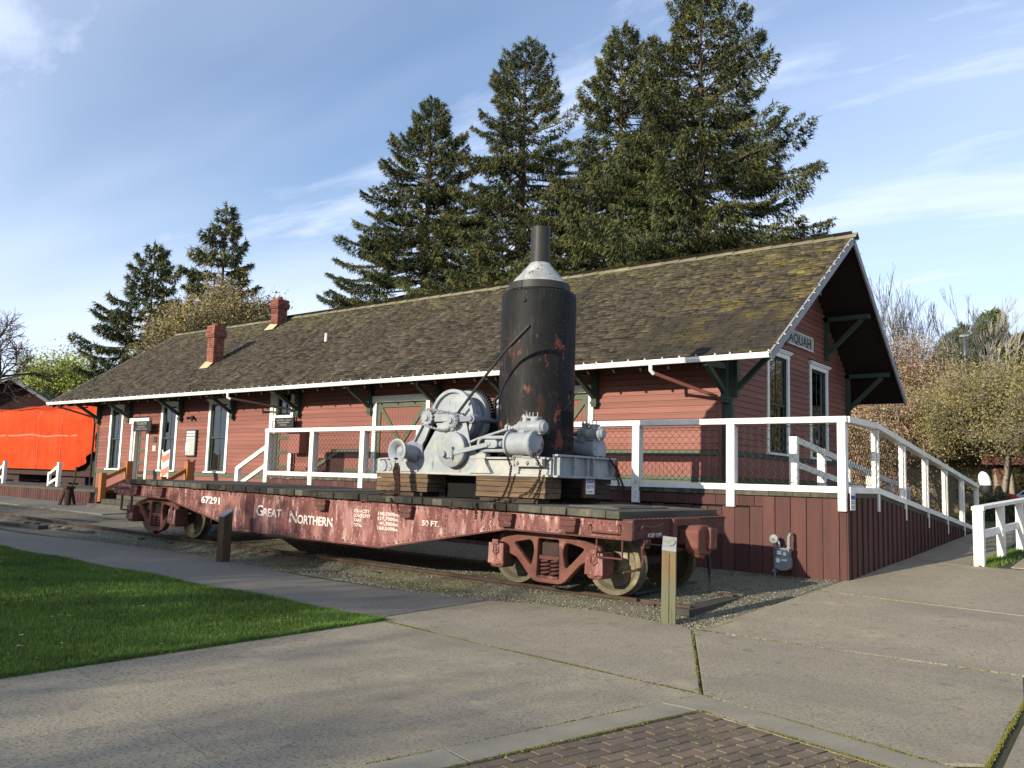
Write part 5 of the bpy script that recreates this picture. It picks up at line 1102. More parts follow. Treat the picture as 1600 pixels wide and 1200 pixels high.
# crank disc, connecting rod
KX, KZ, KR = -8.845, 2.095, .275
b = MB(); b.lathe((KX, 9.83, KZ), (0, 1, 0), [(.03, 0), (KR-.03, 0), (KR, .02), (KR, .09), (.05, .09)], 48); b.build('crank_disc', 'grey_iron', eng, smooth=True)
b = MB(); b.cyl((KX, 9.85, KZ), (KX, 11.75, KZ), .06, n=14); b.lathe((KX, 11.68, KZ), (0, 1, 0), [(.03, 0), (KR, 0), (KR, .09), (.05, .09)], 32); b.build('crank_shaft', 'grey_iron', eng, smooth=True)
b = MB(); b.lathe((KX, 10.62, KZ), (0, 1, 0), [(.05, 0), (.20, 0), (.20, .08), (.05, .08)], 28); b.build('pinion', 'black_iron', eng)
def engine_side(y, s, m='grey_iron'):
    """one cylinder with guide, crosshead, rods and valve chest; s = outward direction along y"""
    px, pz = KX-.085, 2.02; cz = 2.178
    b = MB(); b.cyl((px, y-s*.02, pz), (px, y-s*.16, pz), .035, n=10); b.lathe((px, y-s*.17, pz), (0, s, 0), [(.02, -.02), (.05, -.02), (.05, .02), (.02, .02)], 12); b.box(px-.02, px+.17, min(y-s*.14, y-s*.06), max(y-s*.14, y-s*.06), pz-.055, pz+.075); b.box(px+.13, px+.16, min(y-s*.15, y-s*.05), max(y-s*.15, y-s*.05), pz-.075, pz+.115); b.build('crank_pin', m, eng, bevel=.006)
    b = MB(); b.beam((px+.14, y-s*.10, pz+.015), (-8.13, y-s*.06, cz-.01), .045, .068); b.build('connecting_rod', m, eng, bevel=.006)
    b = MB(); g0, g1, zh = -8.36, -7.72, .098
    arcp = [(g1, y, cz+zh)]+[(g0+.10+math.cos(a_)*.10, y, cz+math.sin(a_)*zh) for a_ in np.linspace(PI*.5, PI*1.5, 9)]+[(g1, y, cz-zh)]
    for a, c in zip(arcp[:-1], arcp[1:]): b.beam(a, c, .13, .036, up=(0, 1, 0)) if False else b.tube([a, c], .027, 8)
    b.build('crosshead_guide', m, eng, smooth=True)
    b = MB(); b.box(-8.20, -7.99, y-.055, y+.055, cz-.062, cz+.062); b.cyl((-8.11, y-.075, cz), (-8.11, y+.075, cz), .028, n=10); b.box(-8.0, -7.96, y-.06, y+.06, cz-.045, cz+.045); b.build('crosshead', m, eng, bevel=.01)
    b = MB(); b.cyl((-7.98, y, cz), (-7.70, y, cz), .026, n=10); b.lathe((-7.93, y, cz), (1, 0, 0), [(.02, 0), (.05, 0), (.05, .035), (.03, .045)], 8); b.build('piston_rod', m, eng, smooth=True)
    b = MB(); b.lathe((-7.745, y, cz), (1, 0, 0), [(.04, -.03), (.12, -.02), (.20, 0), (.20, .03), (.168, .035), (.168, .40), (.197, .405), (.197, .445), (.185, .46), (.12, .463), (.115, .470), (.02, .472)], 40); cy = b.build('cylinder', m, eng, smooth=True)
    b = MB()
    for a_ in np.linspace(0, 2*PI, 9)[:-1]: b.dome((-7.745+.46, y+math.cos(a_)*.165, cz+math.sin(a_)*.165), (1, 0, 0), .016)
    b.build('cylinder_bolts', m, cy)
    vy, vz = y-s*.02 if s > 0 else y+.0, 2.425; vy = y+s*.07
    b = MB(); b.lathe((-7.62, vy, vz), (1, 0, 0), [(.02, -.10), (.045, -.10), (.05, -.02), (.095, -.01), (.098, .03), (.090, .04), (.094, .16), (.105, .17), (.094, .19), (.090, .36), (.108, .37), (.108, .405), (.085, .42), (.07, .45), (.02, .46)], 32); vc = b.build('valve_chest', m, eng, smooth=True)
    b = MB(); b.box(-7.62, -7.22, vy-.05, vy+.05, cz+.14, vz-.05); b.box(-7.60, -7.50, vy-.08, vy+.08, 2.29, 2.40); b.cyl((-7.53, vy, vz+.05), (-7.53, vy, vz+.165), .052, n=12); b.cyl((-7.36, vy, vz+.05), (-7.36, vy, vz+.13), .07, n=14); b.box(-7.50, -7.28, vy-.06, vy+.06, vz+.125, vz+.150)
    for x in (-7.49, -7.43, -7.37, -7.29): b.cyl((x, vy-.04, vz+.14), (x, vy-.04, vz+.215), .009, n=6)
    for x in (-7.57, -7.50): b.cyl((x, vy, vz+.16), (x, vy, vz+.195), .018, n=6)
    b.box(-7.58, -7.46, vy-.04, vy+.04, vz+.14, vz+.17); b.build('steam_chest_cover', m, vc, bevel=.004)
    b = MB()
    for a_ in np.linspace(0, 2*PI, 7)[:-1]: b.dome((-7.62+.405, vy+math.cos(a_)*.092, vz+math.sin(a_)*.092), (1, 0, 0), .013)
    b.build('cover_bolts', m, vc)
    b = MB(); b.tube([(-7.72, vy, vz), (-7.84, vy, vz-.01), (-7.98, vy-s*.02, vz-.055), (-8.42, vy-s*.03, vz-.165), (-8.72, vy-s*.03, vz-.27)], [.03, .026, .020, .020, .020], 8); b.box(-7.90, -7.80, vy-.03, vy+.03, vz-.035, vz+.03); b.lathe((-7.87, vy, vz), (1, 0, 0), [(.02, 0), (.06, 0), (.06, .03), (.02, .03)], 8); b.build('valve_rod', m, eng, smooth=True)
    b = MB(); y0, y1 = (y-.02, y+.16) if s > 0 else (y-.16, y+.02); b.box(-7.72, -7.22, y0, y1, 1.975, 2.00); b.box(-7.70, -7.24, y0+.02, y1-.02, 1.93, 1.975); b.box(-7.66, -7.13, min(y0, 9.95 if s > 0 else 11.5), y0+.04 if s > 0 else y1, 1.85, 1.965); b.box(-7.69, -7.50, y0, y1, 1.95, 2.04); b.build('cylinder_saddle', 'cream_iron' if s > 0 else m, eng, bevel=.006)
    b = MB()
    for x in (-7.60, -7.42, -7.24): b.cyl((x, (y0-.03) if s > 0 else y1, 1.905), (x, (y0+.02) if s > 0 else y1+.03, 1.905), .030, n=8); b.cyl((x, (y0-.045) if s > 0 else y1, 1.905), (x, y0 if s > 0 else y1+.04, 1.905), .014, n=6)
    b.build('saddle_bolts', 'cream_iron' if s > 0 else m, eng)
engine_side(9.93, 1); engine_side(11.66, -1)
b = MB(); b.prism([(-8.52, ez), (-8.10, ez), (-8.2, ez+.14), (-8.24, ez+.22), (-8.38, ez+.22), (-8.43, ez+.14)], 'y', 9.92, 10.06); b.box(-8.40, -8.22, 9.93, 10.05, ez+.22, ez+.30); b.box(-8.37, -8.25, 9.94, 10.04, ez+.30, ez+.36); b.build('pillow_block', 'cream_iron', eng, bevel=.01)
# capstan (gypsy) spool and its shaft
GX, GZ = -9.77, 2.06
b = MB(); b.lathe((GX, 9.60, GZ), (0, 1, 0), [(.035, .10), (.085, .085), (.10, .04), (.165, -.005), (.195, 0), (.190, .02), (.125, .09), (.108, .18), (.115, .27), (.175, .345), (.182, .36), (.172, .375), (.05, .38)], 44); b.build('gypsy_spool', 'grey_iron', eng, smooth=True)
b = MB(); b.lathe((GX, 9.68, GZ), (0, 1, 0), [(.001, -.03), (.05, -.02), (.075, .0), (.085, .03)], 20); b.build('spool_hub', 'grey_iron', eng, smooth=True)
b = MB(); b.cyl((GX, 9.7, GZ), (GX, 11.9, GZ), .05, n=12); b.box(GX+.10-.05, GX+.24, 9.93, 10.04, GZ-.08, GZ+.12); b.build('spool_shaft', 'purple_iron', eng, smooth=True)
b = MB(); b.beam((-9.58, 9.99, 2.06), (-9.28, 9.99, 2.50), .10, .05, up=(0, 1, 0)); b.build('chain_guard', 'grey_iron', eng, bevel=.006)
b = MB(); b.prism([(-10.02, ez), (-9.62, ez), (-9.66, ez+.10), (-9.78, ez+.18), (-9.92, ez+.16), (-10.0, ez+.07)], 'y', 9.93, 10.02); b.build('spool_bracket', 'cream_iron', eng, bevel=.012)
b = MB(); links([(-9.56, 9.95, 2.14), (-9.48, 9.95, 2.24), (-9.38, 9.95, 2.44)], .035, .009, b); b.build('drive_chain', 'black_iron', eng)
# brake lever slanting up across the boiler
b = MB(); b.tube([(-8.80, 9.93, 2.66), (-8.35, 9.93, 3.13), (-7.93, 9.93, 3.55), (-7.79, 9.93, 3.66)], .022, 8); b.beam((-7.80, 9.93, 3.65), (-7.45, 9.93, 3.92), .035, .058, up=(0, 1, 0)); b.build('brake_lever', 'black_iron', eng)
b = MB()
for i in range(6): p = Vector((-7.76, 9.91, 3.685)).lerp(Vector((-7.47, 9.91, 3.91)), i/5); b.box(p.x-.010, p.x+.010, 9.905, 9.912, p.z-.010, p.z+.010)
b.build('lever_holes', 'coupler', eng)
# boiler
BX, BYc, BR = -7.98, 10.86, .597
b = MB(); b.lathe((BX, BYc, 0), (0, 0, 1), [(BR, 1.97), (BR, 2.30), (BR+.006, 2.30), (BR+.006, 2.34), (BR, 2.34), (BR, 4.545), (BR-.012, 4.585), (BR-.06, 4.605), (BR-.105, 4.615), (BR-.105, 4.68), (BR-.13, 4.685)], 96); boiler = b.build('boiler', 'boiler_black', eng, smooth=True)
b = MB(); b.lathe((BX, BYc, 0), (0, 0, 1), [(BR-.095, 4.64), (BR-.10, 4.755), (BR-.12, 4.76), (BR-.13, 4.68)], 80); b.box(BX+.02, BX+.03, BYc-BR+.085, BYc-BR+.12, 4.64, 4.75); b.build('smokebox_ring', 'stack_grey', boiler, smooth=True)
b = MB(); b.lathe((BX, BYc, 0), (0, 0, 1), [(BR-.125, 4.755), (.24, 5.02), (.19, 5.08), (.16, 5.12)], 64); b.build('cone', 'cone_paint', boiler, smooth=True)
b = MB(); b.lathe((BX, BYc, 0), (0, 0, 1), [(.158, 5.10), (.155, 5.68), (.152, 5.71), (.140, 5.71), (.13, 5.15)], 48); b.box(BX-.008, BX+.008, BYc-.160, BYc-.154, 5.2, 5.66); b.build('smokestack', 'stack_grey', boiler, smooth=True)
b = MB()
for i in range(56): a_ = 2*PI*i/56; b.dome((BX+math.cos(a_)*(BR-.032), BYc+math.sin(a_)*(BR-.028), 4.592), (math.cos(a_)*.8, math.sin(a_)*.8, 1), .022)
for zz in (2.32,):
    for i in range(56): a_ = 2*PI*i/56; b.dome((BX+math.cos(a_)*(BR+.006), BYc+math.sin(a_)*(BR+.006), zz), (math.cos(a_), math.sin(a_), 0), .012)
for zz in np.arange(2.4, 4.53, .085): a_ = math.radians(-22); b.dome((BX+math.cos(a_)*BR, BYc+math.sin(a_)*BR, zz), (math.cos(a_), math.sin(a_), 0), .014)
b.build('boiler_rivets', 'boiler_black', boiler, kind='stuff')
b = MB(); a_ = math.radians(-38)
def on_boiler(a0, a1, z0, z1, r0, r1, n=8):
    vs = []; fs = []
    for i in range(n+1):
        q = math.radians(a0+(a1-a0)*i/n)
        for r_, z_ in ((r0, z0), (r1, z0), (r1, z1), (r0, z1)): vs.append((BX+math.cos(q)*r_, BYc+math.sin(q)*r_, z_))
    for i in range(n): fs += [(i*4+k, i*4+(k+1) % 4, (i+1)*4+(k+1) % 4, (i+1)*4+k) for k in range(4)]
    fs += [(0, 1, 2, 3), (n*4+3, n*4+2, n*4+1, n*4)]; return b.add(vs, fs)
on_boiler(-15, 20, 2.47, 2.72, BR-.03, BR+.004); b.build('fire_door_opening', 'void', boiler)
b = MB(); on_boiler(-17, 22, 2.455, 2.47, BR-.01, BR+.012); on_boiler(-17, 22, 2.72, 2.735, BR-.01, BR+.012); b.build('door_frame', 'boiler_black', boiler)
b = MB()
for a0, z0 in ((8, 3.02), (8, 2.17), (-134, 3.05), (7, 2.30)): q = math.radians(a0); b.lathe((BX+math.cos(q)*(BR+.004), BYc+math.sin(q)*(BR+.004), z0), (math.cos(q), math.sin(q), 0), [(.001, .001), (.038, .001), (.038, -.02)], 14)
b.build('wash_out_holes', 'void', boiler)
b = MB(); q = math.radians(-75); b.dome((BX+math.cos(q)*BR, BYc+math.sin(q)*BR, 4.40), (math.cos(q), math.sin(q), 0), .035); q = math.radians(-12)
for z in (4.1, 3.9, 3.72, 3.4): b.dome((BX+math.cos(q)*BR, BYc+math.sin(q)*BR, z), (math.cos(q), math.sin(q), 0), .022)
b.tube([(BX+BR*.97, BYc-.1, 2.70), (BX+BR+.10, BYc-.1, 2.82), (BX+BR+.22, BYc-.1, 3.0)], .008, 5); b.build('boiler_studs', 'boiler_black', boiler)
b = MB(); b.box(BX-.62, BX-.40, 10.2, 10.9, ez+.02, 2.3); b.cyl((BX, BYc, ez-.02), (BX, BYc, 2.0), BR-.12, n=32); b.box(-9.38, -8.42, 10.35, 11.25, 1.36, ez-.035); b.build('ash_pan_and_shade_fill', 'void', eng)  # last box is added: black standing in for shade between the cribs
b = MB(); b.tube([(-8.52, 10.55, 2.0), (-8.55, 10.52, 2.5), (-8.55, 10.52, 2.9), (-8.50, 10.56, 2.98)], .03, 8); b.build('boiler_pipe', 'boiler_black', eng, smooth=True)

# ------------------------------------------------------------------ chains
def chain(label, runs, pitch=.042, r=.0085):
    b = MB()
    for pts in runs: links(pts, pitch, r, b)
    o = b.build('chain', 'chain_rust', fix=False); return tag(o, label, 'chain')
def hang(p0, p1, sag, n=8): 
    p0 = Vector(p0); p1 = Vector(p1); return [p0.lerp(p1, i/n)-Vector((0, 0, sag*4*(i/n)*(1-i/n))) for i in range(n+1)]
runs = [[(-9.79+.02*math.sin(k*2.1), 9.63+.02*math.cos(k*3.3), 1.92), (-9.80+.018*k-.05, 9.63, 1.75), (-9.80+.03*math.sin(k*1.7+1)+.016*k, 9.64, 1.50), (-9.78+.06*math.sin(k*2.7), 9.66, 1.345)] for k in range(7)]
runs += [hang((-9.80, 9.66, 1.42), (-10.15, 9.60, 1.36), -.02), [(-9.76, 9.60, 1.37), (-9.70, 9.48, 1.36), (-9.62, 9.375, 1.26), (-9.58, 9.38, 1.14)], [(-9.74, 9.64, 1.8), (-9.70, 9.62, 1.55), (-9.66, 9.6, 1.35)]]
chain('thick bundle of rusty chain hanging from the white spool down to the flatcar deck', runs)
chain('rusty chain hanging straight down from the near cylinder over the timbers', [[(-7.68, 9.76, 2.02), (-7.66, 9.85, 1.84), (-7.72, 9.88, 1.60), (-7.82, 9.86, 1.38), (-7.86, 9.62, 1.33), (-7.90, 9.37, 1.30), (-7.92, 9.40, 1.10)]])
chain('rusty chain slanting from the right end of the near cylinder to the deck edge', [[(-7.17, 9.74, 2.02), (-7.14, 9.86, 1.85), (-7.18, 9.88, 1.66), (-7.30, 9.83, 1.50), (-7.45, 9.66, 1.37), (-7.58, 9.38, 1.30), (-7.60, 9.40, 1.12)], [(-7.17, 9.74, 2.02), (-7.10, 9.82, 2.10), (-7.16, 9.90, 2.2)], hang((-7.2, 9.86, 1.64), (-7.28, 9.80, 1.44), .02)])
chain('rusty chain hanging from the far cylinder beside the notice sign', [[(-7.6, 11.3, 2.10), (-7.25, 11.35, 2.05), (-6.99, 11.45, 2.03), (-6.93, 11.62, 1.85), (-6.90, 11.72, 1.62), (-6.88, 11.80, 1.36)], [(-6.95, 11.60, 1.9), (-6.86, 11.72, 1.55), (-6.93, 11.85, 1.36)], [(-6.95, 11.63, 1.8), (-6.90, 11.66, 1.5), (-6.84, 11.75, 1.34)]])
# ================================================================== TREES
def tri_spray(P, D, L, W, r):
    """needle sprays: n triangles with base P, direction D (unit), length L, width W"""
    n = len(P); S = np.cross(D, r.normal(size=(n, 3))); S /= np.linalg.norm(S, axis=1)[:, None]+1e-9
    V = np.stack([P-S*W[:, None]/2, P+S*W[:, None]/2, P+D*L[:, None]], 1).reshape(-1, 3); return V
def limbs_mesh(segs, name, mat, parent, n=5, kind=None):
    """segs: (p0, p1, r0, r1)"""
    S = np.array([list(a)+list(b_) for a, b_, _, _ in segs]); R0 = np.array([s[2] for s in segs]); R1 = np.array([s[3] for s in segs]); m = len(S)
    A, B = S[:, :3], S[:, 3:]; D = B-A; D /= np.linalg.norm(D, axis=1)[:, None]+1e-9
    U = np.where(np.abs(D[:, 2:3]) < .9, np.array([[0, 0, 1.]]), np.array([[1., 0, 0]])); X = np.cross(D, U); X /= np.linalg.norm(X, axis=1)[:, None]; Y = np.cross(D, X)
    V = np.empty((m, 2*n, 3))
    for k in range(n):
        c, s = math.cos(2*PI*k/n), math.sin(2*PI*k/n); o = X*c+Y*s
        V[:, k] = A+o*R0[:, None]; V[:, n+k] = B+o*R1[:, None]
    f = np.array([(k, (k+1) % n, n+(k+1) % n, n+k) for k in range(n)]); F = (f[None]+np.arange(m)[:, None, None]*2*n).reshape(-1, 4)
    return np_mesh(name, V.reshape(-1, 3), F, mat, parent, k=4, kind=kind)
def conifer(name, label, x, y, z0, H, prof, zlow, seed, mat='fir', nb=150, dens=1.0, group=None, lean=(0, 0), sz=1.0, fs=None, cutr=None):
    fs = fs or sz
    r = np.random.default_rng(seed); t = thing(name, label, 'tree', (x, y, z0), group)
    top = np.array([x+lean[0], y+lean[1], z0+H]); base = np.array([x, y, z0])
    segs = []
    for i in range(14):
        a, c = i/14, (i+1)/14; segs.append((base+(top-base)*a, base+(top-base)*c, .42*(1-a)**1.05*H/22+.02, .42*(1-c)**1.05*H/22+.015))
    PP = []; DD = []; LL = []; WW = []; TT = []
    for i in range(nb):
        d = (H-zlow)*(((i+.5)/nb)**.80); az = i*2.39996+r.normal(0, .35); L = prof(d)*r.uniform(.62, 1.12)*(1+.16*math.sin(az*2+seed)+.10*math.sin(d*1.7+az))
        if cutr and d > cutr: L *= 1-.72*max(0, math.cos(az))
        if L < .15: L = .15
        b0 = base+(top-base)*((H-d)/H); e0 = .55-.085*d*22/H if d < 8 else -.12; e0 = max(e0, -.22)+r.normal(0, .08)
        n = max(4, int(L/.38)); p = b0.copy(); pts = [p.copy()]; h = np.array([math.cos(az), math.sin(az), 0])
        for k in range(n):
            f = (k+1)/n; e = e0+(.55*f*f if d > 3 else .35*f)-.18*math.sin(f*PI); p = p+(h*math.cos(e)+np.array([0, 0, math.sin(e)]))*L/n; az2 = r.normal(0, .03); h = np.array([h[0]*math.cos(az2)-h[1]*math.sin(az2), h[0]*math.sin(az2)+h[1]*math.cos(az2), 0]); pts.append(p.copy())
        pts = np.array(pts); br = .018+.012*L
        for k in range(n): segs.append((pts[k], pts[k+1], br*(1-k/n)+.006, br*(1-(k+1)/n)+.004))
        # lateral twigs with hanging sprays
        ns = int((34+66*L)*dens); f = r.uniform(.12 if L < 1.5 else .22, 1.0, ns)**.85; idx = np.clip((f*n).astype(int), 0, n-1); fr = f*n-idx
        P = pts[idx]+(pts[idx+1]-pts[idx])*fr[:, None]; side = r.choice([-1, 1], ns); latl = (.16+.34*L*(1-f)**.7*.55+.10)*r.uniform(.2, 1.0, ns)*sz
        perp = np.array([-h[1], h[0], 0]); dirs = pts[idx+1]-pts[idx]; dirs /= np.linalg.norm(dirs, axis=1)[:, None]
        P = P+perp*(side*latl)[:, None]+dirs*(latl*.6)[:, None]+r.normal(0, .05, (ns, 3)); P[:, 2] -= latl*.18
        tb = float(r.normal(0, .35))
        for q in range(3):
            D = dirs*r.uniform(.1, 1.0, ns)[:, None]+perp*(side*r.uniform(.0, .9, ns))[:, None]+np.array([0, 0, -1])*r.uniform(-.15, 1.6, ns)[:, None]+r.normal(0, .28, (ns, 3)); D /= np.linalg.norm(D, axis=1)[:, None]
            PP.append(P+r.normal(0, .03, (ns, 3))); DD.append(D); LL.append(r.uniform(.14, .40, ns)*fs); WW.append(r.uniform(.035, .085, ns)*fs); TT.append(np.clip(tb+r.normal(0, .45, ns)+.35*(f-.5), -1, 1.2))
    PP = np.concatenate(PP); DD = np.concatenate(DD); LL = np.concatenate(LL); WW = np.concatenate(WW); TT = np.concatenate(TT)
    limbs_mesh(segs, 'trunk', 'bark', t); V = tri_spray(PP, DD, LL, WW, r); np_mesh('crown', V, np.arange(len(V)).reshape(-1, 3), mat, t, tint=TT); return t
G4 = 'tall dark firs standing behind the depot'
conifer('fir_tree', 'leftmost and shortest of the tall firs behind the depot roof', -49.5, 51, .7, 33.4, lambda d: 1.5*(.66*(d/1.5)**.86+.10), 9, 101, nb=230, dens=1.0, sz=1.5, fs=1.12, group=G4)
conifer('fir_tree', 'second tall fir from the left, directly above and left of the black smokestack', -39.4, 51, .7, 35.4, lambda d: 1.5*(.84*(d/1.5)**.73+.12), 9, 102, nb=225, dens=.85, sz=1.5, fs=1.12, group=G4)
conifer('fir_tree', 'bluish tall fir third from the left, right behind the smokestack', -29.7, 49.5, .7, 33.0, lambda d: 1.5*(.84*(d/1.5)**.70+.10), 9, 103, nb=225, dens=.85, sz=1.5, fs=1.12, group=G4)
conifer('fir_tree', 'tallest and broadest fir, rightmost behind the mossy end of the roof', -23.0, 48, .7, 32.7, lambda d: 1.5*(.86*(d/1.5)**.77+.30), 8, 104, nb=240, cutr=16.9, dens=.85, sz=1.5, fs=1.12, group=G4)
conifer('fir_tree', 'small dark fir behind the left chimneys, the taller of two', -62.0, 40, 1.0, 22.6, lambda d: .70*d**.82+.15, 5, 105, nb=120, dens=.55, sz=1.5, mat='fir', group='pair of firs behind the left end of the roof')
conifer('fir_tree', 'small dark fir farther left behind the olive tree, the shorter of two', -73.0, 40, 1.0, 21.0, lambda d: .80*d**.82+.15, 5, 106, nb=110, dens=.55, sz=1.6, mat='fir', group='pair of firs behind the left end of the roof')
# distant evergreen hillside at the right
far_ = []
rt = np.random.default_rng(44)
proto = None
for i in range(14):
    x = -25+i*1.35+rt.normal(0, .8); y = 118+rt.normal(0, 5); H = 19.6+rt.normal(0, 1.1)+(1.0 if i in (4, 6, 8) else 0)
    lbl = 'dark evergreen of the distant row beyond the right trees, %s from the left' % ['first', 'second', 'third', 'fourth', 'fifth', 'sixth', 'seventh', 'eighth', 'ninth', 'tenth', 'eleventh', 'twelfth', 'thirteenth', 'last'][i]
    if i == 0: proto = conifer('distant_evergreen', lbl, x, y, .9, 18.0, lambda d: .95*d**.75+.3, 2, 200, mat='fir_far', nb=110, dens=.9, sz=2.2, group='distant row of evergreens'); proto['label'] = lbl
    else: 
        o = obj_copy(proto, (x, y, .9), lbl, 'distant row of evergreens', rotz=rt.uniform(0, 6)); o.scale = (1, 1, H/18)

def broadleaf(name, label, x, y, z0, H, spread, seed, bark='bark_pale', leaf=None, nleaf=0, lsz=.07, upright=.5, levels=5, trunk=.18, trunks=1, zmin=None, group=None, tw=.006, clump=.35, start=.28, cat='tree', kids=(3, 5), ns=4, ratio=(.52, .78)):
    r = np.random.default_rng(seed); t = thing(name, label, cat, (x, y, z0), group); segs = []; tips = []
    def grow(p, d, L, rad, lev):
        n = 3 if lev < 2 else 2; q = p.copy(); dd = d.copy()
        for k in range(n):
            dd = dd+r.normal(0, .13, 3)+np.array([0, 0, .06*upright]); dd /= np.linalg.norm(dd); q2 = q+dd*L/n; r0 = rad*(1-.32*k/n); r1 = rad*(1-.32*(k+1)/n); segs.append((q, q2, max(r0, tw), max(r1, tw*.8)))
            if lev >= levels-2: tips.append((q2.copy(), dd.copy(), lev))
            if lev < levels and k < n-1 and lev > 0: kid(q2, dd, L, rad, lev)
            q = q2
        if lev < levels:
            for _ in range(int(r.integers(kids[0], kids[1]))): kid(q, dd, L, rad, lev)
    def kid(q, dd, L, rad, lev):
        a = r.normal(size=3); a -= dd*a.dot(dd); a /= np.linalg.norm(a); sp = r.uniform(.35, 1.0)*(1.15-upright*.6); nd = dd+a*sp; nd[2] += .25*upright; nd /= np.linalg.norm(nd); nd[:2] *= spread; nd /= np.linalg.norm(nd)
        grow(q.copy(), nd, L*r.uniform(*ratio), rad*.55, lev+1)
    for k in range(trunks):
        d = np.array([r.normal(0, .22 if trunks > 1 else .05), r.normal(0, .22 if trunks > 1 else .05), 1.0]); d /= np.linalg.norm(d); grow(np.array([x, y, z0])+np.array([r.normal(0, .2), r.normal(0, .2), 0])*(trunks > 1), d, H*start, trunk, 0)
    # scale to height
    zmax = max(s[1][2] for s in segs); k = H/(zmax-z0); c = np.array([x, y, z0]); K = np.array([k**.6*1.0, k**.6, k])
    segs = [(c+(a-c)*K, c+(b_-c)*K, r0, r1) for a, b_, r0, r1 in segs]; tips = [(c+(p-c)*K, d, l) for p, d, l in tips]
    if zmin: segs = [s for s in segs if s[0][2] > zmin or s[2] > .06]; tips = [q for q in tips if q[0][2] > zmin+.1]
    limbs_mesh(segs, 'trunk', bark, t, n=ns)
    if leaf:
        TP = np.array([p for p, _, _ in tips]); i = r.integers(0, len(TP), nleaf); P = TP[i]+r.normal(0, clump, (nleaf, 3)); D = r.normal(size=(nleaf, 3)); D /= np.linalg.norm(D, axis=1)[:, None]
        V = tri_spray(P, D, r.uniform(.8, 2.0, nleaf)*lsz, r.uniform(.6, 1.3, nleaf)*lsz, r); ct_ = r.normal(0, .4, len(TP))[i]; np_mesh('crown', V, np.arange(len(V)).reshape(-1, 3), leaf, t, tint=np.clip(ct_+r.normal(0, .35, nleaf), -1, 1.2))
    return t, segs
broadleaf('budding_tree', 'rounded olive brown tree coming into leaf behind the left chimney', -56.5, 35, .9, 15.0, 1.15, 11, leaf='olive_dark', nleaf=42000, lsz=.12, upright=.55, levels=5, trunk=.25, trunks=3, clump=.45, tw=.018)
broadleaf('budding_tree', 'small olive tree just left of the rounded one, above the roof slope', -64.5, 37, .9, 11.5, 1.1, 12, leaf='olive_dark', nleaf=13000, lsz=.13, upright=.5, levels=5, trunk=.2, trunks=2, clump=.4, tw=.018)
broadleaf('lime_tree', 'bright yellow green bushy tree between the barn and the depot roof', -107, 50, 1.0, 14.6, 1.1, 13, leaf='lime_leaf', nleaf=26000, lsz=.20, upright=.6, levels=4, trunk=.3, trunks=3, clump=.8, tw=.03)
broadleaf('bare_tree', 'leafless dark tree reaching in at the left edge above the barn', -62.5, 22.0, .9, 11.2, 1.25, 24, bark='bark', leaf='rust_leaf', nleaf=1500, lsz=.05, upright=.1, levels=5, trunk=.25, clump=.2, tw=.014)
for i, (x, y, H, s) in enumerate(((-21.2, 84, 18.0, 31), (-18.8, 82, 20.0, 32), (-16.6, 80, 20.5, 33), (-14.6, 82, 18.6, 34), (-13.2, 84, 15.5, 35))):
    broadleaf('bare_poplar', ['pale leafless tall tree nearest the gable edge against the sky', 'pale leafless tall tree, second from the gable edge', 'tallest of the pale leafless trees, middle one', 'pale leafless tree just left of the dark evergreens', 'lowest pale leafless tree, rightmost of its row'][i], x, y, .9, H, 1.0, s, bark='twig_grey', upright=1.15, levels=5, trunk=.14, tw=.016, group='pale leafless trees beyond the depot gable', kids=(2, 4), ns=3)
broadleaf('blossoming_tree', 'rust and pink tree with opening leaves close behind the ramp railing', -11.3, 44, .8, 8.9, 1.25, 41, zmin=2.2, leaf='rust_leaf', nleaf=52000, lsz=.065, upright=.25, levels=5, trunk=.16, trunks=2, clump=.34, tw=.008)
broadleaf('blossoming_tree', 'shorter rusty tree in front of the tan building at the ramp foot', -9.6, 41.5, .8, 6.0, 1.3, 42, zmin=2.9, leaf='rust_leaf', nleaf=36000, lsz=.06, upright=.15, levels=5, trunk=.12, trunks=2, clump=.30, tw=.008)
broadleaf('spring_tree', 'broad olive yellow tree at the right edge above the white fence', -5.6, 40, .8, 6.2, 1.35, 43, zmin=3.1, leaf='olive_leaf', nleaf=60000, lsz=.055, upright=.15, levels=5, trunk=.14, trunks=3, clump=.34, tw=.008)
broadleaf('spring_tree', 'large olive tree partly outside the right edge of the photo', -.6, 33, .8, 6.3, 1.3, 44, zmin=2.8, leaf='olive_leaf', nleaf=50000, lsz=.055, upright=.2, levels=5, trunk=.18, trunks=3, clump=.45, tw=.008)
broadleaf('spring_tree', 'olive brown tree farther back between the rusty tree and the evergreens', -8.8, 48, .8, 5.2, 1.2, 45, leaf='olive_dark', nleaf=24000, lsz=.10, upright=.4, levels=5, trunk=.2, trunks=3, clump=.5, tw=.014)
broadleaf('spring_tree', 'olive tree in the back just below the distant evergreens', -4.0, 50, .8, 6.4, 1.3, 46, leaf='olive_leaf', nleaf=26000, lsz=.11, upright=.3, levels=5, trunk=.2, trunks=3, clump=.6, tw=.014)
broadleaf('spring_tree', 'brown budding tree behind the rusty tree, nearest the gable', -15.5, 54, .8, 8.0, 1.3, 47, leaf='rust_leaf', nleaf=24000, lsz=.10, upright=.3, levels=5, trunk=.2, trunks=3, clump=.6, tw=.014)
broadleaf('cherry_tree', 'sparse pinkish branches reaching in from the right edge against the sky', 1.2, 19.5, .5, 5.9, 1.9, 52, leaf='blossom', nleaf=5200, lsz=.032, upright=-.15, levels=5, trunk=.14, clump=.10, tw=.008)
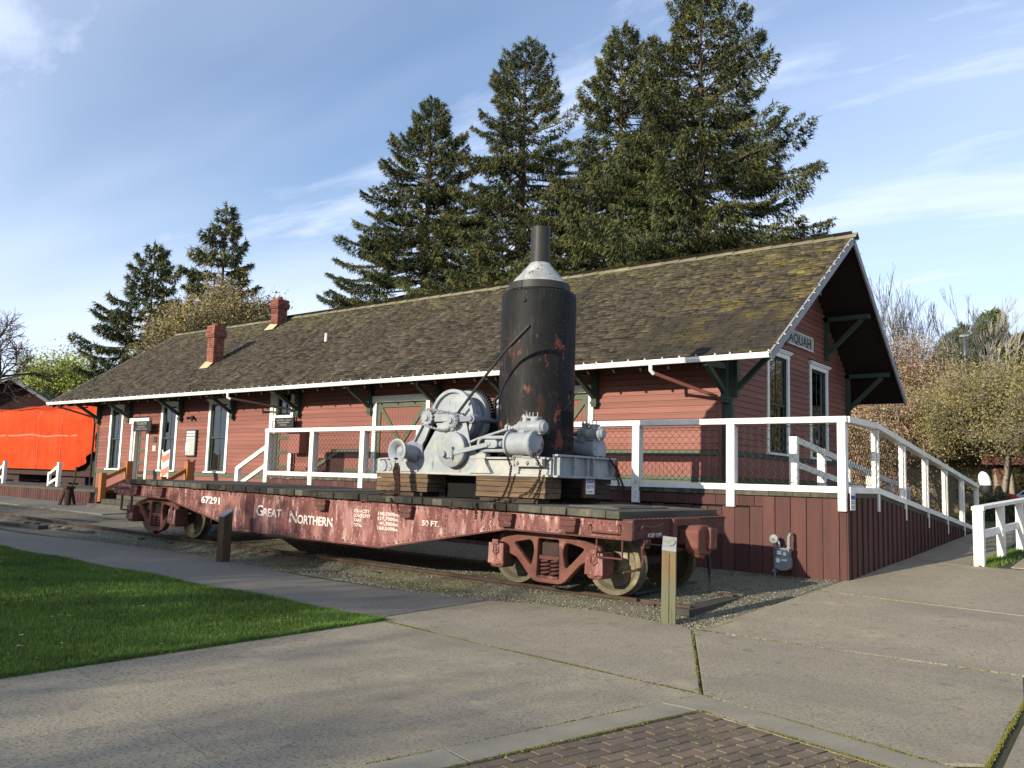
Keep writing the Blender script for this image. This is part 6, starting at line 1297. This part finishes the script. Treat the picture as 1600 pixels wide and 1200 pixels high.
# low shrubs and hedge that close the view at eye level on the right
def shrub(name, label, x, y, z0, rx, ry, rz, n, mat, seed, lsz=.06, cat='shrub'):
    r = np.random.default_rng(seed); t = thing(name, label, cat, (x, y, z0)); U = r.normal(size=(n, 3)); U /= np.linalg.norm(U, axis=1)[:, None]; U[:, 2] = np.abs(U[:, 2]); q = r.uniform(.35, 1, n)**.5*(1+.18*np.sin(U[:, 0]*7+seed)*np.sin(U[:, 1]*6)); P = np.array([x, y, z0])+U*np.array([rx, ry, rz])*q[:, None]
    D = r.normal(size=(n, 3)); D /= np.linalg.norm(D, axis=1)[:, None]; V = tri_spray(P, D, r.uniform(.8, 2.2, n)*lsz, r.uniform(.6, 1.4, n)*lsz, r); np_mesh('foliage', V, np.arange(len(V)).reshape(-1, 3), mat, t, tint=np.clip(r.normal(0, .5, n), -1, 1.2))
    limbs_mesh([((x, y, z0-.1), (x+rx*.5*math.cos(k), y+ry*.5*math.sin(k), z0+rz*.7), .03, .012) for k in (0, 1.3, 2.4, 3.6, 4.9)], 'stems', 'bark', t)
shrub('leafy_shrub', 'glossy green shrub seen through the wire mesh at the top of the ramp', -11.6, 39.2, .7, 2.5, 1.5, 2.9, 26000, 'rust_leaf', 61, .06)
shrub('leafy_shrub', 'dark green shrub below the white rounded shape beside the brick pillar', -5.35, 35.5, .7, .9, .7, 1.0, 7000, 'fir_far', 62, .05)
hedge = thing('far_hedge', 'long low brownish hedge closing the background behind the right trees', 'hedge', (0, 66, .7)); r = np.random.default_rng(63); n = 60000
P = np.stack([r.uniform(-34, 40, n), 66+r.normal(0, 1.5, n), .7+r.random(n)**.8*(4.2+1.4*np.sin(np.linspace(0, 1, n)*0+r.uniform(-34, 40, n)*0))], 1); P[:, 2] *= 1+.18*np.sin(P[:, 0]*.6)+.1*np.sin(P[:, 0]*1.9); D = r.normal(size=(n, 3)); D /= np.linalg.norm(D, axis=1)[:, None]
V = tri_spray(P, D, r.uniform(.15, .5, n), r.uniform(.12, .3, n), r); np_mesh('foliage', V, np.arange(n*3).reshape(-1, 3), 'olive_dark', hedge, tint=np.clip(r.normal(0, .5, n), -1, 1), kind='stuff')
# park trees behind the photographer: their crowns shade the lawn and path
for i, (x, y, H, nl, s) in enumerate(((-38, -15, 10.0, 22000, 71), (-32, -16, 10.6, 24000, 72), (-26.5, -15, 10.2, 26000, 73), (-21.5, -16.5, 10.8, 24000, 74), (-18.8, -14, 9.4, 15000, 75), (-15.2, -20, 10.6, 8000, 76), (-10.4, -21, 10.0, 6500, 77), (-44, -15, 10.3, 20000, 78))):
    broadleaf('park_tree', 'park tree behind the photographer, number %s counted along the lawn from the far end' % ['two', 'three', 'four', 'five', 'six', 'seven', 'eight', 'one'][i], x, y, 0, H*.90, 1.35, s, bark='bark', leaf='olive_dark', nleaf=nl, lsz=.13, upright=.15, levels=5, trunk=.22, trunks=1, clump=.5, tw=.012, group='park trees behind the photographer', start=.24)

# ================================================================== SMALL THINGS
t = thing('wooden_bollard', 'thick weathered square wooden post with slanted white rimmed top, near the coupler', 'bollard', (-4.90, 9.45, 0), 'wooden bollards along the track bed'); t.rotation_euler.z = .42
w = .082; H = .995; b = MB()
b.add([(-w, -w, -.1), (w, -w, -.1), (w, w, -.1), (-w, w, -.1), (-w-.004, -w, .35), (w+.002, -w, .38), (w, w, .35), (-w, w, .35), (-w, -w, H-.09), (w, -w, H-.105), (w, w, H+.02), (-w, w, H+.035)], [(0, 1, 5, 4), (1, 2, 6, 5), (2, 3, 7, 6), (3, 0, 4, 7), (4, 5, 9, 8), (5, 6, 10, 9), (6, 7, 11, 10), (7, 4, 8, 11)])
V_ = [(v[0]+t.location.x, v[1]+t.location.y, v[2]) for v in b.v]; b.v = V_; b.build('post', 'post_wood', t, bevel=.006)
b = MB(); b.add([(-w, -w-.001, H-.09), (w, -w-.001, H-.105), (w, w, H+.02), (-w, w, H+.035), (-w-.002, -w-.002, H-.125), (w+.002, -w-.002, H-.138), (w+.002, w, H-.01), (-w-.002, w, H-.0)], [(0, 1, 2, 3), (4, 5, 1, 0), (5, 6, 2, 1), (7, 4, 0, 3)]); b.v = [(v[0]+t.location.x, v[1]+t.location.y, v[2]+.002) for v in b.v]; b.build('painted_top', 'rake_paint', t)
b = MB(); b.cyl((-4.905, 9.44, H-.05), (-4.93, 9.47, H+.02), .001, .001, n=6); 
c0 = Vector((-4.90, 9.45, H-.032)); nrm = Vector((0, -.60, .8)).normalized(); b = MB(); b.lathe(c0+nrm*.002, nrm, [(.068, -.003), (.068, .006), (.03, .007), (.001, .007)], 20); b.build('end_grain', 'post_top', t)
b = MB(); b.box(-4.900, -4.893, 9.45-w-.0015, 9.45-w+.01, .02, .84); b.build('crack', 'void', t)
t = thing('wooden_bollard', 'dark brown square wooden post standing before the GREAT NORTHERN lettering', 'bollard', (-13.32, 8.98, .07), 'wooden bollards along the track bed')
b = MB(); b.prism([(-.085, -.1), (.085, -.1), (.085, .80), (-.085, .88)], 'y', -.085, .085) if False else b.add([(-.085, -.085, -.1), (.085, -.085, -.1), (.085, .085, -.1), (-.085, .085, -.1), (-.085, -.085, .80), (.085, -.085, .80), (.085, .085, .89), (-.085, .085, .89)], [(0, 1, 5, 4), (1, 2, 6, 5), (2, 3, 7, 6), (3, 0, 4, 7)]); b.v = [(v[0]-13.32, v[1]+8.98, v[2]+.07) for v in b.v]; b.build('post', 'post_dark', t, bevel=.005)
b = MB(); b.add([(-.087, -.087, .795), (.087, -.087, .795), (.087, .087, .89), (-.087, .087, .89), (-.087, -.087, .815), (.087, -.087, .815), (.087, .087, .91), (-.087, .087, .91)], [(0, 3, 2, 1), (4, 5, 6, 7), (0, 1, 5, 4), (1, 2, 6, 5), (2, 3, 7, 6), (3, 0, 4, 7)]); b.v = [(v[0]-13.32, v[1]+8.98, v[2]+.07) for v in b.v]; b.build('metal_cap', 'purple_iron', t)
# gas meter
gm = thing('gas_meter', 'grey gas meter with regulator and pipes on the red platform boards', 'gas meter', (-5.19, 14.08, .2))
b = MB(); b.prism([(-.125, .37), (-.10, .335), (-.05, .315), (.05, .315), (.10, .335), (.125, .37), (.125, .50), (.105, .545), (-.105, .545), (-.125, .50)], 'y', 13.93, 14.08); b.v = [(v[0]-5.19, v[1], v[2]) for v in b.v]; b.build('meter_body', 'meter_grey', gm, bevel=.015)
b = MB(); b.box(-5.30, -5.08, 13.95, 14.07, .545, .655); b.box(-5.31, -5.07, 13.94, 14.08, .655, .675); b.build('meter_head', 'meter_grey', gm, bevel=.01)
b = MB(); b.box(-5.275, -5.205, 13.945, 13.951, .57, .635); b.box(-5.18, -5.13, 13.945, 13.951, .56, .62); b.box(-5.285, -5.225, 13.925, 13.931, .445, .51); b.box(-5.20, -5.11, 13.925, 13.931, .475, .50); b.build('dial_labels', 'paper', gm)
b = MB(); b.tube([(-5.35, 14.03, .05), (-5.345, 14.03, .75)], .018, 8); b.lathe((-5.35, 14.03, .27), (0, 0, 1), [(.02, 0), (.032, .01), (.032, .05), (.02, .06)], 10); b.cyl((-5.39, 14.03, .29), (-5.31, 14.03, .29), .018, n=8); b.lathe((-5.345, 14.03, .70), (0, 0, 1), [(.02, 0), (.032, .0), (.032, .03), (.02, .03)], 10)
b.tube([(-5.34, 14.03, .78), (-5.28, 14.02, .78), (-5.265, 14.01, .75), (-5.265, 14.01, .67)], .018, 8); b.lathe((-5.265, 14.01, .67), (0, 0, 1), [(.02, 0), (.03, 0), (.03, .03), (.02, .03)], 10); b.build('inlet_pipe', 'meter_grey', gm, smooth=True)
b = MB(); b.lathe((-5.35, 13.985, .815), (0, 1, 0), [(.01, -.012), (.035, -.008), (.07, .0), (.075, .01), (.075, .03), (.04, .045), (.03, .08), (.02, .08)], 26); b.build('regulator', 'meter_grey', gm, smooth=True); b = MB(); b.cyl((-5.35, 13.97, .81), (-5.35, 13.98, .81), .018, n=10); b.build('regulator_port', 'green_trim', gm)
b = MB(); b.tube([(-5.105, 14.01, .66), (-5.105, 14.01, .86), (-5.095, 14.03, .90), (-5.09, 14.10, .91), (-5.09, 14.18, .91)], .024, 8); b.lathe((-5.105, 14.01, .67), (0, 0, 1), [(.02, 0), (.038, 0), (.038, .03), (.02, .03)], 10); b.lathe((-5.105, 14.01, .73), (0, 0, 1), [(.02, 0), (.03, 0), (.03, .10), (.02, .1)], 10); b.build('outlet_pipe', 'meter_grey', gm, smooth=True)

# white fence at the right
fe = thing('white_fence', 'white two-rail wooden fence with a thick end post at the right edge', 'fence', (-2.9, 17.45, .35))
fy = [17.45, 18.95, 20.45, 21.95, 23.45, 24.95, 26.45, 27.95]; fx = lambda y: -2.9+.085*(y-17.45)
for i, y in enumerate(fy):
    b = MB(); w = .085 if i == 0 else .07; x = fx(y); z = gz(x, y); b.box(x-w, x+w, y-w, y+w, z-.1, z+1.0+.02); b.build('post', 'white_paint', fe, bevel=.008)
b = MB(); x, y = fx(fy[0]), fy[0]; b.box(x-.10, x+.10, y-.10, y+.09, gz(x, y)+1.0, gz(x, y)+1.07); b.build('post_cap', 'white_paint', fe, bevel=.006)
for a, c in zip(fy[:-1], fy[1:]):
    za, zc_ = gz(fx(a), a), gz(fx(c), c)
    b = MB(); b.beam((fx(a), a, za+1.05), (fx(c), c, zc_+1.05), .17, .065); b.build('rail', 'white_paint', fe, bevel=.006)
    b = MB(); b.beam((fx(a)-.03, a+.06, za+.55), (fx(c)-.03, c-.06, zc_+.55), .05, .14); b.build('rail', 'white_paint', fe, bevel=.006)
def tuft(r_, n_):
    y = r_.uniform(17.35, 25, n_); return fx(y)+r_.normal(.05, .10, n_), y
V, F, T = blades(6000, tuft, .03, .10, .012, 81); np_mesh('fence_grass', V, F, 'grass', tint=T, kind='stuff')
# background right: tan building, brick shelter, bin, white shape, parked cars
t = thing('tan_building', 'tan walled low building behind the ramp end', 'building', (-10, 47, .7)); b = MB(); b.box(-14.5, -7.35, 46, 52, .6, 2.95); b.build('wall', 'tan_wall', t); b = MB(); b.box(-14.8, -7.2, 45.8, 52.2, 2.95, 3.15); b.build('roof', 'brown_brick', t); b = MB(); b.box(-8.6, -7.35, 45.985, 45.998, 2.25, 2.29); b.box(-8.6, -7.35, 45.985, 45.998, 1.75, 1.81); b.build('wall_stripe', 'red_dark', t)
t = thing('brick_shelter', 'brown brick shelter with square pillars at the right edge behind the fence', 'shelter', (-4, 40, .7)); b = MB()
for i in range(30):
    for k in range(4): 
        o_ = .1*(i % 2); b.box(-6.06+.15*k-o_*.3, -6.06+.15*k+.145-o_*.3, 39.995, 40.6, .6+i*.075, .6+i*.075+.068, random.uniform(-1, 1))
b.build('pillar', 'brown_brick', t); b = MB(); b.box(-2.6, -2.0, 40, 40.6, .6, 2.85); b.box(-6.0, -5.5, 40.02, 41.2, .6, 2.8); b.build('pillar', 'brown_brick', t); b = MB(); b.box(-6.4, 2, 39.6, 43, 2.85, 3.3); b.build('roof', 'brown_brick', t)
t = thing('draped_bundle', 'white rounded shape with black underside hanging left of the brick pillar', 'bundle', (-6.2, 38.2, 1.75)); b = MB(); b.lathe((-6.05, 38.3, 1.95), (-.25, 0, 1), [(.02, 0), (.18, .0), (.22, .15), (.21, .35), (.15, .52), (.05, .60), (.001, .61)], 18); b.build('white_cover', 'white_trim', t, smooth=True); b = MB(); b.lathe((-6.07, 38.3, 1.68), (0, 0, 1), [(.02, 0), (.16, .0), (.23, .15), (.2, .32), (.1, .33)], 14); b.build('dark_underside', 'black_iron', t, smooth=True); b = MB(); b.tube([(-6.05, 38.3, 2.7), (-6.0, 38.5, 2.9), (-6.05, 39.6, 3.0)], .02, 5); b.build('hanger', 'black_iron', t)
b = MB(); b.cyl((-6.07, 38.3, .65), (-6.07, 38.3, 1.7), .03, n=6); b.build('support', 'black_iron', t)
t = thing('litter_bin', 'round white bin with domed red lid in front of the brick pillar', 'bin', (-5.0, 36.5, .7)); b = MB(); b.lathe((-5.0, 36.5, .68), (0, 0, 1), [(.25, 0), (.3, .75)], 20); b.build('bin_body', 'sign_cream', t, smooth=True); b = MB(); b.lathe((-5.0, 36.5, 1.43), (0, 0, 1), [(.32, 0), (.30, .12), (.15, .24), (.001, .27)], 20); b.build('bin_lid', 'bin_red', t, smooth=True)
def parked_car(label, x, y, mat):
    t = thing('parked_car', label, 'car', (x, y, .7), 'cars parked beyond the shelter'); z = .72
    b = MB(); b.prism([(-2.2, .35), (-2.25, .7), (-1.9, .85), (-1.2, .92), (-.6, 1.42), (.9, 1.45), (1.6, .98), (2.15, .85), (2.2, .35)], 'y', y-.85, y+.85); b.v = [(v[0]+x, v[1], v[2]+z) for v in b.v]; b.build('body', mat, t, bevel=.06)
    b = MB(); b.prism([(-1.0, .98), (-.52, 1.36), (.12, 1.38), (.12, .98)], 'y', y-.862, y+.862); b.prism([(.2, .98), (.2, 1.38), (.85, 1.38), (1.35, .98)], 'y', y-.862, y+.862); b.v = [(v[0]+x, v[1], v[2]+z) for v in b.v]; b.build('side_window', 'sign_black', t)
    for wx in (-1.35, 1.35):
        for wy in (-.86, .66): b = MB(); b.lathe((x+wx, y+wy, z+.33), (0, 1, 0), [(.001, .0), (.19, .01), (.2, .03), (.33, .03), (.33, .2), (.001, .2)], 20); b.build('wheel', 'sign_black', t, smooth=True)
parked_car('white parked car seen under the shelter roof at the right edge', -6.6, 60, 'car_white'); parked_car('grey parked car to the right of the white one, outside the photo', -1.2, 61, 'meter_grey')
slab('car_park', [(-40, 52), (60, 52), (60, 64), (-40, 64)], 'asphalt', dz=.03, kind='structure', bevel=0)
t = thing('lamp_post', 'thin pale lamp post standing before the distant evergreens', 'lamp post', (-12.2, 70, .8)); b = MB(); b.cyl((-12.2, 70, .7), (-12.2, 70, 13.2), .09, .06, n=8); b.build('pole', 'rake_paint', t); b = MB(); b.box(-12.5, -11.9, 69.85, 70.15, 13.2, 13.35); b.build('lamp_head', 'rake_paint', t)

# left background: barn and tarpaulin-covered railcar
bq = Vector((-66.5, 26.2, 0)); brot = Matrix.Translation(bq) @ Matrix.Rotation(math.radians(58), 4, 'Z')
t = thing('dark_barn', 'dark brown barn with pale metal roof edge behind the orange tarp', 'barn', (bq.x, bq.y, 1.0)); pz, hw, sl_2 = 8.0, 5.2, .62
def turned(b): b.v = [tuple(brot @ Vector(v)) for v in b.v]; return b
b = MB(); b.prism([(-hw, .8), (hw, .8), (hw, pz-hw*sl_2-.1), (0, pz-.15), (-hw, pz-hw*sl_2-.1)], 'y', .6, 14); turned(b).build('wall', 'red_dark', t)
for s in (-1, 1): b = MB(); X_ = s*(hw+.9); Z_ = pz-(hw+.9)*sl_2; b.add([(0, 0, pz), (X_, 0, Z_), (X_, 14.4, Z_), (0, 14.4, pz), (0, 0, pz-.12), (X_, 0, Z_-.12), (X_, 14.4, Z_-.12), (0, 14.4, pz-.12)], [(0, 1, 2, 3), (7, 6, 5, 4), (0, 4, 5, 1), (1, 5, 6, 2), (2, 6, 7, 3)]); turned(b).build('roof_panel', 'black_iron', t)
for s in (-1, 1): b = MB(); b.beam((0, -.03, pz-.05), (s*(hw+.9), -.03, pz-.05-(hw+.9)*sl_2), .05, .2); turned(b).build('roof_edge', 'rake_paint', t)
tc_ = thing('covered_railcar', 'railcar wrapped in a bright orange tarpaulin left of the depot', 'railcar', (-48, 19.9, .75))
nx_, nz_ = 220, 16; V = []; x0, x1 = -62.0, -37.4
def tarp_pt(i, j, yb):
    u_ = i/nx_; v_ = j/nz_; x = x0+(x1-x0)*u_; zt = 4.36+.07*math.sin(x*.8)+.05*math.sin(x*2.1)-.10*max(0, (u_-.9))*10*.3-.22*max(0, .45-u_)*2; z = 1.52+(zt-1.52)*v_
    y = yb+.05*math.sin(x*.9+z)*(.4+v_)-.035*max(0, math.cos(x*1.9+.5))**14*(1-v_*.4)-.03*max(0, math.cos(x*.83))**30+.02*math.sin(z*6+x)+(.10 if v_ > .93 else 0)+(.05 if .53 < v_ < .60 else 0)
    if u_ > .93: y += .09*math.sin((u_-.93)*190+z*1.5); z += .06*math.sin((u_-.93)*80+z*2)*(1-v_)+.9*(u_-.93)/.07*(1-v_)**2
    return (x, y, z)
b = MB(); b.add([tarp_pt(i, j, 18.5) for j in range(nz_+1) for i in range(nx_+1)], [(j*(nx_+1)+i, j*(nx_+1)+i+1, (j+1)*(nx_+1)+i+1, (j+1)*(nx_+1)+i) for j in range(nz_) for i in range(nx_)])
n0 = len(b.v); V = []
for j in range(7):
    for i in range(nx_+1): p = tarp_pt(i, nz_, 18.5); a_ = j/6; V.append((p[0], 18.6+2.7*a_, p[2]+.30*math.sin(a_*PI)+.03*math.sin(p[0]*3+j)))
b.add(V, [(j*(nx_+1)+i, j*(nx_+1)+i+1, (j+1)*(nx_+1)+i+1, (j+1)*(nx_+1)+i) for j in range(6) for i in range(nx_)])
b.add([(x1-.02, 18.55+k*.45, z+.02*math.sin(k*3+z*5)) for z in (2.4, 3.0, 3.6, 4.2, 4.45) for k in range(7)], [(j*7+k, j*7+k+1, (j+1)*7+k+1, (j+1)*7+k) for j in range(4) for k in range(6)])
tp = b.build('tarpaulin', 'tarp', tc_, smooth=True)
for xr in (-56.5, -52.2, -47.6, -43.1, -40.6):
    i = int((xr-x0)/(x1-x0)*nx_); b = MB(); b.tube([Vector(tarp_pt(i, j, 18.5))+Vector((.02*math.sin(j), -.03, 0)) for j in range(nz_+1)], .010, 5); b.build('rope', 'chevron_red', tp)
b = MB(); pts_ = [Vector(tarp_pt(i, 9, 18.5))+Vector((0, -.012, 0)) for i in range(0, nx_-12, 4)]
b.add([p+Vector((0, 0, q)) for p in pts_ for q in (-.035, .035)], [(k*2, k*2+2, k*2+3, k*2+1) for k in range(len(pts_)-1)]); b.build('seam', 'chevron_red', tp)
b = MB(); b.box(x0+.2, x1-.3, 18.56, 18.59, 2.95, 2.99); 
b = MB(); b.box(x0+.2, x1-.1, 18.75, 21.2, 1.45, 4.1); b.box(x0, x1+.9, 18.7, 21.2, 1.25, 1.5)
for cx in (-58, -47.0, -40.2): b.box(cx-1.2, cx+1.2, 18.9, 21.0, .95, 1.25)
b.build('car_body', 'car_under', tc_)
for cx in (-58, -47.0, -40.2):
    for dx in (-.8, .8):
        for y in (18.95, 20.9): b = MB(); b.lathe((cx+dx, y, 1.12), (0, 1, 0), [(.05, -.03), (.3, 0), (.40, 0), (.43, .1), (.05, .12)], 24); b.build('wheel', 'car_under', tc_, smooth=True)
b = MB(); b.box(-37.1, -37.0, 18.7, 18.8, 1.2, 3.2); b.box(-36.3, -36.2, 18.7, 18.8, 1.2, 3.2); b.box(-37.1, -36.2, 18.7, 18.78, 3.05, 3.2); b.box(-37.1, -36.2, 18.7, 18.78, 2.0, 2.14); b.box(-37.0, -36.6, 18.7, 18.76, 1.5, 2.0); b.build('end_railing', 'sign_cream', tc_)
b = MB(); b.box(-75, -34, 19.0, 19.07, .55, .72); b.box(-75, -34, 20.5, 20.57, .55, .72); tag(b.build('siding_rail', 'rail_rust'), 'pair of rusty rails under the orange covered railcar', 'rails')

# ------------------------------------------------------------------ finish: every top-level piece of the setting carries its kind
for o in bpy.data.objects:
    if o.parent is None and o.type in ('MESH', 'EMPTY') and 'label' not in o.keys() and 'kind' not in o.keys(): print('UNTAGGED', o.name)
